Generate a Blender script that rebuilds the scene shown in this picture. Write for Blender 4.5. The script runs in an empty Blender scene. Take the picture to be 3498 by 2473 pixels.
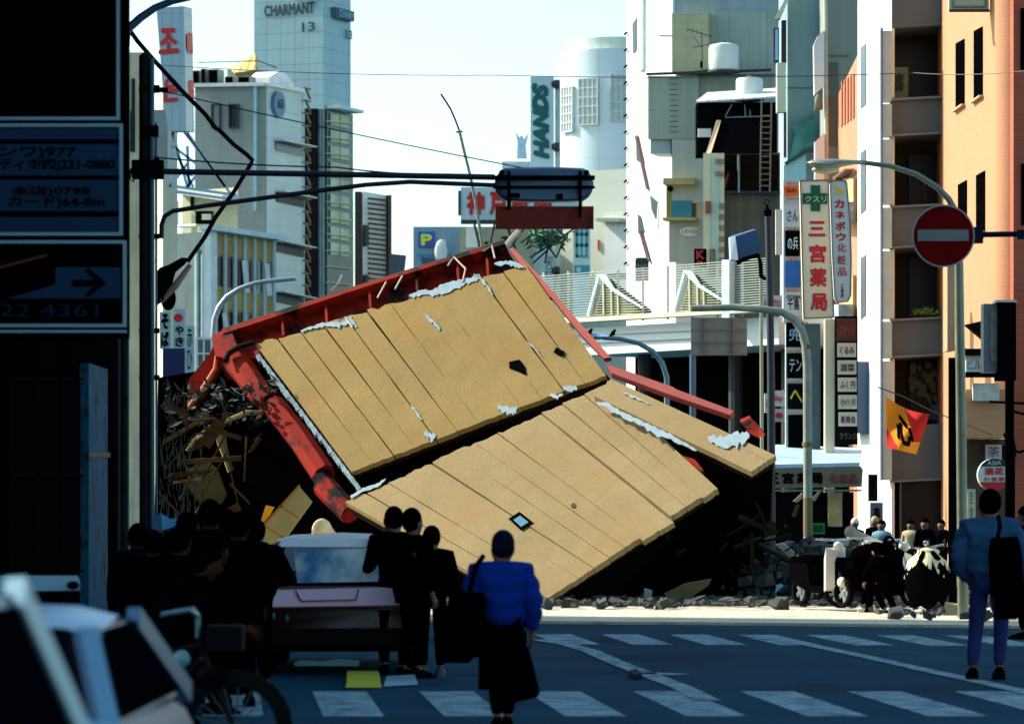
import bpy, bmesh, math, random
from mathutils import Vector, Matrix
R = math.radians
S = bpy.context.scene
COL = S.collection
random.seed(7)

# ------------------------------------------------------------------ camera, sky, sun, exposure
F = 13000.0; CX = 1749.0; HZ = 1720.0; CAMZ = 1.6          # focal length in photo pixels, image centre, horizon row, eye height
cam = bpy.data.cameras.new('camera'); camo = bpy.data.objects.new('camera', cam); COL.objects.link(camo)
camo.location = (0, 0, CAMZ); camo.rotation_euler = (R(90), 0, 0)
cam.sensor_width = 36; cam.lens = 36*F/3498; cam.shift_y = (HZ-1236.5)/3498
cam.clip_end = 4000; cam.clip_start = 0.5
cam.dof.use_dof = True; cam.dof.focus_distance = 66; cam.dof.aperture_fstop = 4.0
S.camera = camo
SUN_EL, SUN_A = 38, 20       # sun stands to the left and beyond the street
w = bpy.data.worlds.new('World'); S.world = w; w.use_nodes = True
nt = w.node_tree; bg = nt.nodes['Background']
sky = nt.nodes.new('ShaderNodeTexSky'); sky.sky_type = 'NISHITA'; sky.sun_disc = False
sky.sun_elevation = R(SUN_EL); sky.sun_rotation = R(-90+SUN_A); sky.air_density = 1.0; sky.dust_density = 1.6; sky.ozone_density = 2.0
tint = nt.nodes.new('ShaderNodeVectorMath'); tint.operation = 'MULTIPLY'; tint.inputs[1].default_value = (.93, 1.07, 1.0)
nt.links.new(sky.outputs[0], tint.inputs[0]); nt.links.new(tint.outputs[0], bg.inputs[0]); bg.inputs[1].default_value = 0.145
sd = bpy.data.lights.new('sun', 'SUN'); sd.energy = 3.8; sd.angle = R(0.6); sd.color = (1.0, .97, .89)
so = bpy.data.objects.new('sun', sd); COL.objects.link(so)
sv = Vector((-math.cos(R(SUN_EL))*math.cos(R(SUN_A)), math.cos(R(SUN_EL))*math.sin(R(SUN_A)), math.sin(R(SUN_EL))))
so.rotation_euler = sv.to_track_quat('Z', 'Y').to_euler()
S.view_settings.view_transform = 'Standard'; S.view_settings.look = 'None'; S.view_settings.exposure = 1.0; S.view_settings.gamma = 1

# ------------------------------------------------------------------ helpers
def P(u, v, Y):
    return Vector(((u-CX)/F*Y, Y, CAMZ+(HZ-v)/F*Y))
def G(u, v):
    return P(u, v, F*CAMZ/(v-HZ))
def lin(c):
    return tuple((x/255/12.92 if x <= 10 else ((x/255+.055)/1.055)**2.4) for x in c)
MATS = {}
def M(key, rgb, rough=.75, var=.12, scale=1.5, metal=0, bump=0, grid=None, streak=0, stain=None, spec=.5, glass=False, fine=0):
    if key in MATS: return MATS[key]
    m = bpy.data.materials.new(key); m.use_nodes = True; n = m.node_tree.nodes; L = m.node_tree.links
    b = n['Principled BSDF']; b.inputs['Roughness'].default_value = rough; b.inputs['Metallic'].default_value = metal
    b.inputs['Specular IOR Level'].default_value = spec if max(rgb) > 40 or spec < .5 else .04
    if max(rgb) <= 12: b.inputs['Specular IOR Level'].default_value = 0
    tc = n.new('ShaderNodeTexCoord'); col = lin(rgb)
    no = n.new('ShaderNodeTexNoise'); no.inputs['Scale'].default_value = scale; no.inputs['Detail'].default_value = 6
    L.new(tc.outputs['Object'], no.inputs['Vector'])
    mr = n.new('ShaderNodeMapRange'); mr.inputs[1].default_value = .3; mr.inputs[2].default_value = .7
    mr.inputs[3].default_value = 1-var; mr.inputs[4].default_value = 1+var
    L.new(no.outputs['Fac'], mr.inputs[0])
    val = mr.outputs[0]
    def mul(a, bb):
        x = n.new('ShaderNodeMath'); x.operation = 'MULTIPLY'
        L.new(a, x.inputs[0]); L.new(bb, x.inputs[1]); return x.outputs[0]
    if fine:
        nf = n.new('ShaderNodeTexNoise'); nf.inputs['Scale'].default_value = 40; nf.inputs['Detail'].default_value = 4
        L.new(tc.outputs['Object'], nf.inputs['Vector'])
        r3 = n.new('ShaderNodeMapRange'); r3.inputs[1].default_value = .35; r3.inputs[2].default_value = .65
        r3.inputs[3].default_value = 1-fine; r3.inputs[4].default_value = 1+fine
        L.new(nf.outputs['Fac'], r3.inputs[0]); val = mul(val, r3.outputs[0])
    if streak:
        mp = n.new('ShaderNodeMapping'); mp.inputs['Scale'].default_value = (2.2, 2.2, .12)
        L.new(tc.outputs['Object'], mp.inputs[0])
        n2 = n.new('ShaderNodeTexNoise'); n2.inputs['Scale'].default_value = 1.6; n2.inputs['Detail'].default_value = 5
        L.new(mp.outputs[0], n2.inputs['Vector'])
        r2 = n.new('ShaderNodeMapRange'); r2.inputs[1].default_value = .35; r2.inputs[2].default_value = .75
        r2.inputs[3].default_value = 1; r2.inputs[4].default_value = 1-streak
        L.new(n2.outputs['Fac'], r2.inputs[0]); val = mul(val, r2.outputs[0])
    if grid:
        dx, dy, sh, svv, lw, dk = grid
        sp = n.new('ShaderNodeSeparateXYZ'); L.new(tc.outputs['Object'], sp.inputs[0])
        d = n.new('ShaderNodeVectorMath'); d.operation = 'DOT_PRODUCT'; d.inputs[1].default_value = (dx, dy, 0)
        L.new(tc.outputs['Object'], d.inputs[0])
        for src, s_ in ((d.outputs['Value'], sh), (sp.outputs['Z'], svv)):
            if not s_: continue
            a = n.new('ShaderNodeMath'); a.operation = 'DIVIDE'; a.inputs[1].default_value = s_; L.new(src, a.inputs[0])
            f = n.new('ShaderNodeMath'); f.operation = 'FRACT'; L.new(a.outputs[0], f.inputs[0])
            g = n.new('ShaderNodeMath'); g.operation = 'LESS_THAN'; g.inputs[1].default_value = lw/s_; L.new(f.outputs[0], g.inputs[0])
            h = n.new('ShaderNodeMapRange'); h.inputs[3].default_value = 1; h.inputs[4].default_value = dk; L.new(g.outputs[0], h.inputs[0])
            val = mul(val, h.outputs[0])
    vm = n.new('ShaderNodeVectorMath'); vm.operation = 'SCALE'; vm.inputs[0].default_value = col; L.new(val, vm.inputs['Scale'])
    out = vm.outputs[0]
    if stain:
        c2, lo, hi, sc2 = stain
        n3 = n.new('ShaderNodeTexNoise'); n3.inputs['Scale'].default_value = sc2; n3.inputs['Detail'].default_value = 7; n3.inputs['Roughness'].default_value = .65
        L.new(tc.outputs['Object'], n3.inputs['Vector'])
        r4 = n.new('ShaderNodeMapRange'); r4.inputs[1].default_value = lo; r4.inputs[2].default_value = hi; L.new(n3.outputs['Fac'], r4.inputs[0])
        mx = n.new('ShaderNodeMix'); mx.data_type = 'RGBA'; L.new(r4.outputs[0], mx.inputs['Factor']); L.new(out, mx.inputs['A'])
        mx.inputs['B'].default_value = (*lin(c2), 1); out = mx.outputs['Result']
    L.new(out, b.inputs['Base Color'])
    if bump:
        bp = n.new('ShaderNodeBump'); bp.inputs['Strength'].default_value = bump; bp.inputs['Distance'].default_value = .02
        nb = n.new('ShaderNodeTexNoise'); nb.inputs['Scale'].default_value = scale*9; nb.inputs['Detail'].default_value = 6
        L.new(tc.outputs['Object'], nb.inputs['Vector']); L.new(nb.outputs['Fac'], bp.inputs['Height']); L.new(bp.outputs[0], b.inputs['Normal'])
    MATS[key] = m; return m

ORG = {}
SPLIT = {k: None for k in 'spandrel window pillar bumper gable_rafter bracket drain_pipe fin blind ochre_panel stiffener stud awning_fin ledge corner_glass side_window air_unit dark_box shutter post column band hanger visor reflector slot pier canopy notice mounting_rail clamp strut quoin collar dark_gap balcony_slab balcony_recess blue_strip gable_slat torn_curtain bent_rebar conduit sill shop_display frame_corner torn_board lath white_bay middle_wall lower_wall brick_front roof window_band tenant_panel louvre mirror window_ornament hood opening_edge parapet support dark_gable jutting_eave board_batten grille_bar'.split()}
SPLIT.update({'shoes': 'shoe'})
class MB:
    def __init__(s): s.v = []; s.f = []
    def add(s, vs, fs):
        o = len(s.v); s.v += [Vector(p) for p in vs]; s.f += [tuple(i+o for i in f) for f in fs]; return s
    def prism(s, pts, vec):
        pts = [Vector(p) for p in pts]; n = len(pts); vec = Vector(vec)
        return s.add(pts+[p+vec for p in pts], [tuple(range(n))[::-1], tuple(range(n, 2*n))]+[(i, (i+1) % n, (i+1) % n+n, i+n) for i in range(n)])
    def box(s, c, d, rz=0, m=None):
        c = Vector(c); h = [x/2 for x in d]; rot = m or Matrix.Rotation(rz, 3, 'Z')
        vs = [c+rot @ Vector((x*h[0], y*h[1], z*h[2])) for z in (-1, 1) for x, y in ((-1, -1), (1, -1), (1, 1), (-1, 1))]
        return s.add(vs, [(3, 2, 1, 0), (4, 5, 6, 7), (0, 1, 5, 4), (1, 2, 6, 5), (2, 3, 7, 6), (3, 0, 4, 7)])
    def bar(s, a, b, wd, th, up=(0, 0, 1)):
        a = Vector(a); b = Vector(b); t = (b-a).normalized(); x = t.cross(Vector(up)).normalized(); z = x.cross(t)
        vs = [p+x*i*wd/2+z*j*th/2 for p in (a, b) for i, j in ((-1, -1), (1, -1), (1, 1), (-1, 1))]
        return s.add(vs, [(3, 2, 1, 0), (4, 5, 6, 7), (0, 1, 5, 4), (1, 2, 6, 5), (2, 3, 7, 6), (3, 0, 4, 7)])
    def tube(s, pts, r, n=10):
        pts = [Vector(p) for p in pts]; k = len(pts); rs = r if isinstance(r, (list, tuple)) else [r]*k
        t0 = (pts[1]-pts[0]).normalized(); x = t0.orthogonal().normalized(); vs = []; fs = []
        for i, p in enumerate(pts):
            t = (pts[min(i+1, k-1)]-pts[max(i-1, 0)]).normalized()
            x = (x-t*x.dot(t)).normalized(); y = t.cross(x)
            vs += [p+(x*math.cos(2*math.pi*j/n)+y*math.sin(2*math.pi*j/n))*rs[i] for j in range(n)]
        for i in range(k-1):
            fs += [(i*n+j, i*n+(j+1) % n, (i+1)*n+(j+1) % n, (i+1)*n+j) for j in range(n)]
        fs += [tuple(range(n))[::-1], tuple(range((k-1)*n, k*n))]
        return s.add(vs, fs)
    def cyl(s, a, b, r, n=16): return s.tube([a, b], r, n)
    def ell(s, c, rad, m=None, seg=14, rings=9):
        c = Vector(c); m = m or Matrix.Identity(3); vs = []; fs = []
        for i in range(rings+1):
            th = math.pi*i/rings
            for j in range(seg):
                ph = 2*math.pi*j/seg
                vs.append(c+m @ Vector((rad[0]*math.sin(th)*math.cos(ph), rad[1]*math.sin(th)*math.sin(ph), rad[2]*math.cos(th))))
        for i in range(rings):
            fs += [(i*seg+j, (i+1)*seg+j, (i+1)*seg+(j+1) % seg, i*seg+(j+1) % seg) for j in range(seg)]
        return s.add(vs, fs)
    def loft(s, rings, cap=True):
        n = len(rings[0]); vs = [Vector(p) for r in rings for p in r]; fs = []
        for i in range(len(rings)-1):
            fs += [(i*n+j, i*n+(j+1) % n, (i+1)*n+(j+1) % n, (i+1)*n+j) for j in range(n)]
        if cap: fs += [tuple(range(n))[::-1], tuple(range((len(rings)-1)*n, len(rings)*n))]
        return s.add(vs, fs)
    def build(s, name, mat, parent=None, smooth=False, fix=True):
        if name in SPLIT and parent:
            first = None
            for q in s.pieces():
                o = q.build1(SPLIT[name] or name, mat, parent, smooth, fix); first = first or o
            return first
        return s.build1(name, mat, parent, smooth, fix)
    def pieces(s):
        par = list(range(len(s.v)))
        def find(a):
            while par[a] != a: par[a] = par[par[a]]; a = par[a]
            return a
        for f in s.f:
            for i in f[1:]: par[find(i)] = find(f[0])
        gr = {}
        for f in s.f: gr.setdefault(find(f[0]), []).append(f)
        out = []
        for fs in gr.values():
            q = MB(); used = sorted({i for f in fs for i in f}); mp = {o: k for k, o in enumerate(used)}
            q.v = [s.v[i] for i in used]; q.f = [tuple(mp[i] for i in f) for f in fs]; out.append(q)
        return out
    def build1(s, name, mat, parent=None, smooth=False, fix=True):
        off = ORG.get(parent.name, Vector()) if parent else Vector()
        me = bpy.data.meshes.new(name); me.from_pydata([p-off for p in s.v], [], s.f)
        bm = bmesh.new(); bm.from_mesh(me)
        bmesh.ops.remove_doubles(bm, verts=bm.verts, dist=1e-5)
        if fix: bmesh.ops.recalc_face_normals(bm, faces=bm.faces)
        if smooth:
            for f in bm.faces: f.smooth = True
            for e in bm.edges:
                if len(e.link_faces) == 2 and e.calc_face_angle(0) > R(smooth if smooth is not True else 45): e.smooth = False
        bm.to_mesh(me); bm.free()
        me.materials.append(mat)
        o = bpy.data.objects.new(name, me); COL.objects.link(o)
        if parent: o.parent = parent; ORG[o.name] = off
        return o
def tag(o, label, cat, group=None):
    o['label'] = label; o['category'] = cat
    if group: o['group'] = group
    return o
def thing(name, label, cat, loc, group=None):
    o = bpy.data.objects.new(name, None); COL.objects.link(o); o.location = Vector(loc); o.empty_display_size = .2
    ORG[o.name] = Vector(loc); return tag(o, label, cat, group)
def struct(o): o['kind'] = 'structure'; return o
def part_label(o, l): o['label'] = l; return o

class Pl:
    """a wall plane: through two plan corners (u,Y), or point+normal; p(u,v,off) lays a point of it"""
    def __init__(s, a=None, b=None, pt=None, n=None):
        if pt is None:
            pa = P(a[0], HZ, a[1]); pb = P(b[0], HZ, b[1]); d = (pb-pa).normalized()
            n = Vector((d.y, -d.x, 0)); pt = pa
        s.pt = Vector(pt); s.n = Vector(n).normalized()
        if s.n.dot(s.pt-Vector((0, 0, CAMZ))) > 0: s.n = -s.n
    def p(s, u, v, off=0):
        o = Vector((0, 0, CAMZ)); d = Vector(((u-CX)/F, 1, (HZ-v)/F))
        t = (s.pt-o).dot(s.n)/d.dot(s.n)
        return o+d*t+s.n*off
    def poly(s, mb, uv, o0, o1):
        a = [s.p(u, v, o0) for u, v in uv]; return mb.prism(a, s.n*(o1-o0))
    def rect(s, mb, u0, v0, u1, v1, o0=0, o1=.05):
        return s.poly(mb, [(u0, v0), (u1, v0), (u1, v1), (u0, v1)], o0, o1)
    def frame(s, mb, u0, v0, u1, v1, t, o0=0, o1=.08):
        s.rect(mb, u0-t, v0-t, u1+t, v0, o0, o1); s.rect(mb, u0-t, v1, u1+t, v1+t, o0, o1)
        s.rect(mb, u0-t, v0, u0, v1, o0, o1); s.rect(mb, u1, v0, u1+t, v1, o0, o1); return mb
def textmesh(s, bold=.0, shear=0):
    c = bpy.data.curves.new('t', 'FONT'); c.body = s; c.resolution_u = 3; c.shear = shear
    o = bpy.data.objects.new('t', c); COL.objects.link(o)
    dg = bpy.context.evaluated_depsgraph_get(); dg.update()
    m = bpy.data.meshes.new_from_object(o.evaluated_get(dg))
    vs = [v.co.copy() for v in m.vertices]; fs = [tuple(p.vertices) for p in m.polygons]
    bpy.data.objects.remove(o); bpy.data.curves.remove(c); bpy.data.meshes.remove(m)
    if bold > 0:
        n = len(vs); v0 = list(vs); f0 = list(fs)
        for k, (dx, dy) in enumerate(((1, 0), (-1, 0), (0, 1), (0, -1), (.7, .7), (-.7, -.7), (.7, -.7), (-.7, .7))):
            vs += [Vector((v.x+dx*bold*.8, v.y+dy*bold*.8, .001*(k+1))) for v in v0]; fs += [tuple(i+n*(k+1) for i in f) for f in f0]
    return vs, fs
def text_on(pl, s, q, mat, parent, off=.03, bold=.0, rot=0, name='lettering', shear=0, mb=None):
    """q = u0,v0,u1,v1 box (or 4 corner points tl,tr,br,bl) in which the string is laid"""
    vs, fs = textmesh(s, bold, shear)
    if rot == 90: vs = [Vector((-v.y, v.x, v.z)) for v in vs]
    x0 = min(v.x for v in vs); x1 = max(v.x for v in vs); y0 = min(v.y for v in vs); y1 = max(v.y for v in vs)
    if len(q) == 4 and not isinstance(q[0], tuple):
        q = [(q[0], q[1]), (q[2], q[1]), (q[2], q[3]), (q[0], q[3])]
    out = []
    for v in vs:
        a = (v.x-x0)/max(x1-x0, 1e-6); b = (y1-v.y)/max(y1-y0, 1e-6)
        tx = [q[0][k]*(1-a)+q[1][k]*a for k in (0, 1)]; bx = [q[3][k]*(1-a)+q[2][k]*a for k in (0, 1)]
        out.append(pl.p(tx[0]*(1-b)+bx[0]*b, tx[1]*(1-b)+bx[1]*b, off+v.z))
    own = mb is None
    mb = mb or MB(); mb.add(out, fs)
    return mb.build(name, mat, parent, fix=False) if own else mb
def vtext(pl, s, u0, v0, u1, v1, mat, parent, off=.03, bold=.0, gap=.12, name='lettering'):
    mb = MB(); n = len(s); h = (v1-v0)/(n-gap*(n > 1)) if n else 1
    for i, ch in enumerate(s):
        a = v0+i*h; text_on(pl, ch, (u0, a, u1, a+h*(1-gap)), None, None, off, bold, mb=mb)
    return mb.build(name, mat, parent, fix=False)
def floor_sheet(name, uvs, z, mat):
    pts = [G(u, v) for u, v in uvs]; mb = MB(); mb.add([(p.x, p.y, z) for p in pts], [tuple(range(len(pts)))])
    o = mb.build(name, mat, fix=False)
    return o
def block(name, corners, ztop, mat, parent, z0=0):
    mb = MB(); pts = [P(u, HZ, Y) for u, Y in corners]; pts = [Vector((p.x, p.y, z0)) for p in pts]
    mb.prism(pts, (0, 0, ztop-z0)); return mb.build(name, mat, parent)
def zt(v, Y): return CAMZ+(HZ-v)/F*Y

# ------------------------------------------------------------------ materials
black = M('black_paint', (8, 8, 10), .7, .3, spec=.15)
soot = M('dark_void', (16, 14, 12), .95, .4, 2)
dkgrey = M('dark_grey', (52, 54, 58), .7)
white = M('white_plaster', (226, 224, 214), .8, .05, .7, streak=.12)
offw = M('cream_plaster', (214, 208, 186), .8, .06, .8, streak=.15)
red_t = M('red_letter', (196, 22, 14), .6, .1)
blk_t = M('black_letter', (8, 8, 10), .8, .1, spec=.1)
steel = M('steel', (120, 130, 134), .4, .2, 3, metal=.6)
galv = M('galvanised', (150, 158, 160), .45, .15, 4, metal=.5)
glassd = M('dark_glass', (10, 14, 18), .35, .3, .8, spec=.25)
glassg = M('green_glass', (92, 112, 108), .15, .35, .6)
alu = M('aluminium', (170, 176, 176), .4, .1, 3, metal=.7)

# ------------------------------------------------------------------ ground, road, markings
asph = M('asphalt', (20, 66, 84), 1, .25, .7, bump=.5, fine=.35, stain=((6, 40, 58), .48, .66, .35), spec=.04)
mb = MB(); mb.add([(-900, -60, 0), (900, -60, 0), (900, 2500, 0), (-900, 2500, 0)], [(0, 1, 2, 3)]); struct(mb.build('road', asph, fix=False))
pave = M('pale_dusty_paving', (196, 186, 160), .95, .15, 1.2, bump=.5, fine=.15, stain=((120, 116, 104), .55, .75, 1.6))
pts = [(-5.4, 52.2), (.3, 50.6), (3, 49.9), (7, 48.4), (14, 46), (14, 64), (-5.4, 62)]
mb = MB(); mb.prism([(x, y, .004) for x, y in pts], (0, 0, .04)); struct(mb.build('pavement', pave))
paint = M('road_paint', (140, 166, 168), .9, .22, 1.5, spec=.05, fine=.3, stain=((20, 62, 80), .46, .7, 3.5))
def stripe(x0, y0, x1, y1, wd, z=.005):
    return struct(MB().add([(x0, y0, z), (x0+wd, y0, z), (x1+wd, y1, z), (x1, y1, z)], [(3, 2, 1, 0)]).build('crosswalk_stripe', paint, fix=False))
for k in range(-5, 7):
    x = .12+.91*k; stripe(x, 32.4, x+.28, 28.6, .46)
for k in range(-1, 7):
    x = .26+.83*k; stripe(x, 46.6-.08*k, x+.28, 43.2-.08*k, .46)
def line_mark(px, wd):
    g = [G(*p) for p in px]; L_ = []; R_ = []
    for i, p in enumerate(g):
        t = (g[min(i+1, len(g)-1)]-g[max(i-1, 0)]); t.z = 0; t.normalize(); nn = Vector((-t.y, t.x, 0))*wd/2
        L_.append((p.x+nn.x, p.y+nn.y, .0095)); R_.append((p.x-nn.x, p.y-nn.y, .0095))
    n = len(g); mb = MB(); mb.add(L_+R_, [(i, i+1, n+i+1, n+i) for i in range(n-1)]); return struct(mb.build('lane_line', paint, fix=False))
line_mark([(1830, 2186), (1930, 2200), (2020, 2226), (2100, 2262), (2200, 2300), (2330, 2350), (2420, 2395)], .2)
line_mark([(2560, 2172), (2760, 2203), (2960, 2245), (3160, 2290), (3400, 2342), (3560, 2380)], .18)
line_mark([(2180, 2300), (2330, 2306)], .3)

# ------------------------------------------------------------------ LEFT: dark building that shades the junction, its signs
XB = -5.65
ob = thing('dark_building', 'tall unlit dark building filling the left edge behind the illuminated-box signboard', 'building', (-10, 40, 0))
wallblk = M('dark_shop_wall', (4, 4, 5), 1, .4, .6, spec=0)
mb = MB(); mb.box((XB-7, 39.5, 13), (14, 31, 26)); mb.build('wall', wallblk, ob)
side = Pl(pt=(XB, 40, 1), n=(1, 0, 0))
mb = MB()
a = side.p(272, 1240, .02); b = side.p(338, 2000, .02)
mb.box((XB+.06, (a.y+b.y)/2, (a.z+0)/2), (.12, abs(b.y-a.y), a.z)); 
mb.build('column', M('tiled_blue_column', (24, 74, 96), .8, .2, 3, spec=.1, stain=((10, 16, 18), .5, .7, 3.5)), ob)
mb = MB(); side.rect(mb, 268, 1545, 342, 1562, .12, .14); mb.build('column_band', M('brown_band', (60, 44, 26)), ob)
mb = MB(); side.rect(mb, 20, 1300, 262, 1940, .003, .05); mb.build('shop_window', M('matte_dark_pane', (5, 6, 8), .9, .4, spec=0), ob)  # near-black matte pane without specular
mb = MB()
for v in (1290, 1620, 1945): side.rect(mb, 15, v, 264, v+9, .05, .09)
for u in (100, 185): side.rect(mb, u, 1299, u+7, 1945, .05, .09)
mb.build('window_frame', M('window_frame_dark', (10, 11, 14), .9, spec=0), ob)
mb = MB(); [mb.cyl((XB+.12, y, 0), (XB+.12, y, z), .05, 8) for y, z in ((53.7, 6.2), (54.5, 9))]; mb.build('drain_pipe', M('blue_pipe', (30, 62, 84), .5), ob)

ys = 30.0; SG = Pl(pt=(0, ys, 0), n=(0, -1, 0))
sb = thing('hanging_signboard', 'big boxed signboard in shade at upper left with arrow and phone numbers', 'signboard', P(200, 1120, ys))
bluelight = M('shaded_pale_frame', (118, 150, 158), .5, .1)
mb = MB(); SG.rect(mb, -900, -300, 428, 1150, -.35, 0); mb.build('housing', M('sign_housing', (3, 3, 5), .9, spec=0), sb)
mb = MB()
def rframe(u0, v0, u1, v1, t): SG.frame(mb, u0+t, v0+t, u1-t, v1-t, t, .002, .03)
rframe(-880, -280, 410, 412, 11); rframe(-880, 424, 420, 806, 11); rframe(-880, 822, 432, 1118, 11)
SG.rect(mb, -880, 1128, 432, 1137, .002, .03)
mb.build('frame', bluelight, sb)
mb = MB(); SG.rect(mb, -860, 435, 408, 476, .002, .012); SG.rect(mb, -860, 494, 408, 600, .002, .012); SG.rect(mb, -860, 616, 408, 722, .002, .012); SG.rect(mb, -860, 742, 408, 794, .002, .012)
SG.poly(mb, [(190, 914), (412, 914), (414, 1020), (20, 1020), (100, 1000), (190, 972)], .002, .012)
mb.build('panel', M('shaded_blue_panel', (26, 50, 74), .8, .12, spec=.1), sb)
text_on(SG, 'ンワ)977', (0, 503, 262, 545), blk_t, sb, .015, .03)
text_on(SG, 'ティホ㈹)221-0880', (0, 540, 394, 588), blk_t, sb, .015, .03)
text_on(SG, '本店)0798', (40, 636, 308, 672), blk_t, sb, .015, .03)
text_on(SG, 'カード)64-8m', (30, 670, 358, 715), blk_t, sb, .015, .03)
mb = MB(); SG.poly(mb, [(246, 956), (320, 956), (288, 920), (306, 918), (366, 968), (304, 1014), (288, 1012), (318, 980), (246, 980)], .013, .02)
part_label(mb.build('arrow', blk_t, sb), 'black arrow pointing right')
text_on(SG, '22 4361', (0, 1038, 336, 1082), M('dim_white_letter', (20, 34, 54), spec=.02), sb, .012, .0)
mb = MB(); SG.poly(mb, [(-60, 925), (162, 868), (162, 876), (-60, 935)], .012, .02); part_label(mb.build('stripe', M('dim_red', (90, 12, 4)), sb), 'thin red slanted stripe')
mb = MB(); [mb.cyl((XB-.1, ys+.15, z), (-4, ys+.15, z), .05, 8) for z in (3.3, 5.0)]; mb.build('bracket', black, sb)

# white barrier below the sign
b_ = thing('steel_barrier', 'pale steel barrier rail below the dark shop column at the left edge', 'barrier', P(100, 2100, 27))
BR = Pl(pt=(0, 27, 0), n=(0, -1, 0)); mb = MB()
mb.prism([BR.p(-300, 1966), BR.p(262, 1966), BR.p(270, 1985), BR.p(270, 2016), BR.p(-300, 2022)], (0, .05, 0)); mb.build('rail', M('pale_rail', (120, 160, 172), .5), b_)
mb = MB(); mb.ell(BR.p(252, 1998, .05), (.045, .03, .03)); mb.build('bolt', black, b_)
mb = MB(); [mb.cyl((BR.p(u, 2000).x, 27.04, 0), BR.p(u, 2000)+Vector((0, .04, 0)), .035, 8) for u in (-250, 20, 230)]; mb.build('post', black, b_)

# ------------------------------------------------------------------ signal pole with arm, signal, name plate, cables
YP = 42.0; po = thing('signal_pole', 'dark signal pole with two long arms reaching over the street to the signal', 'traffic signal pole', P(505, 2200, YP))
pol = M('weathered_dark_pole', (26, 32, 32), .6, .35, 3, streak=.4); conduit = M('blue_conduit', (40, 66, 76), .5, .2)
mb = MB(); mb.tube([(P(497, HZ, YP).x, YP, 0), P(497, 182, YP)], [.07, .055], 12); mb.cyl((P(484, HZ, YP).x, YP+.06, 0), P(484, 190, YP+.06), .03, 8); mb.build('post', pol, po, True)
mb = MB(); mb.cyl((P(521, HZ, YP).x, YP-.05, 0), P(518, 200, YP-.05), .03, 10); mb.cyl((P(535, HZ, YP).x, YP, 0), P(533, 420, YP), .014, 8); mb.build('conduit', conduit, po, True)
mb = MB()
for v in (305, 545, 600, 808, 1130, 1290): mb.tube([P(475, v, YP-.02), P(545, v, YP-.02)], .045 if v in (305, 600) else .03, 8)
mb.box(P(505, 580, YP), (.34, .22, .2)); mb.box(P(510, 450, YP), (.19, .18, .12)); mb.box(P(555, 308, YP-.05), (.12, .08, .05)); mb.build('clamp', black, po)
arm = M('navy_arm', (14, 20, 36), .5, .2, spec=.3)
mb = MB(); mb.tube([P(530, 586, YP), P(1000, 594, YP), P(1690, 606, YP)], .034, 10); part_label(mb.build('arm', arm, po, True), 'upper straight arm')
mb = MB(); mb.tube([P(552, 815, YP), P(552, 770, YP), P(562, 740, YP), P(590, 722, YP), P(700, 704, YP), P(1000, 664, YP), P(1250, 632, YP), P(1400, 622, YP), P(1700, 634, YP)], .027, 10)
part_label(mb.build('arm', arm, po, True), 'lower curved brace arm')
mb = MB(); mb.tube([P(u, v, YP) for u, v in ((470, 560), (447, 580), (443, 610), (455, 622), (462, 600), (470, 590))], .012, 6); mb.build('cable_loop', black, po)
sg = thing('traffic_signal', 'horizontal three-lamp traffic signal seen from behind on its long arm', 'traffic signal', P(1860, 690, YP))
mb = MB(); rings = []
for y_, k in ((-.16, .9), (-.12, 1), (.06, 1), (.1, .94)):
    ring = []; cx, cz, w2, h2 = P(1858, 633, YP).x, P(1858, 633, YP).z, .545, .19
    for j in range(32):
        t = 2*math.pi*j/32; cc, ss = math.cos(t), math.sin(t)
        x = (w2-h2)*(1 if cc > 0 else -1)*min(1, abs(cc)*3)+h2*cc; z = h2*ss*(1.0 if abs(cc) > .3 else 1)
        ring.append((cx+x*k*1.0, YP+y_, cz+z*k))
    rings.append(ring)
mb.loft(rings); mb.build('housing', M('signal_housing', (52, 88, 118), .4, .1), sg, 40)
mb = MB()
for v, h in ((608, 15), (640, 9)): mb.box(P(1858, v, YP-.18), (1.12, .05, h/310))
for u in (1738, 1982): mb.box(P(u, 650, YP-.19), (.035, .04, .42))
for u in (1714, 2004): mb.ell(P(u, 590, YP-.18), (.03, .03, .03))
mb.build('mounting_rail', black, sg)
mb = MB()
for u in (1762, 1858, 1954):
    c = P(u, 638, YP); n_ = 16; vs = []
    for k_ in range(n_): 
        t = math.pi*k_/(n_-1); vs.append((math.cos(t)*.15, math.sin(t)*.15))
    mb.add([(c.x+x, YP+.1, c.z+z) for x, z in vs]+[(c.x+x, YP+.38, c.z+z*.9) for x, z in vs], [(i, i+1, n_+i+1, n_+i) for i in range(n_-1)])
mb.build('visor', arm, sg)
mb = MB(); mb.box(P(1760, 668, YP-.17), (.1, .03, .05)); mb.box(P(1912, 672, YP-.17), (.07, .03, .06)); mb.build('terminal_cover', black, sg)
pn = thing('name_plate', 'rusty red-brown sign plate hanging under the traffic signal', 'sign plate', P(1858, 783, YP-.15))
NP = Pl(pt=(0, YP-.16, 0), n=(0, -1, 0))
mb = MB(); NP.rect(mb, 1692, 705, 2028, 783, -.03, 0); mb.build('plate', M('rusty_plate', (132, 40, 18), .9, .3, 4, stain=((40, 10, 8), .45, .75, 3)), pn)
mb = MB(); [NP.rect(mb, u-5, 680, u+5, v, .0, .03) for u, v in ((1741, 716), (1982, 742))]; mb.build('hanger', black, pn)
def cable(name, label, pts, r, mat=None, sag=0):
    mb = MB(); q = []
    for i in range(len(pts)-1):
        a, b = Vector(pts[i]), Vector(pts[i+1])
        for k in range(9 if i == len(pts)-2 else 8): t = k/8; q.append(a.lerp(b, t)-Vector((0, 0, 4*sag*t*(1-t))))
    mb.tube(q, r, 5); return tag(mb.build(name, mat or arm), label, 'cable')
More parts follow.
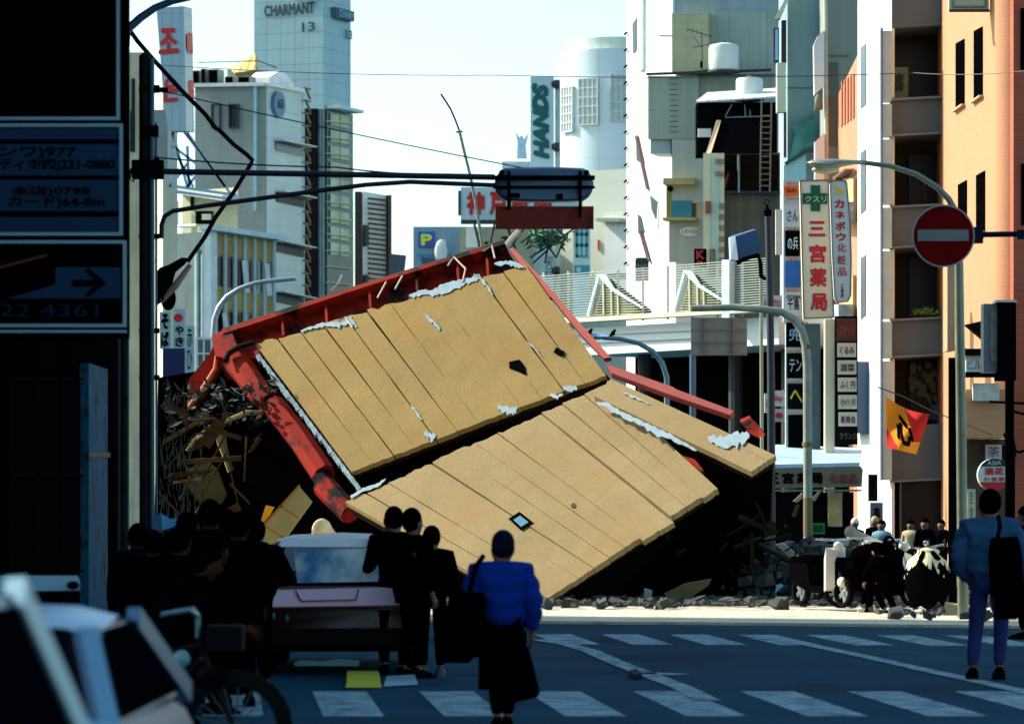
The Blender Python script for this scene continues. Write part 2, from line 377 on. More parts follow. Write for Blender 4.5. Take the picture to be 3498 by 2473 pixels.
cable('cable', 'thin stay cable sloping from the signal pole down to the top of the signal', [P(548, 310, YP), P(1712, 560, YP-.1), P(2000, 594, YP-.15)], .007, sag=.02)
cable('cable', 'service cable strung just above the straight signal arm', [P(548, 540, YP), P(1150, 572, YP), P(1500, 596, YP)], .009, sag=.02)
cable('cable', 'high thin wire crossing the whole street near the rooftops', [P(560, 224, 60), P(1700, 258, 58), P(3120, 250, 56), P(3560, 236, 54)], .006, sag=.05)

# bent lamp pole in front of the left facades
bp = thing('bent_lamp_pole', 'buckled black tubular pole kinked over behind the signal pole', 'broken lamp pole', P(640, 1050, 50))
YB = 50.0; bent = M('scorched_pole', (18, 16, 22), .55, .3)
mb = MB(); mb.tube([P(u, v, YB) for u, v in ((440, 100), (470, 142), (520, 200), (620, 310), (700, 390), (738, 440), (748, 444), (800, 496), (842, 528), (862, 548), (856, 562), (800, 655), (735, 745), (700, 810), (640, 895))], .03, 10); mb.build('pole', bent, bp, 60)
mb = MB(); mb.loft([[P(u, v, YB+dy) for u, v, dy in r] for r in (
    [(648, 882, -.04), (630, 905, -.04), (630, 905, .06), (648, 882, .06)], [(620, 880, -.1), (600, 930, -.1), (600, 930, .1), (620, 880, .1)],
    [(575, 905, -.14), (585, 985, -.14), (585, 985, .14), (575, 905, .14)], [(545, 915, -.16), (555, 1030, -.16), (555, 1030, .16), (545, 915, .16)],
    [(535, 930, -.1), (535, 1045, -.1), (535, 1045, .1), (535, 930, .1)])]); mb.ell(P(575, 1020, YB), (.1, .09, .16)); mb.build('crushed_lamp_head', black, bp)
mb = MB(); mb.tube([P(650, 905, YB-.1), P(600, 975, YB-.12), P(550, 1030, YB-.12)], [.03, .05, .035], 8); mb.build('torn_strip', M('pale_torn_strip', (150, 120, 104)), bp)
for lab, pts_, YY in (('curved lamp arm arching across the sky at top left', [(432, 112), (440, 98), (480, 62), (530, 28), (590, 4), (660, -12), (760, -22)], 46),):
    t_ = thing('curved_street_lamp', lab, 'street lamp', P(432, 112, YY)); mb = MB(); mb.tube([P(u, v, YY) for u, v in pts_], [.05]*3+[.045]*4, 12); mb.build('tube', M('blue_grey_arm', (40, 74, 100), .4), t_, True)
    mb = MB(); mb.tube([P(432, 112, YY), P(426, 200, YY), P(424, 2200, YY)], .05, 10); mb.build('post', pol, t_)

# ------------------------------------------------------------------ LEFT BACKGROUND
def bldg(name, label, cat, corners, vt, mat, Yref=None, pname='wall'):
    Yr = Yref or corners[0][1]; c = P(corners[0][0], HZ, Yr); c.z = 0
    t = thing(name, label, cat, c); block(pname, corners, zt(vt, Yr), mat, t); return t
D22 = (.375, .927)
def left_corners(uc, ul, ur, Yc, deep=None):
    """corner nearest the camera at uc; front runs to ul, street side runs to ur, both turned 22 degrees"""
    c = P(uc, HZ, Yc); fu = (ul-CX)/F; ru = (ur-CX)/F
    k = (c.x-fu*Yc)/(1+.404*fu); a = (c.x-k, Yc+.404*k)
    t = (ru*Yc-c.x)/(.404-ru); b = (c.x+.404*t, Yc+t); d = (a[0]+b[0]-c.x, a[1]+b[1]-Yc)
    back = lambda q: (q[0]*F/q[1]+CX, q[1])
    return [(uc, Yc), back(b), back(d), back(a)]
# tall office tower
tile1 = M('pale_square_tile', (172, 198, 194), .6, .07, .35, grid=(.927, -.375, 1.25, 1.25, .07, .7), streak=.1)
cc = left_corners(1104, 868, 1198, 300)
tw = bldg('office_tower', 'tall pale tiled office tower with big metal name letters and the number 13', 'tower', cc, -420, tile1)
FT = Pl(cc[3], cc[0]); RT = Pl(cc[0], cc[1])
mtl = M('dull_metal_letter', (40, 74, 86), .6, .1)
text_on(FT, 'CHARMANT', [(906, 22), (1078, 6), (1080, 48), (908, 62)], mtl, tw, .25, .06)
text_on(FT, '13', [(1036, 80), (1080, 76), (1081, 108), (1036, 112)], mtl, tw, .25, .03)
mb = MB(); RT.poly(mb, [(1128, 26), (1191, 42), (1191, 76), (1132, 62)], .05, .5); mb.build('sign_box', M('sign_box_blue', (70, 100, 112)), tw)
text_on(RT, 'CHARM', [(1138, 34), (1189, 47), (1189, 70), (1138, 58)], M('pale_letter', (170, 200, 200)), tw, .55, .02)
text_on(RT, '13', [(1174, 100), (1196, 106), (1196, 138), (1174, 132)], mtl, tw, .2, .03)
mb = MB(); mb.ell(FT.p(1050, -4, .3), (1.1, .4, .35)); mb.build('dome_lamp', M('blown_white', (235, 235, 230)), tw)
mb = MB(); FT.rect(mb, 1052, 374, 1092, 1600, .05, .6); mb.build('dark_shaft', M('dark_brown_shaft', (20, 14, 16), .5), tw)
mb = MB(); RT.poly(mb, [(1108, 374), (1196, 392), (1200, 1600), (1108, 1600)], .05, .25); mb.build('glass_front', M('grey_green_glazing', (36, 58, 62), .25, .4, .5), tw)
mb = MB(); FT.rect(mb, 1092, 374, 1104, 1600, .02, .3); mb.build('glass_strip', glassg, tw)
mb = MB()
for i in range(9):
    v = 388+i*55
    RT.poly(mb, [(1116, v), (1146, v+6), (1146, v+46), (1116, v+42)], .3, .36); RT.poly(mb, [(1149, v+7), (1180, v+12), (1180, v+52), (1149, v+48)], .3, .36)
mb.build('blind', M('cream_blind', (190, 192, 150), .6, .3, .4), tw)
mb = MB()
for i in range(17):
    v = 420+i*55 - 6; RT.poly(mb, [(1100, v), (1185, v+9), (1185, v+12), (1100, v+3)], .36, .6)
mb.build('mullion', M('pale_mullion', (186, 190, 150), .5), tw)
mb = MB(); RT.poly(mb, [(1112, 360), (1196, 380), (1196, 390), (1112, 372)], .1, 1.2); mb.build('canopy', white, tw)
# grey building with the round emblem
tile2 = M('grey_brown_tile', (142, 146, 134), .7, .1, .6, grid=(.927, -.375, .9, .45, .03, .85), streak=.12)
cc = left_corners(906, 666, 1034, 250)
gb = bldg('tiled_building', 'grey tiled building with a round blue emblem and three slit windows', 'building', cc, 288, tile2)
FG = Pl(cc[3], cc[0]); RG = Pl(cc[0], cc[1])
mb = MB(); RG.poly(mb, [(907, 290), (1026, 316), (1028, 1500), (907, 1500)], .02, .12); mb.build('sky_lit_side', M('sky_lit_side_panel', (176, 190, 186), .5, .08, .5, grid=(.375, .927, 0, .95, .06, .82)), gb)  # paler than the front: brighter sky on this face put into the colour
mb = MB(); FG.poly(mb, [(660, 288), (906, 284), (906, 296), (660, 300)], .0, .4); RG.poly(mb, [(906, 284), (1022, 304), (1022, 318), (906, 296)], .0, .4); mb.build('parapet', white, gb)
for (u0, u1) in ((729, 752), (788, 813)):
    mb = MB(); FG.rect(mb, u0, 360, u1, 436, .01, .06); wi = mb.build('window', glassg if u0 < 760 else glassd, gb)
    mb = MB(); FG.frame(mb, u0, 360, u1, 436, 4, .01, .2); mb.build('window_frame', dkgrey, wi)
mb = MB(); c = RG.p(938, 358, .3)
n_ = RG.n; rot = n_.to_track_quat('Z', 'Y').to_matrix()
mb.add([c+rot @ Vector((math.cos(t)*.85, math.sin(t)*.85, z)) for z in (-.25, .1) for t in [2*math.pi*i/24 for i in range(24)]], [tuple(range(24, 48))]+[(i, (i+1) % 24, 24+(i+1) % 24, 24+i) for i in range(24)])
em = mb.build('emblem', M('emblem_blue', (74, 116, 136), .5), gb)
text_on(RG, '63', [(931, 340), (947, 342), (947, 374), (931, 371)], M('emblem_mark', (30, 50, 58)), gb, .45, .03)
mb = MB(); FG.rect(mb, 873, 294, 881, 720, .1, .3); mb.build('drain_pipe', M('pale_blue_pipe', (150, 186, 196), .5), gb)
for i, v in enumerate((482, 656, 826, 998)):
    o_ = 3 if i else 0
    mb = MB(); RG.poly(mb, [(932+o_, v), (1030, v+24), (1030, v+54), (934+o_, v+34)], .13, .2); wi = mb.build('window_band', glassd if i else M('blue_dark_glass', (60, 72, 74), .2), gb)
    mb = MB(); RG.poly(mb, [(930+o_, v-4), (1042, v+20), (1042, v+24), (930+o_, v+1)], .13, .9); mb.build('awning_fin', alu, gb)
mb = MB()
for v in range(300, 1150, 42):
    RG.poly(mb, [(1030, v), (1050, v+4), (1050, v+8), (1030, v+4)], .0, .3); 
    a = RG.p(1032, v, .25); b = RG.p(1048, v+40, .25); mb.bar(a, b, .12, .12); 
for u in (1031, 1049): mb.bar(RG.p(u, 280, .2), RG.p(u, 1500, .2), .15, .15)
mb.build('fire_ladder', M('rusty_frame', (110, 96, 78)), gb)
mb = MB(); [mb.bar(FG.p(u, 290, -.5), FG.p(u, 212, -.5), .08, .08) for u in (676, 772, 868)]; mb.bar(FG.p(666, 212, -.5), FG.p(870, 206, -.5), .06, .06); mb.bar(RG.p(908, 208, -.5), RG.p(968, 232, -.5), .06, .06)
for k in range(4): mb.bar(RG.p(908+k*18, 210+k*8, -.5), RG.p(908+k*18, 290, -.5), .05, .05)
mb.build('roof_railing', dkgrey, gb)
FGb = Pl(pt=FG.pt-FG.n*1.5, n=FG.n)
for i, (u0, u1, v0) in enumerate(((664, 690, 242), (694, 712, 236), (718, 754, 238), (776, 806, 262), (820, 862, 262))):
    p0 = FGb.p(u0, v0); p1 = FGb.p(u1, 290); t_ = thing('rooftop_unit', ['dark cooling unit at the left end of the flat roof', 'narrow cooling unit second on the flat roof', 'large black-fronted cooling unit on the flat roof', 'low cooling unit under the yellow roof', 'grey tank box beside the white tarpaulin'][i], 'cooling unit', p0, 'rooftop units on the tiled building')
    mb = MB(); mb.box(((p0.x+p1.x)/2, (p0.y+p1.y)/2+.5, (p0.z+p1.z)/2), (abs(p1.x-p0.x), 1, abs(p0.z-p1.z)), -.38); mb.build('casing', M('unit_casing', (150, 150, 140)), t_)
    mb = MB(); FGb.rect(mb, u0+3, v0+4, u1-4, 286, .3, .4); mb.build('grille', black, t_)
yr = M('yellow_metal_roof', (196, 170, 92), .6, .1, 1, grid=(1, 0, .5, 0, .12, .6))
t_ = thing('yellow_roof', 'yellow ribbed sloping roof rising behind the flat-topped tiled building', 'roof', P(860, 260, 268))
mb = MB(); mb.prism([P(782, 232, 268), P(872, 182, 268), P(872, 240, 262), P(800, 250, 262)], (0, 3, 0)); mb.build('roof_sheet', yr, t_)
mb = MB(); mb.box(P(840, 900, 270), (2.5, 2, 2*zt(900, 270)-10)); mb.build('wall', offw, t_)
t_ = thing('white_tarpaulin', 'white tarpaulin heap on the corner of the tiled roof', 'tarpaulin', RG.p(990, 280, -1))
mb = MB(); mb.loft([[RG.p(u, v, o) for u, v, o in r] for r in ([(966, 262, -1), (966, 292, -1), (970, 292, -2.5), (970, 262, -2.5)], [(990, 242, -.8), (990, 292, -.8), (992, 292, -2.6), (992, 244, -2.6)], [(1012, 250, -.8), (1012, 296, -.8), (1012, 296, -2.6), (1012, 252, -2.6)], [(1040, 284, -.8), (1040, 298, -.8), (1040, 298, -2), (1040, 286, -2)])])
mb.build('cloth', M('tarp_white', (235, 232, 225)), t_, 60)
# Korean bank pillar sign on a lattice frame
ks = thing('pillar_sign', 'white pillar sign with red Hangul letters on a lattice roof frame', 'sign', P(590, 640, 190))
YK = 140.0; KF = Pl((538, YK), (630, YK-.3)); KR = Pl((630, YK-.3), (662, YK+1.2))
def quadbox(mb, f, r): 
    mb.loft([[f(u, v) for u, v in r[0]], [f(u, v) for u, v in r[1]]])
mb = MB(); wpan = M('pale_sign_panel', (150, 172, 176), .5, .04, .5, grid=(1, 0, .34, 2.2, .02, .6))
mb.loft([[KF.p(534, 28), KF.p(628, 22), KR.p(656, 30), P(565, 30, YK+1.6)], [KF.p(558, 330), KF.p(634, 330), KR.p(661, 336), P(584, 336, YK+1.6)], [KF.p(574, 448), KF.p(636, 448), KR.p(664, 454), P(600, 454, YK+1.6)]])
mb.build('panel', wpan, ks)
text_on(KF, '조', [(548, 98), (602, 96), (613, 182), (542, 188)], red_t, ks, .04, .05)
text_on(KF, '은', [(560, 268), (604, 264), (616, 346), (552, 352)], red_t, ks, .04, .05)
text_on(KR, '朝', [(634, 112), (654, 110), (656, 188), (634, 184)], red_t, ks, .04, .05)
text_on(KR, '銀', [(638, 276), (658, 270), (662, 340), (644, 344)], red_t, ks, .04, .05)
mb = MB(); fr = M('blue_lattice', (150, 180, 196), .5)
for a, b in (((590, 452), (580, 640)), ((590, 452), (640, 640)), ((630, 452), (786, 660)), ((640, 455), (770, 640)), ((600, 520), (660, 640)), ((640, 500), (646, 640)), ((590, 500), (670, 560)), ((600, 580), (660, 600)), ((590, 636), (810, 668)), ((600, 655), (815, 685)), ((668, 470), (668, 560)), ((580, 640), (640, 560)), ((640, 640), (700, 560))):
    mb.bar(P(*a, YK+1), P(*b, YK+1), .1, .1)
mb.build('lattice_frame', fr, ks)
# narrow cream slab building, grey wall, beige three-storey office
cb = bldg('cream_slab_building', 'narrow cream building edge rising just right of the signal pole', 'building', [(556, 150), (606, 150), (600, 165), (530, 165)], 190, M('cream_edge', (202, 200, 168), .8, .08, .5, streak=.2))
mb = MB(); mb.box(P(545, 480, 149), (.7, .8, 2.3)); mb.build('meter_box', M('meter_grey', (130, 140, 134)), cb)
ga = bldg('old_stucco_building', 'pale stucco building slice between signboard and signal pole', 'building', [(420, 170), (482, 170), (470, 185), (400, 185)], 180, M('grey_cream_stucco', (176, 172, 146), .85, .15, 1, streak=.3))
mb = MB(); FA = Pl((420, 170), (482, 170)); FA.rect(mb, 450, 270, 462, 520, .01, .1); FA.rect(mb, 446, 380, 456, 520, .1, .2); mb.build('window', glassd, ga)
gw = bldg('concrete_annex', 'dark grey bare concrete wall beside the beige office', 'building', [(592, 205), (712, 203), (720, 215), (580, 215)], 800, M('raw_concrete', (96, 112, 108), .85, .15, .8, streak=.25))
mb = MB(); FA = Pl((592, 205), (712, 203)); FA.rect(mb, 673, 850, 681, 1400, .02, .2); FA.rect(mb, 696, 870, 701, 1400, .02, .2); mb.build('drain_pipe', M('pale_pipe', (150, 170, 170)), gw)
ph = bldg('beige_penthouse', 'small beige rooftop house with a shuttered opening', 'building', [(622, 212), (812, 209), (812, 218), (622, 218)], 655, M('beige_wall', (188, 184, 146), .8, .08))
FP_ = Pl((622, 212), (812, 209))
mb = MB(); FP_.poly(mb, [(620, 640), (815, 672), (815, 690), (620, 662)], 0, 1.2); mb.build('eaves', offw, ph)
mb = MB(); FP_.rect(mb, 672, 722, 730, 766, .05, .1); FP_.rect(mb, 655, 672, 664, 720, .05, .1); mb.build('opening', black, ph)
mb = MB(); FP_.rect(mb, 698, 732, 728, 752, .1, .2); mb.build('shutter', offw, ph)
mb = MB(); mb.tube([FP_.p(622, 690, .4), FP_.p(622, 768, .4), FP_.p(632, 775, .4), FP_.p(690, 772, .4)], .1, 6); mb.build('drain_pipe', white, ph)
cc = left_corners(704, 690, 936, 195)
bo = bldg('beige_office', 'low office with white parapet, ochre panels and slim fins', 'building', cc, 783, M('office_grey', (150, 166, 166), .7))
RO = Pl(cc[0], cc[1])
def ov(u): return (u-704)*.17      # how far the eaves drop along the street side
mb = MB(); RO.poly(mb, [(680, 768), (936, 768+ov(936)), (936, 784+ov(936)), (680, 786)], 0, .7); RO.rect(mb, 700, 786, 720, 1400, .0, .35); mb.build('parapet', M('pale_office_white', (196, 210, 208)), bo)
mb = MB()
for a, b in ((788, 868), (974, 1052)): RO.poly(mb, [(722, a), (926, a+ov(926)*.93), (926, b+ov(926)*.75), (722, b)], .02, .1)
mb.build('ochre_panel', M('ochre_louvre', (156, 134, 66), .7, .15, 1, grid=(1, 0, 0, .22, .05, .7)), bo)
for k in range(5):
    u = 732+k*39
    for v0, v1 in ((872, 972), (1056, 1200)):
        mb = MB(); RO.poly(mb, [(u+4, v0+ov(u)*.8), (u+27, v0+ov(u+30)*.8), (u+27, v1+ov(u+30)*.7), (u+4, v1+ov(u)*.7)], .02, .08)
        wi = mb.build('window', glassd, bo)
        mb = MB(); RO.poly(mb, [(u+1, v0+ov(u)*.8), (u+5, v0+ov(u)*.8), (u+5, v1+ov(u)*.7), (u+1, v1+ov(u)*.7)], .08, .12); mb.build('frame', M('rust_frame', (120, 80, 58)), wi)
mb = MB()
for k in range(7): u = 722+k*33.5; RO.poly(mb, [(u, 786+ov(u)), (u+9, 786+ov(u+9)), (u+9, 1400), (u, 1400)], .1, .2)
mb.build('fin', M('pale_fin', (160, 176, 170)), bo)
mb = MB()
for u, v in ((812, 890), (888, 900), (745, 1070)): RO.poly(mb, [(u, v), (u+16, v+2), (u+28, v+110), (u+10, v+112)], .22, .26)
mb.build('torn_curtain', M('torn_curtain', (190, 200, 194), .9), bo)
# louvred brown tower, small grey roofs, parking tower
lt = bldg('louvred_tower', 'slim brown-framed tower with white slat louvres', 'tower', [(1212, 260), (1236, 260), (1236, 268), (1212, 268)], 655, M('brown_frame', (56, 26, 24), .6))
LV = Pl((1236, 261), (1330, 262)); mb = MB(); LV.poly(mb, [(1238, 654), (1322, 668), (1330, 1100), (1240, 1100)], -.6, 0); part_label(mb.build('backing', M('louvre_backing', (208, 214, 208)), lt), 'pale backing behind the slats')
mb = MB()
for i in range(27): v = 676+i*17; LV.poly(mb, [(1256, v), (1324, v+8), (1324, v+13), (1256, v+5)], .02, .25)
LV.rect(mb, 1318, 668, 1330, 1100, .02, .35); mb.build('slat', M('dark_slat', (58, 34, 36)), lt)
mb = MB(); LV.rect(mb, 1240, 770, 1254, 842, .02, .3); LV.rect(mb, 1240, 940, 1254, 1010, .02, .3); mb.build('slot', dkgrey, lt)
gr = bldg('low_grey_roofs', 'low grey metal-roofed houses behind the red beam', 'building', [(1330, 230), (1600, 230), (1600, 240), (1330, 240)], 935, M('pale_low_wall', (170, 180, 180)))
mb = MB(); LR = Pl((1330, 228), (1600, 228)); LR.poly(mb, [(1332, 868), (1388, 874), (1380, 942), (1332, 940)], 0, .3); LR.poly(mb, [(1440, 878), (1530, 896), (1560, 945), (1445, 930)], 0, .3); mb.build('roof', M('slate_roof', (74, 82, 88)), gr)
pk = bldg('parking_tower', 'grey-blue car park tower with a yellow P on a blue square', 'building', [(1412, 290), (1588, 290), (1588, 300), (1412, 300)], 775, M('bluegrey_corrugated', (128, 152, 160), .6, .06, 1, grid=(1, 0, .5, 0, .06, .85)))
PP = Pl((1412, 290), (1588, 290)); mb = MB(); PP.rect(mb, 1430, 792, 1486, 848, .02, .1); mb.build('blue_square', M('parking_blue', (20, 96, 170)), pk)
text_on(PP, 'P', (1438, 800, 1476, 840), M('parking_yellow', (226, 220, 60)), pk, .14, .06)
text_on(PP, 'PARK', (1456, 832, 1480, 840), red_t, pk, .16, .02)
text_on(PP, 'マルイチ', (1424, 866, 1556, 894), M('katakana_blue', (40, 130, 190)), pk, .12, .05)
mb = MB(); mb.cyl(PP.p(1514, 820, .5), PP.p(1514, 890, .5), .25, 8); mb.ell(PP.p(1506, 862, .5), (.5, .3, .9)); mb.build('chimney', white, pk)

# small shop signs low on the left
def vsign(label, u0, v0, u1, v1, Y, base, txt, tmat, depth=.25, n0=None, frame=None, bold=.03, inset=5):
    t = thing('shop_sign', label, 'sign', P((u0+u1)/2, v1, Y)); pl = Pl(pt=(0, Y, 0), n=(0, -1, 0))
    mb = MB(); pl.rect(mb, u0, v0, u1, v1, -depth, 0); mb.build('box', base, t)
    if txt: vtext(pl, txt, u0+inset, v0+inset, u1-inset, v1-inset, tmat, t, .02, bold)
    return t, pl
palebox = M('pale_sign_box', (164, 182, 176), .6, .1)
t_, pl_ = vsign('narrow white sign with a red round mark above black characters', 592, 1056, 632, 1190, 80, palebox, '', None)
mb = MB(); c = pl_.p(609, 1086, .02); mb.add([c+Vector((math.cos(i*.4)*.09, 0, math.sin(i*.4)*.09)) for i in range(16)], [tuple(range(16))]); mb.build('red_mark', red_t, t_)
vtext(pl_, 'やき', 598, 1112, 628, 1184, blk_t, t_, .03, .04)
vsign('pale green-white vertical sign with a small red head, hanging lowest', 634, 1112, 662, 1500, 82, palebox, '赤ひげ薬店', blk_t, bold=.0)
vsign('deep blue vertical sign panel beside the signal pole', 556, 1190, 630, 1442, 78, M('deep_blue_sign', (16, 22, 78), .6), '', None)
vsign('half-hidden grey sign with black characters right of the signal pole', 546, 1066, 582, 1190, 79, palebox, 'そば', blk_t, bold=.06)
fw = thing('white_frame_window', 'small white lattice structure left of the red frame corner', 'window frame', P(690, 1250, 84))
LWf = Pl(pt=(0, 84, 0), n=(0, -1, 0)); mb = MB(); LWf.frame(mb, 676, 1160, 720, 1290, 7, 0, .1); LWf.rect(mb, 694, 1160, 700, 1290, 0, .08); LWf.rect(mb, 676, 1205, 720, 1211, 0, .07); LWf.rect(mb, 676, 1250, 720, 1256, 0, .07); mb.build('frame', white, fw)
mb = MB(); LWf.rect(mb, 676, 1160, 720, 1290, -.06, -.02); mb.build('pane', glassg, fw)
sl = thing('street_lamp', 'grey curved street lamp arm behind the broken red frame corner', 'street lamp', (P(730, HZ, 90).x, 90, 0))
mb = MB(); mb.tube([(P(728, HZ, 90).x, 90, 0)]+[P(u, v, 90) for u, v in ((728, 1160), (733, 1090), (748, 1050), (775, 1015), (820, 985), (870, 968), (920, 960), (1010, 952))], [.07]*5+[.055]*4, 10); mb.build('post', galv, sl, True)

# ------------------------------------------------------------------ CENTRE BACKGROUND
dk = bldg('sign_roof_building', 'cream block carrying a billboard with red characters on its roof', 'building', [(1570, 235), (1822, 235), (1822, 250), (1570, 250)], 775, M('cream_block', (160, 162, 136), .8, .1, .6, streak=.2))
PD = Pl((1570, 235), (1822, 235))
mb = MB(); PD.rect(mb, 1592, 778, 1632, 846, .02, .1); mb.build('white_panel', white, dk)
mb = MB(); PD.rect(mb, 1714, 808, 1735, 826, .02, .1); PD.rect(mb, 1656, 826, 1668, 850, .02, .1); mb.build('window', glassd, dk)
bb = thing('rooftop_billboard', 'white rooftop billboard with red characters partly behind the signal', 'billboard', P(1700, 760, 232))
PB = Pl((1572, 232), (1990, 232)); mb = MB(); PB.rect(mb, 1574, 640, 1990, 752, -.6, 0); mb.build('board', M('billboard_white', (196, 206, 200), .6), bb)
mb = MB(); PB.rect(mb, 1574, 752, 1990, 764, -.7, .2); PB.rect(mb, 1565, 652, 1574, 736, -.3, .1); mb.build('frame', dkgrey, bb)
for s_, u0, u1 in (('神', 1594, 1656), ('戸', 1672, 1732), ('新', 1748, 1808), ('聞', 1824, 1884)): text_on(PB, s_, (u0, 656, u1, 736), red_t, bb, .05, .07)
mb = MB(); [mb.bar(P(a, 764, 232), P(b, 850, 234), .12, .12) for a, b in ((1690, 1670), (1730, 1760), (1800, 1740), (1850, 1880), (1620, 1640))]; mb.build('strut', dkgrey, bb)
an = thing('antenna_mast', 'thin bent mast leaning left above the signal arm', 'mast', P(1650, 860, 70))
mb = MB(); mb.tube([P(u, v, 70) for u, v in ((1506, 322), (1522, 346), (1540, 375), (1556, 412), (1569, 447))], .018, 6); part_label(mb.build('tip', M('maroon', (86, 40, 64)), an), 'maroon bare tip')
mb = MB(); mb.tube([P(u, v, 70) for u, v in ((1569, 447), (1586, 520), (1606, 600), (1622, 680), (1636, 760), (1650, 860))], .028, 6); mb.build('shaft', M('dirty_white_pole', (150, 148, 138), .8, .3, 8), an)
mb = MB(); mb.bar(P(1558, 452, 70), P(1580, 450, 70), .03, .03); mb.build('cross_piece', dkgrey, an)
# HANDS banner + drum building
dr = thing('drum_building', 'white round-fronted building with square grille windows', 'building', (P(2050, HZ, 250).x, 258, 0))
mb = MB(); n_ = 40; c = P(2105, HZ, 258); rr_ = 3.85
def ringz(z, r): return [(c.x+math.cos(2*math.pi*i/n_)*r, c.y+math.sin(2*math.pi*i/n_)*r, z) for i in range(n_)]
drm = M('white_curved_panel', (206, 218, 218), .5, .03, .5, grid=(1, 0, 2.5, 1.9, .035, .8))
mb.loft([ringz(0, rr_), ringz(zt(170, 255), rr_)]); mb.build('wall', drm, dr, 30)
mb = MB(); mb.loft([ringz(zt(170, 255), rr_-.5), ringz(zt(128, 255), rr_-.5)]); mb.build('roof_screen', M('pale_green_screen', (206, 216, 196)), dr, 30)
for (u, v0, v1, wa) in ((1944, 288, 442, .9), (2013, 266, 424, 1.0), (2122, 256, 412, 1.0)):
    th = math.acos(max(-1, min(1, (P(u, HZ, 254).x-c.x)/rr_)))
    cen = Vector((c.x+math.cos(-th)*rr_, c.y+math.sin(-th)*rr_, 0)); nn = Vector((math.cos(-th), math.sin(-th), 0)); tt = Vector((-nn.y, nn.x, 0))
    z0, z1 = zt(v1, 254), zt(v0, 254); mb = MB()
    mb.box(cen+Vector((0, 0, (z0+z1)/2)), (.25, 1.5*wa, z1-z0), math.atan2(nn.y, nn.x)); wi = mb.build('window', M('pale_grille_glass', (164, 180, 176), .4), dr)
    mb = MB()
    for k in range(6):
        mb.box(cen+nn*.15+Vector((0, 0, z0+(z1-z0)*k/5)), (.08, 1.55*wa, .06), math.atan2(nn.y, nn.x))
    for k in range(-2, 3): mb.box(cen+nn*.15+tt*k*.36*wa+Vector((0, 0, (z0+z1)/2)), (.08, .05, z1-z0), math.atan2(nn.y, nn.x))
    mb.build('grille', white, wi)
lo = bldg('pale_store', 'plain pale store block below the round white building', 'building', [(1822, 240), (2144, 236), (2144, 250), (1822, 250)], 596, M('pale_store_wall', (204, 206, 186), .75, .05, .5, grid=(1, 0, 0, 1.8, .05, .88)))
LO = Pl((1822, 240), (2144, 236))
mb = MB(); LO.rect(mb, 2072, 770, 2142, 935, .02, .12); mb.build('white_door', white, lo)
mb = MB(); LO.rect(mb, 2060, 748, 2142, 760, .02, .8); mb.build('hood', offw, lo)
mb = MB(); LO.rect(mb, 2044, 820, 2048, 856, .02, .1); mb.build('slot', red_t, lo)
hb = thing('vertical_banner_sign', 'tall white vertical banner sign reading HANDS in green capitals', 'sign', P(1850, 960, 236))
HB = Pl(pt=(0, 236, 0), n=(0, -1, 0))
mb = MB(); HB.rect(mb, 1812, 262, 1892, 1000, -.7, 0); mb.build('panel', M('banner_panel', (196, 214, 210), .5, .05), hb)
grn = M('banner_green', (8, 92, 88), .6)
text_on(HB, 'HANDS', [(1816, 284), (1874, 284), (1878, 545), (1822, 545)], grn, hb, .05, .1, rot=90, shear=.25)
text_on(HB, 'HN', [(1826, 790), (1884, 790), (1884, 842), (1826, 842)], grn, hb, .05, .08, rot=90)
text_on(HB, 'STORE', [(1864, 874), (1888, 874), (1888, 948), (1864, 948)], M('slate_letter', (60, 84, 96)), hb, .05, .0, rot=90)
mb = MB(); [mb.cyl(HB.p(1884, v, -.2), HB.p(1912, v, -.2), .28, 10) for v in (288, 502, 925)]; mb.build('bracket', dkgrey, hb)
mb = MB(); HB.rect(mb, 1896, 270, 1914, 1100, -1.2, -.5); mb.build('support_column', M('cream_support', (212, 214, 200)), hb)
tb = thing('teal_banner', 'hanging white banner with teal block characters below the signal plate', 'banner', P(1985, 940, 233))
TB = Pl(pt=(0, 233, 0), n=(0, -1, 0)); mb = MB(); TB.rect(mb, 1958, 770, 2016, 1100, -.1, 0); mb.build('cloth', M('banner_white', (226, 228, 216)), tb)
mb = MB(); teal = M('teal_print', (70, 164, 164))
for a, b, c_, d in ((1966, 796, 2010, 806), (1966, 832, 2010, 844), (1966, 872, 2010, 880), (1966, 770, 1975, 880), (1984, 770, 1990, 872), (2000, 770, 2008, 872), (1962, 906, 2014, 938)): TB.rect(mb, a, b, c_, d, .01, .03)
mb.build('print', teal, tb)
mb = MB(); TB.rect(mb, 1970, 914, 1984, 930, .04, .06); mb.build('white_square', white, tb)

# ------------------------------------------------------------------ RIGHT CENTRE: white building with balconies, sheds, tanks
sunw = M('sunlit_white_render', (232, 226, 212), .85, .04, .6, streak=.1)
conc = M('blue_grey_concrete', (140, 156, 156), .8, .1, .5, grid=(1, 0, 0, 0, 1, 1), streak=.15)
wb = thing('white_stepped_building', 'white stepped building with grey front walls right of the round one', 'building', (P(2300, HZ, 150).x, 156, 0))
Y1 = 150.0
block('wall', [(2308, Y1), (2660, Y1-1), (2650, 170), (2140, 172)], zt(-500, Y1), sunw, wb)
SW = Pl((2308, Y1), (2140, 172)); FW = Pl((2308, Y1), (2660, Y1-1))
mb = MB(); FW.rect(mb, 2310, -400, 2658, 56, .02, .15); mb.build('upper_concrete', conc, wb)
mb = MB(); FW.rect(mb, 2311, 56, 2434, 258, .02, .9); mb.build('tile_block', M('beige_small_tile', (176, 170, 132), .75, .1, 1.2, grid=(1, 0, .5, .3, .03, .85)), wb)
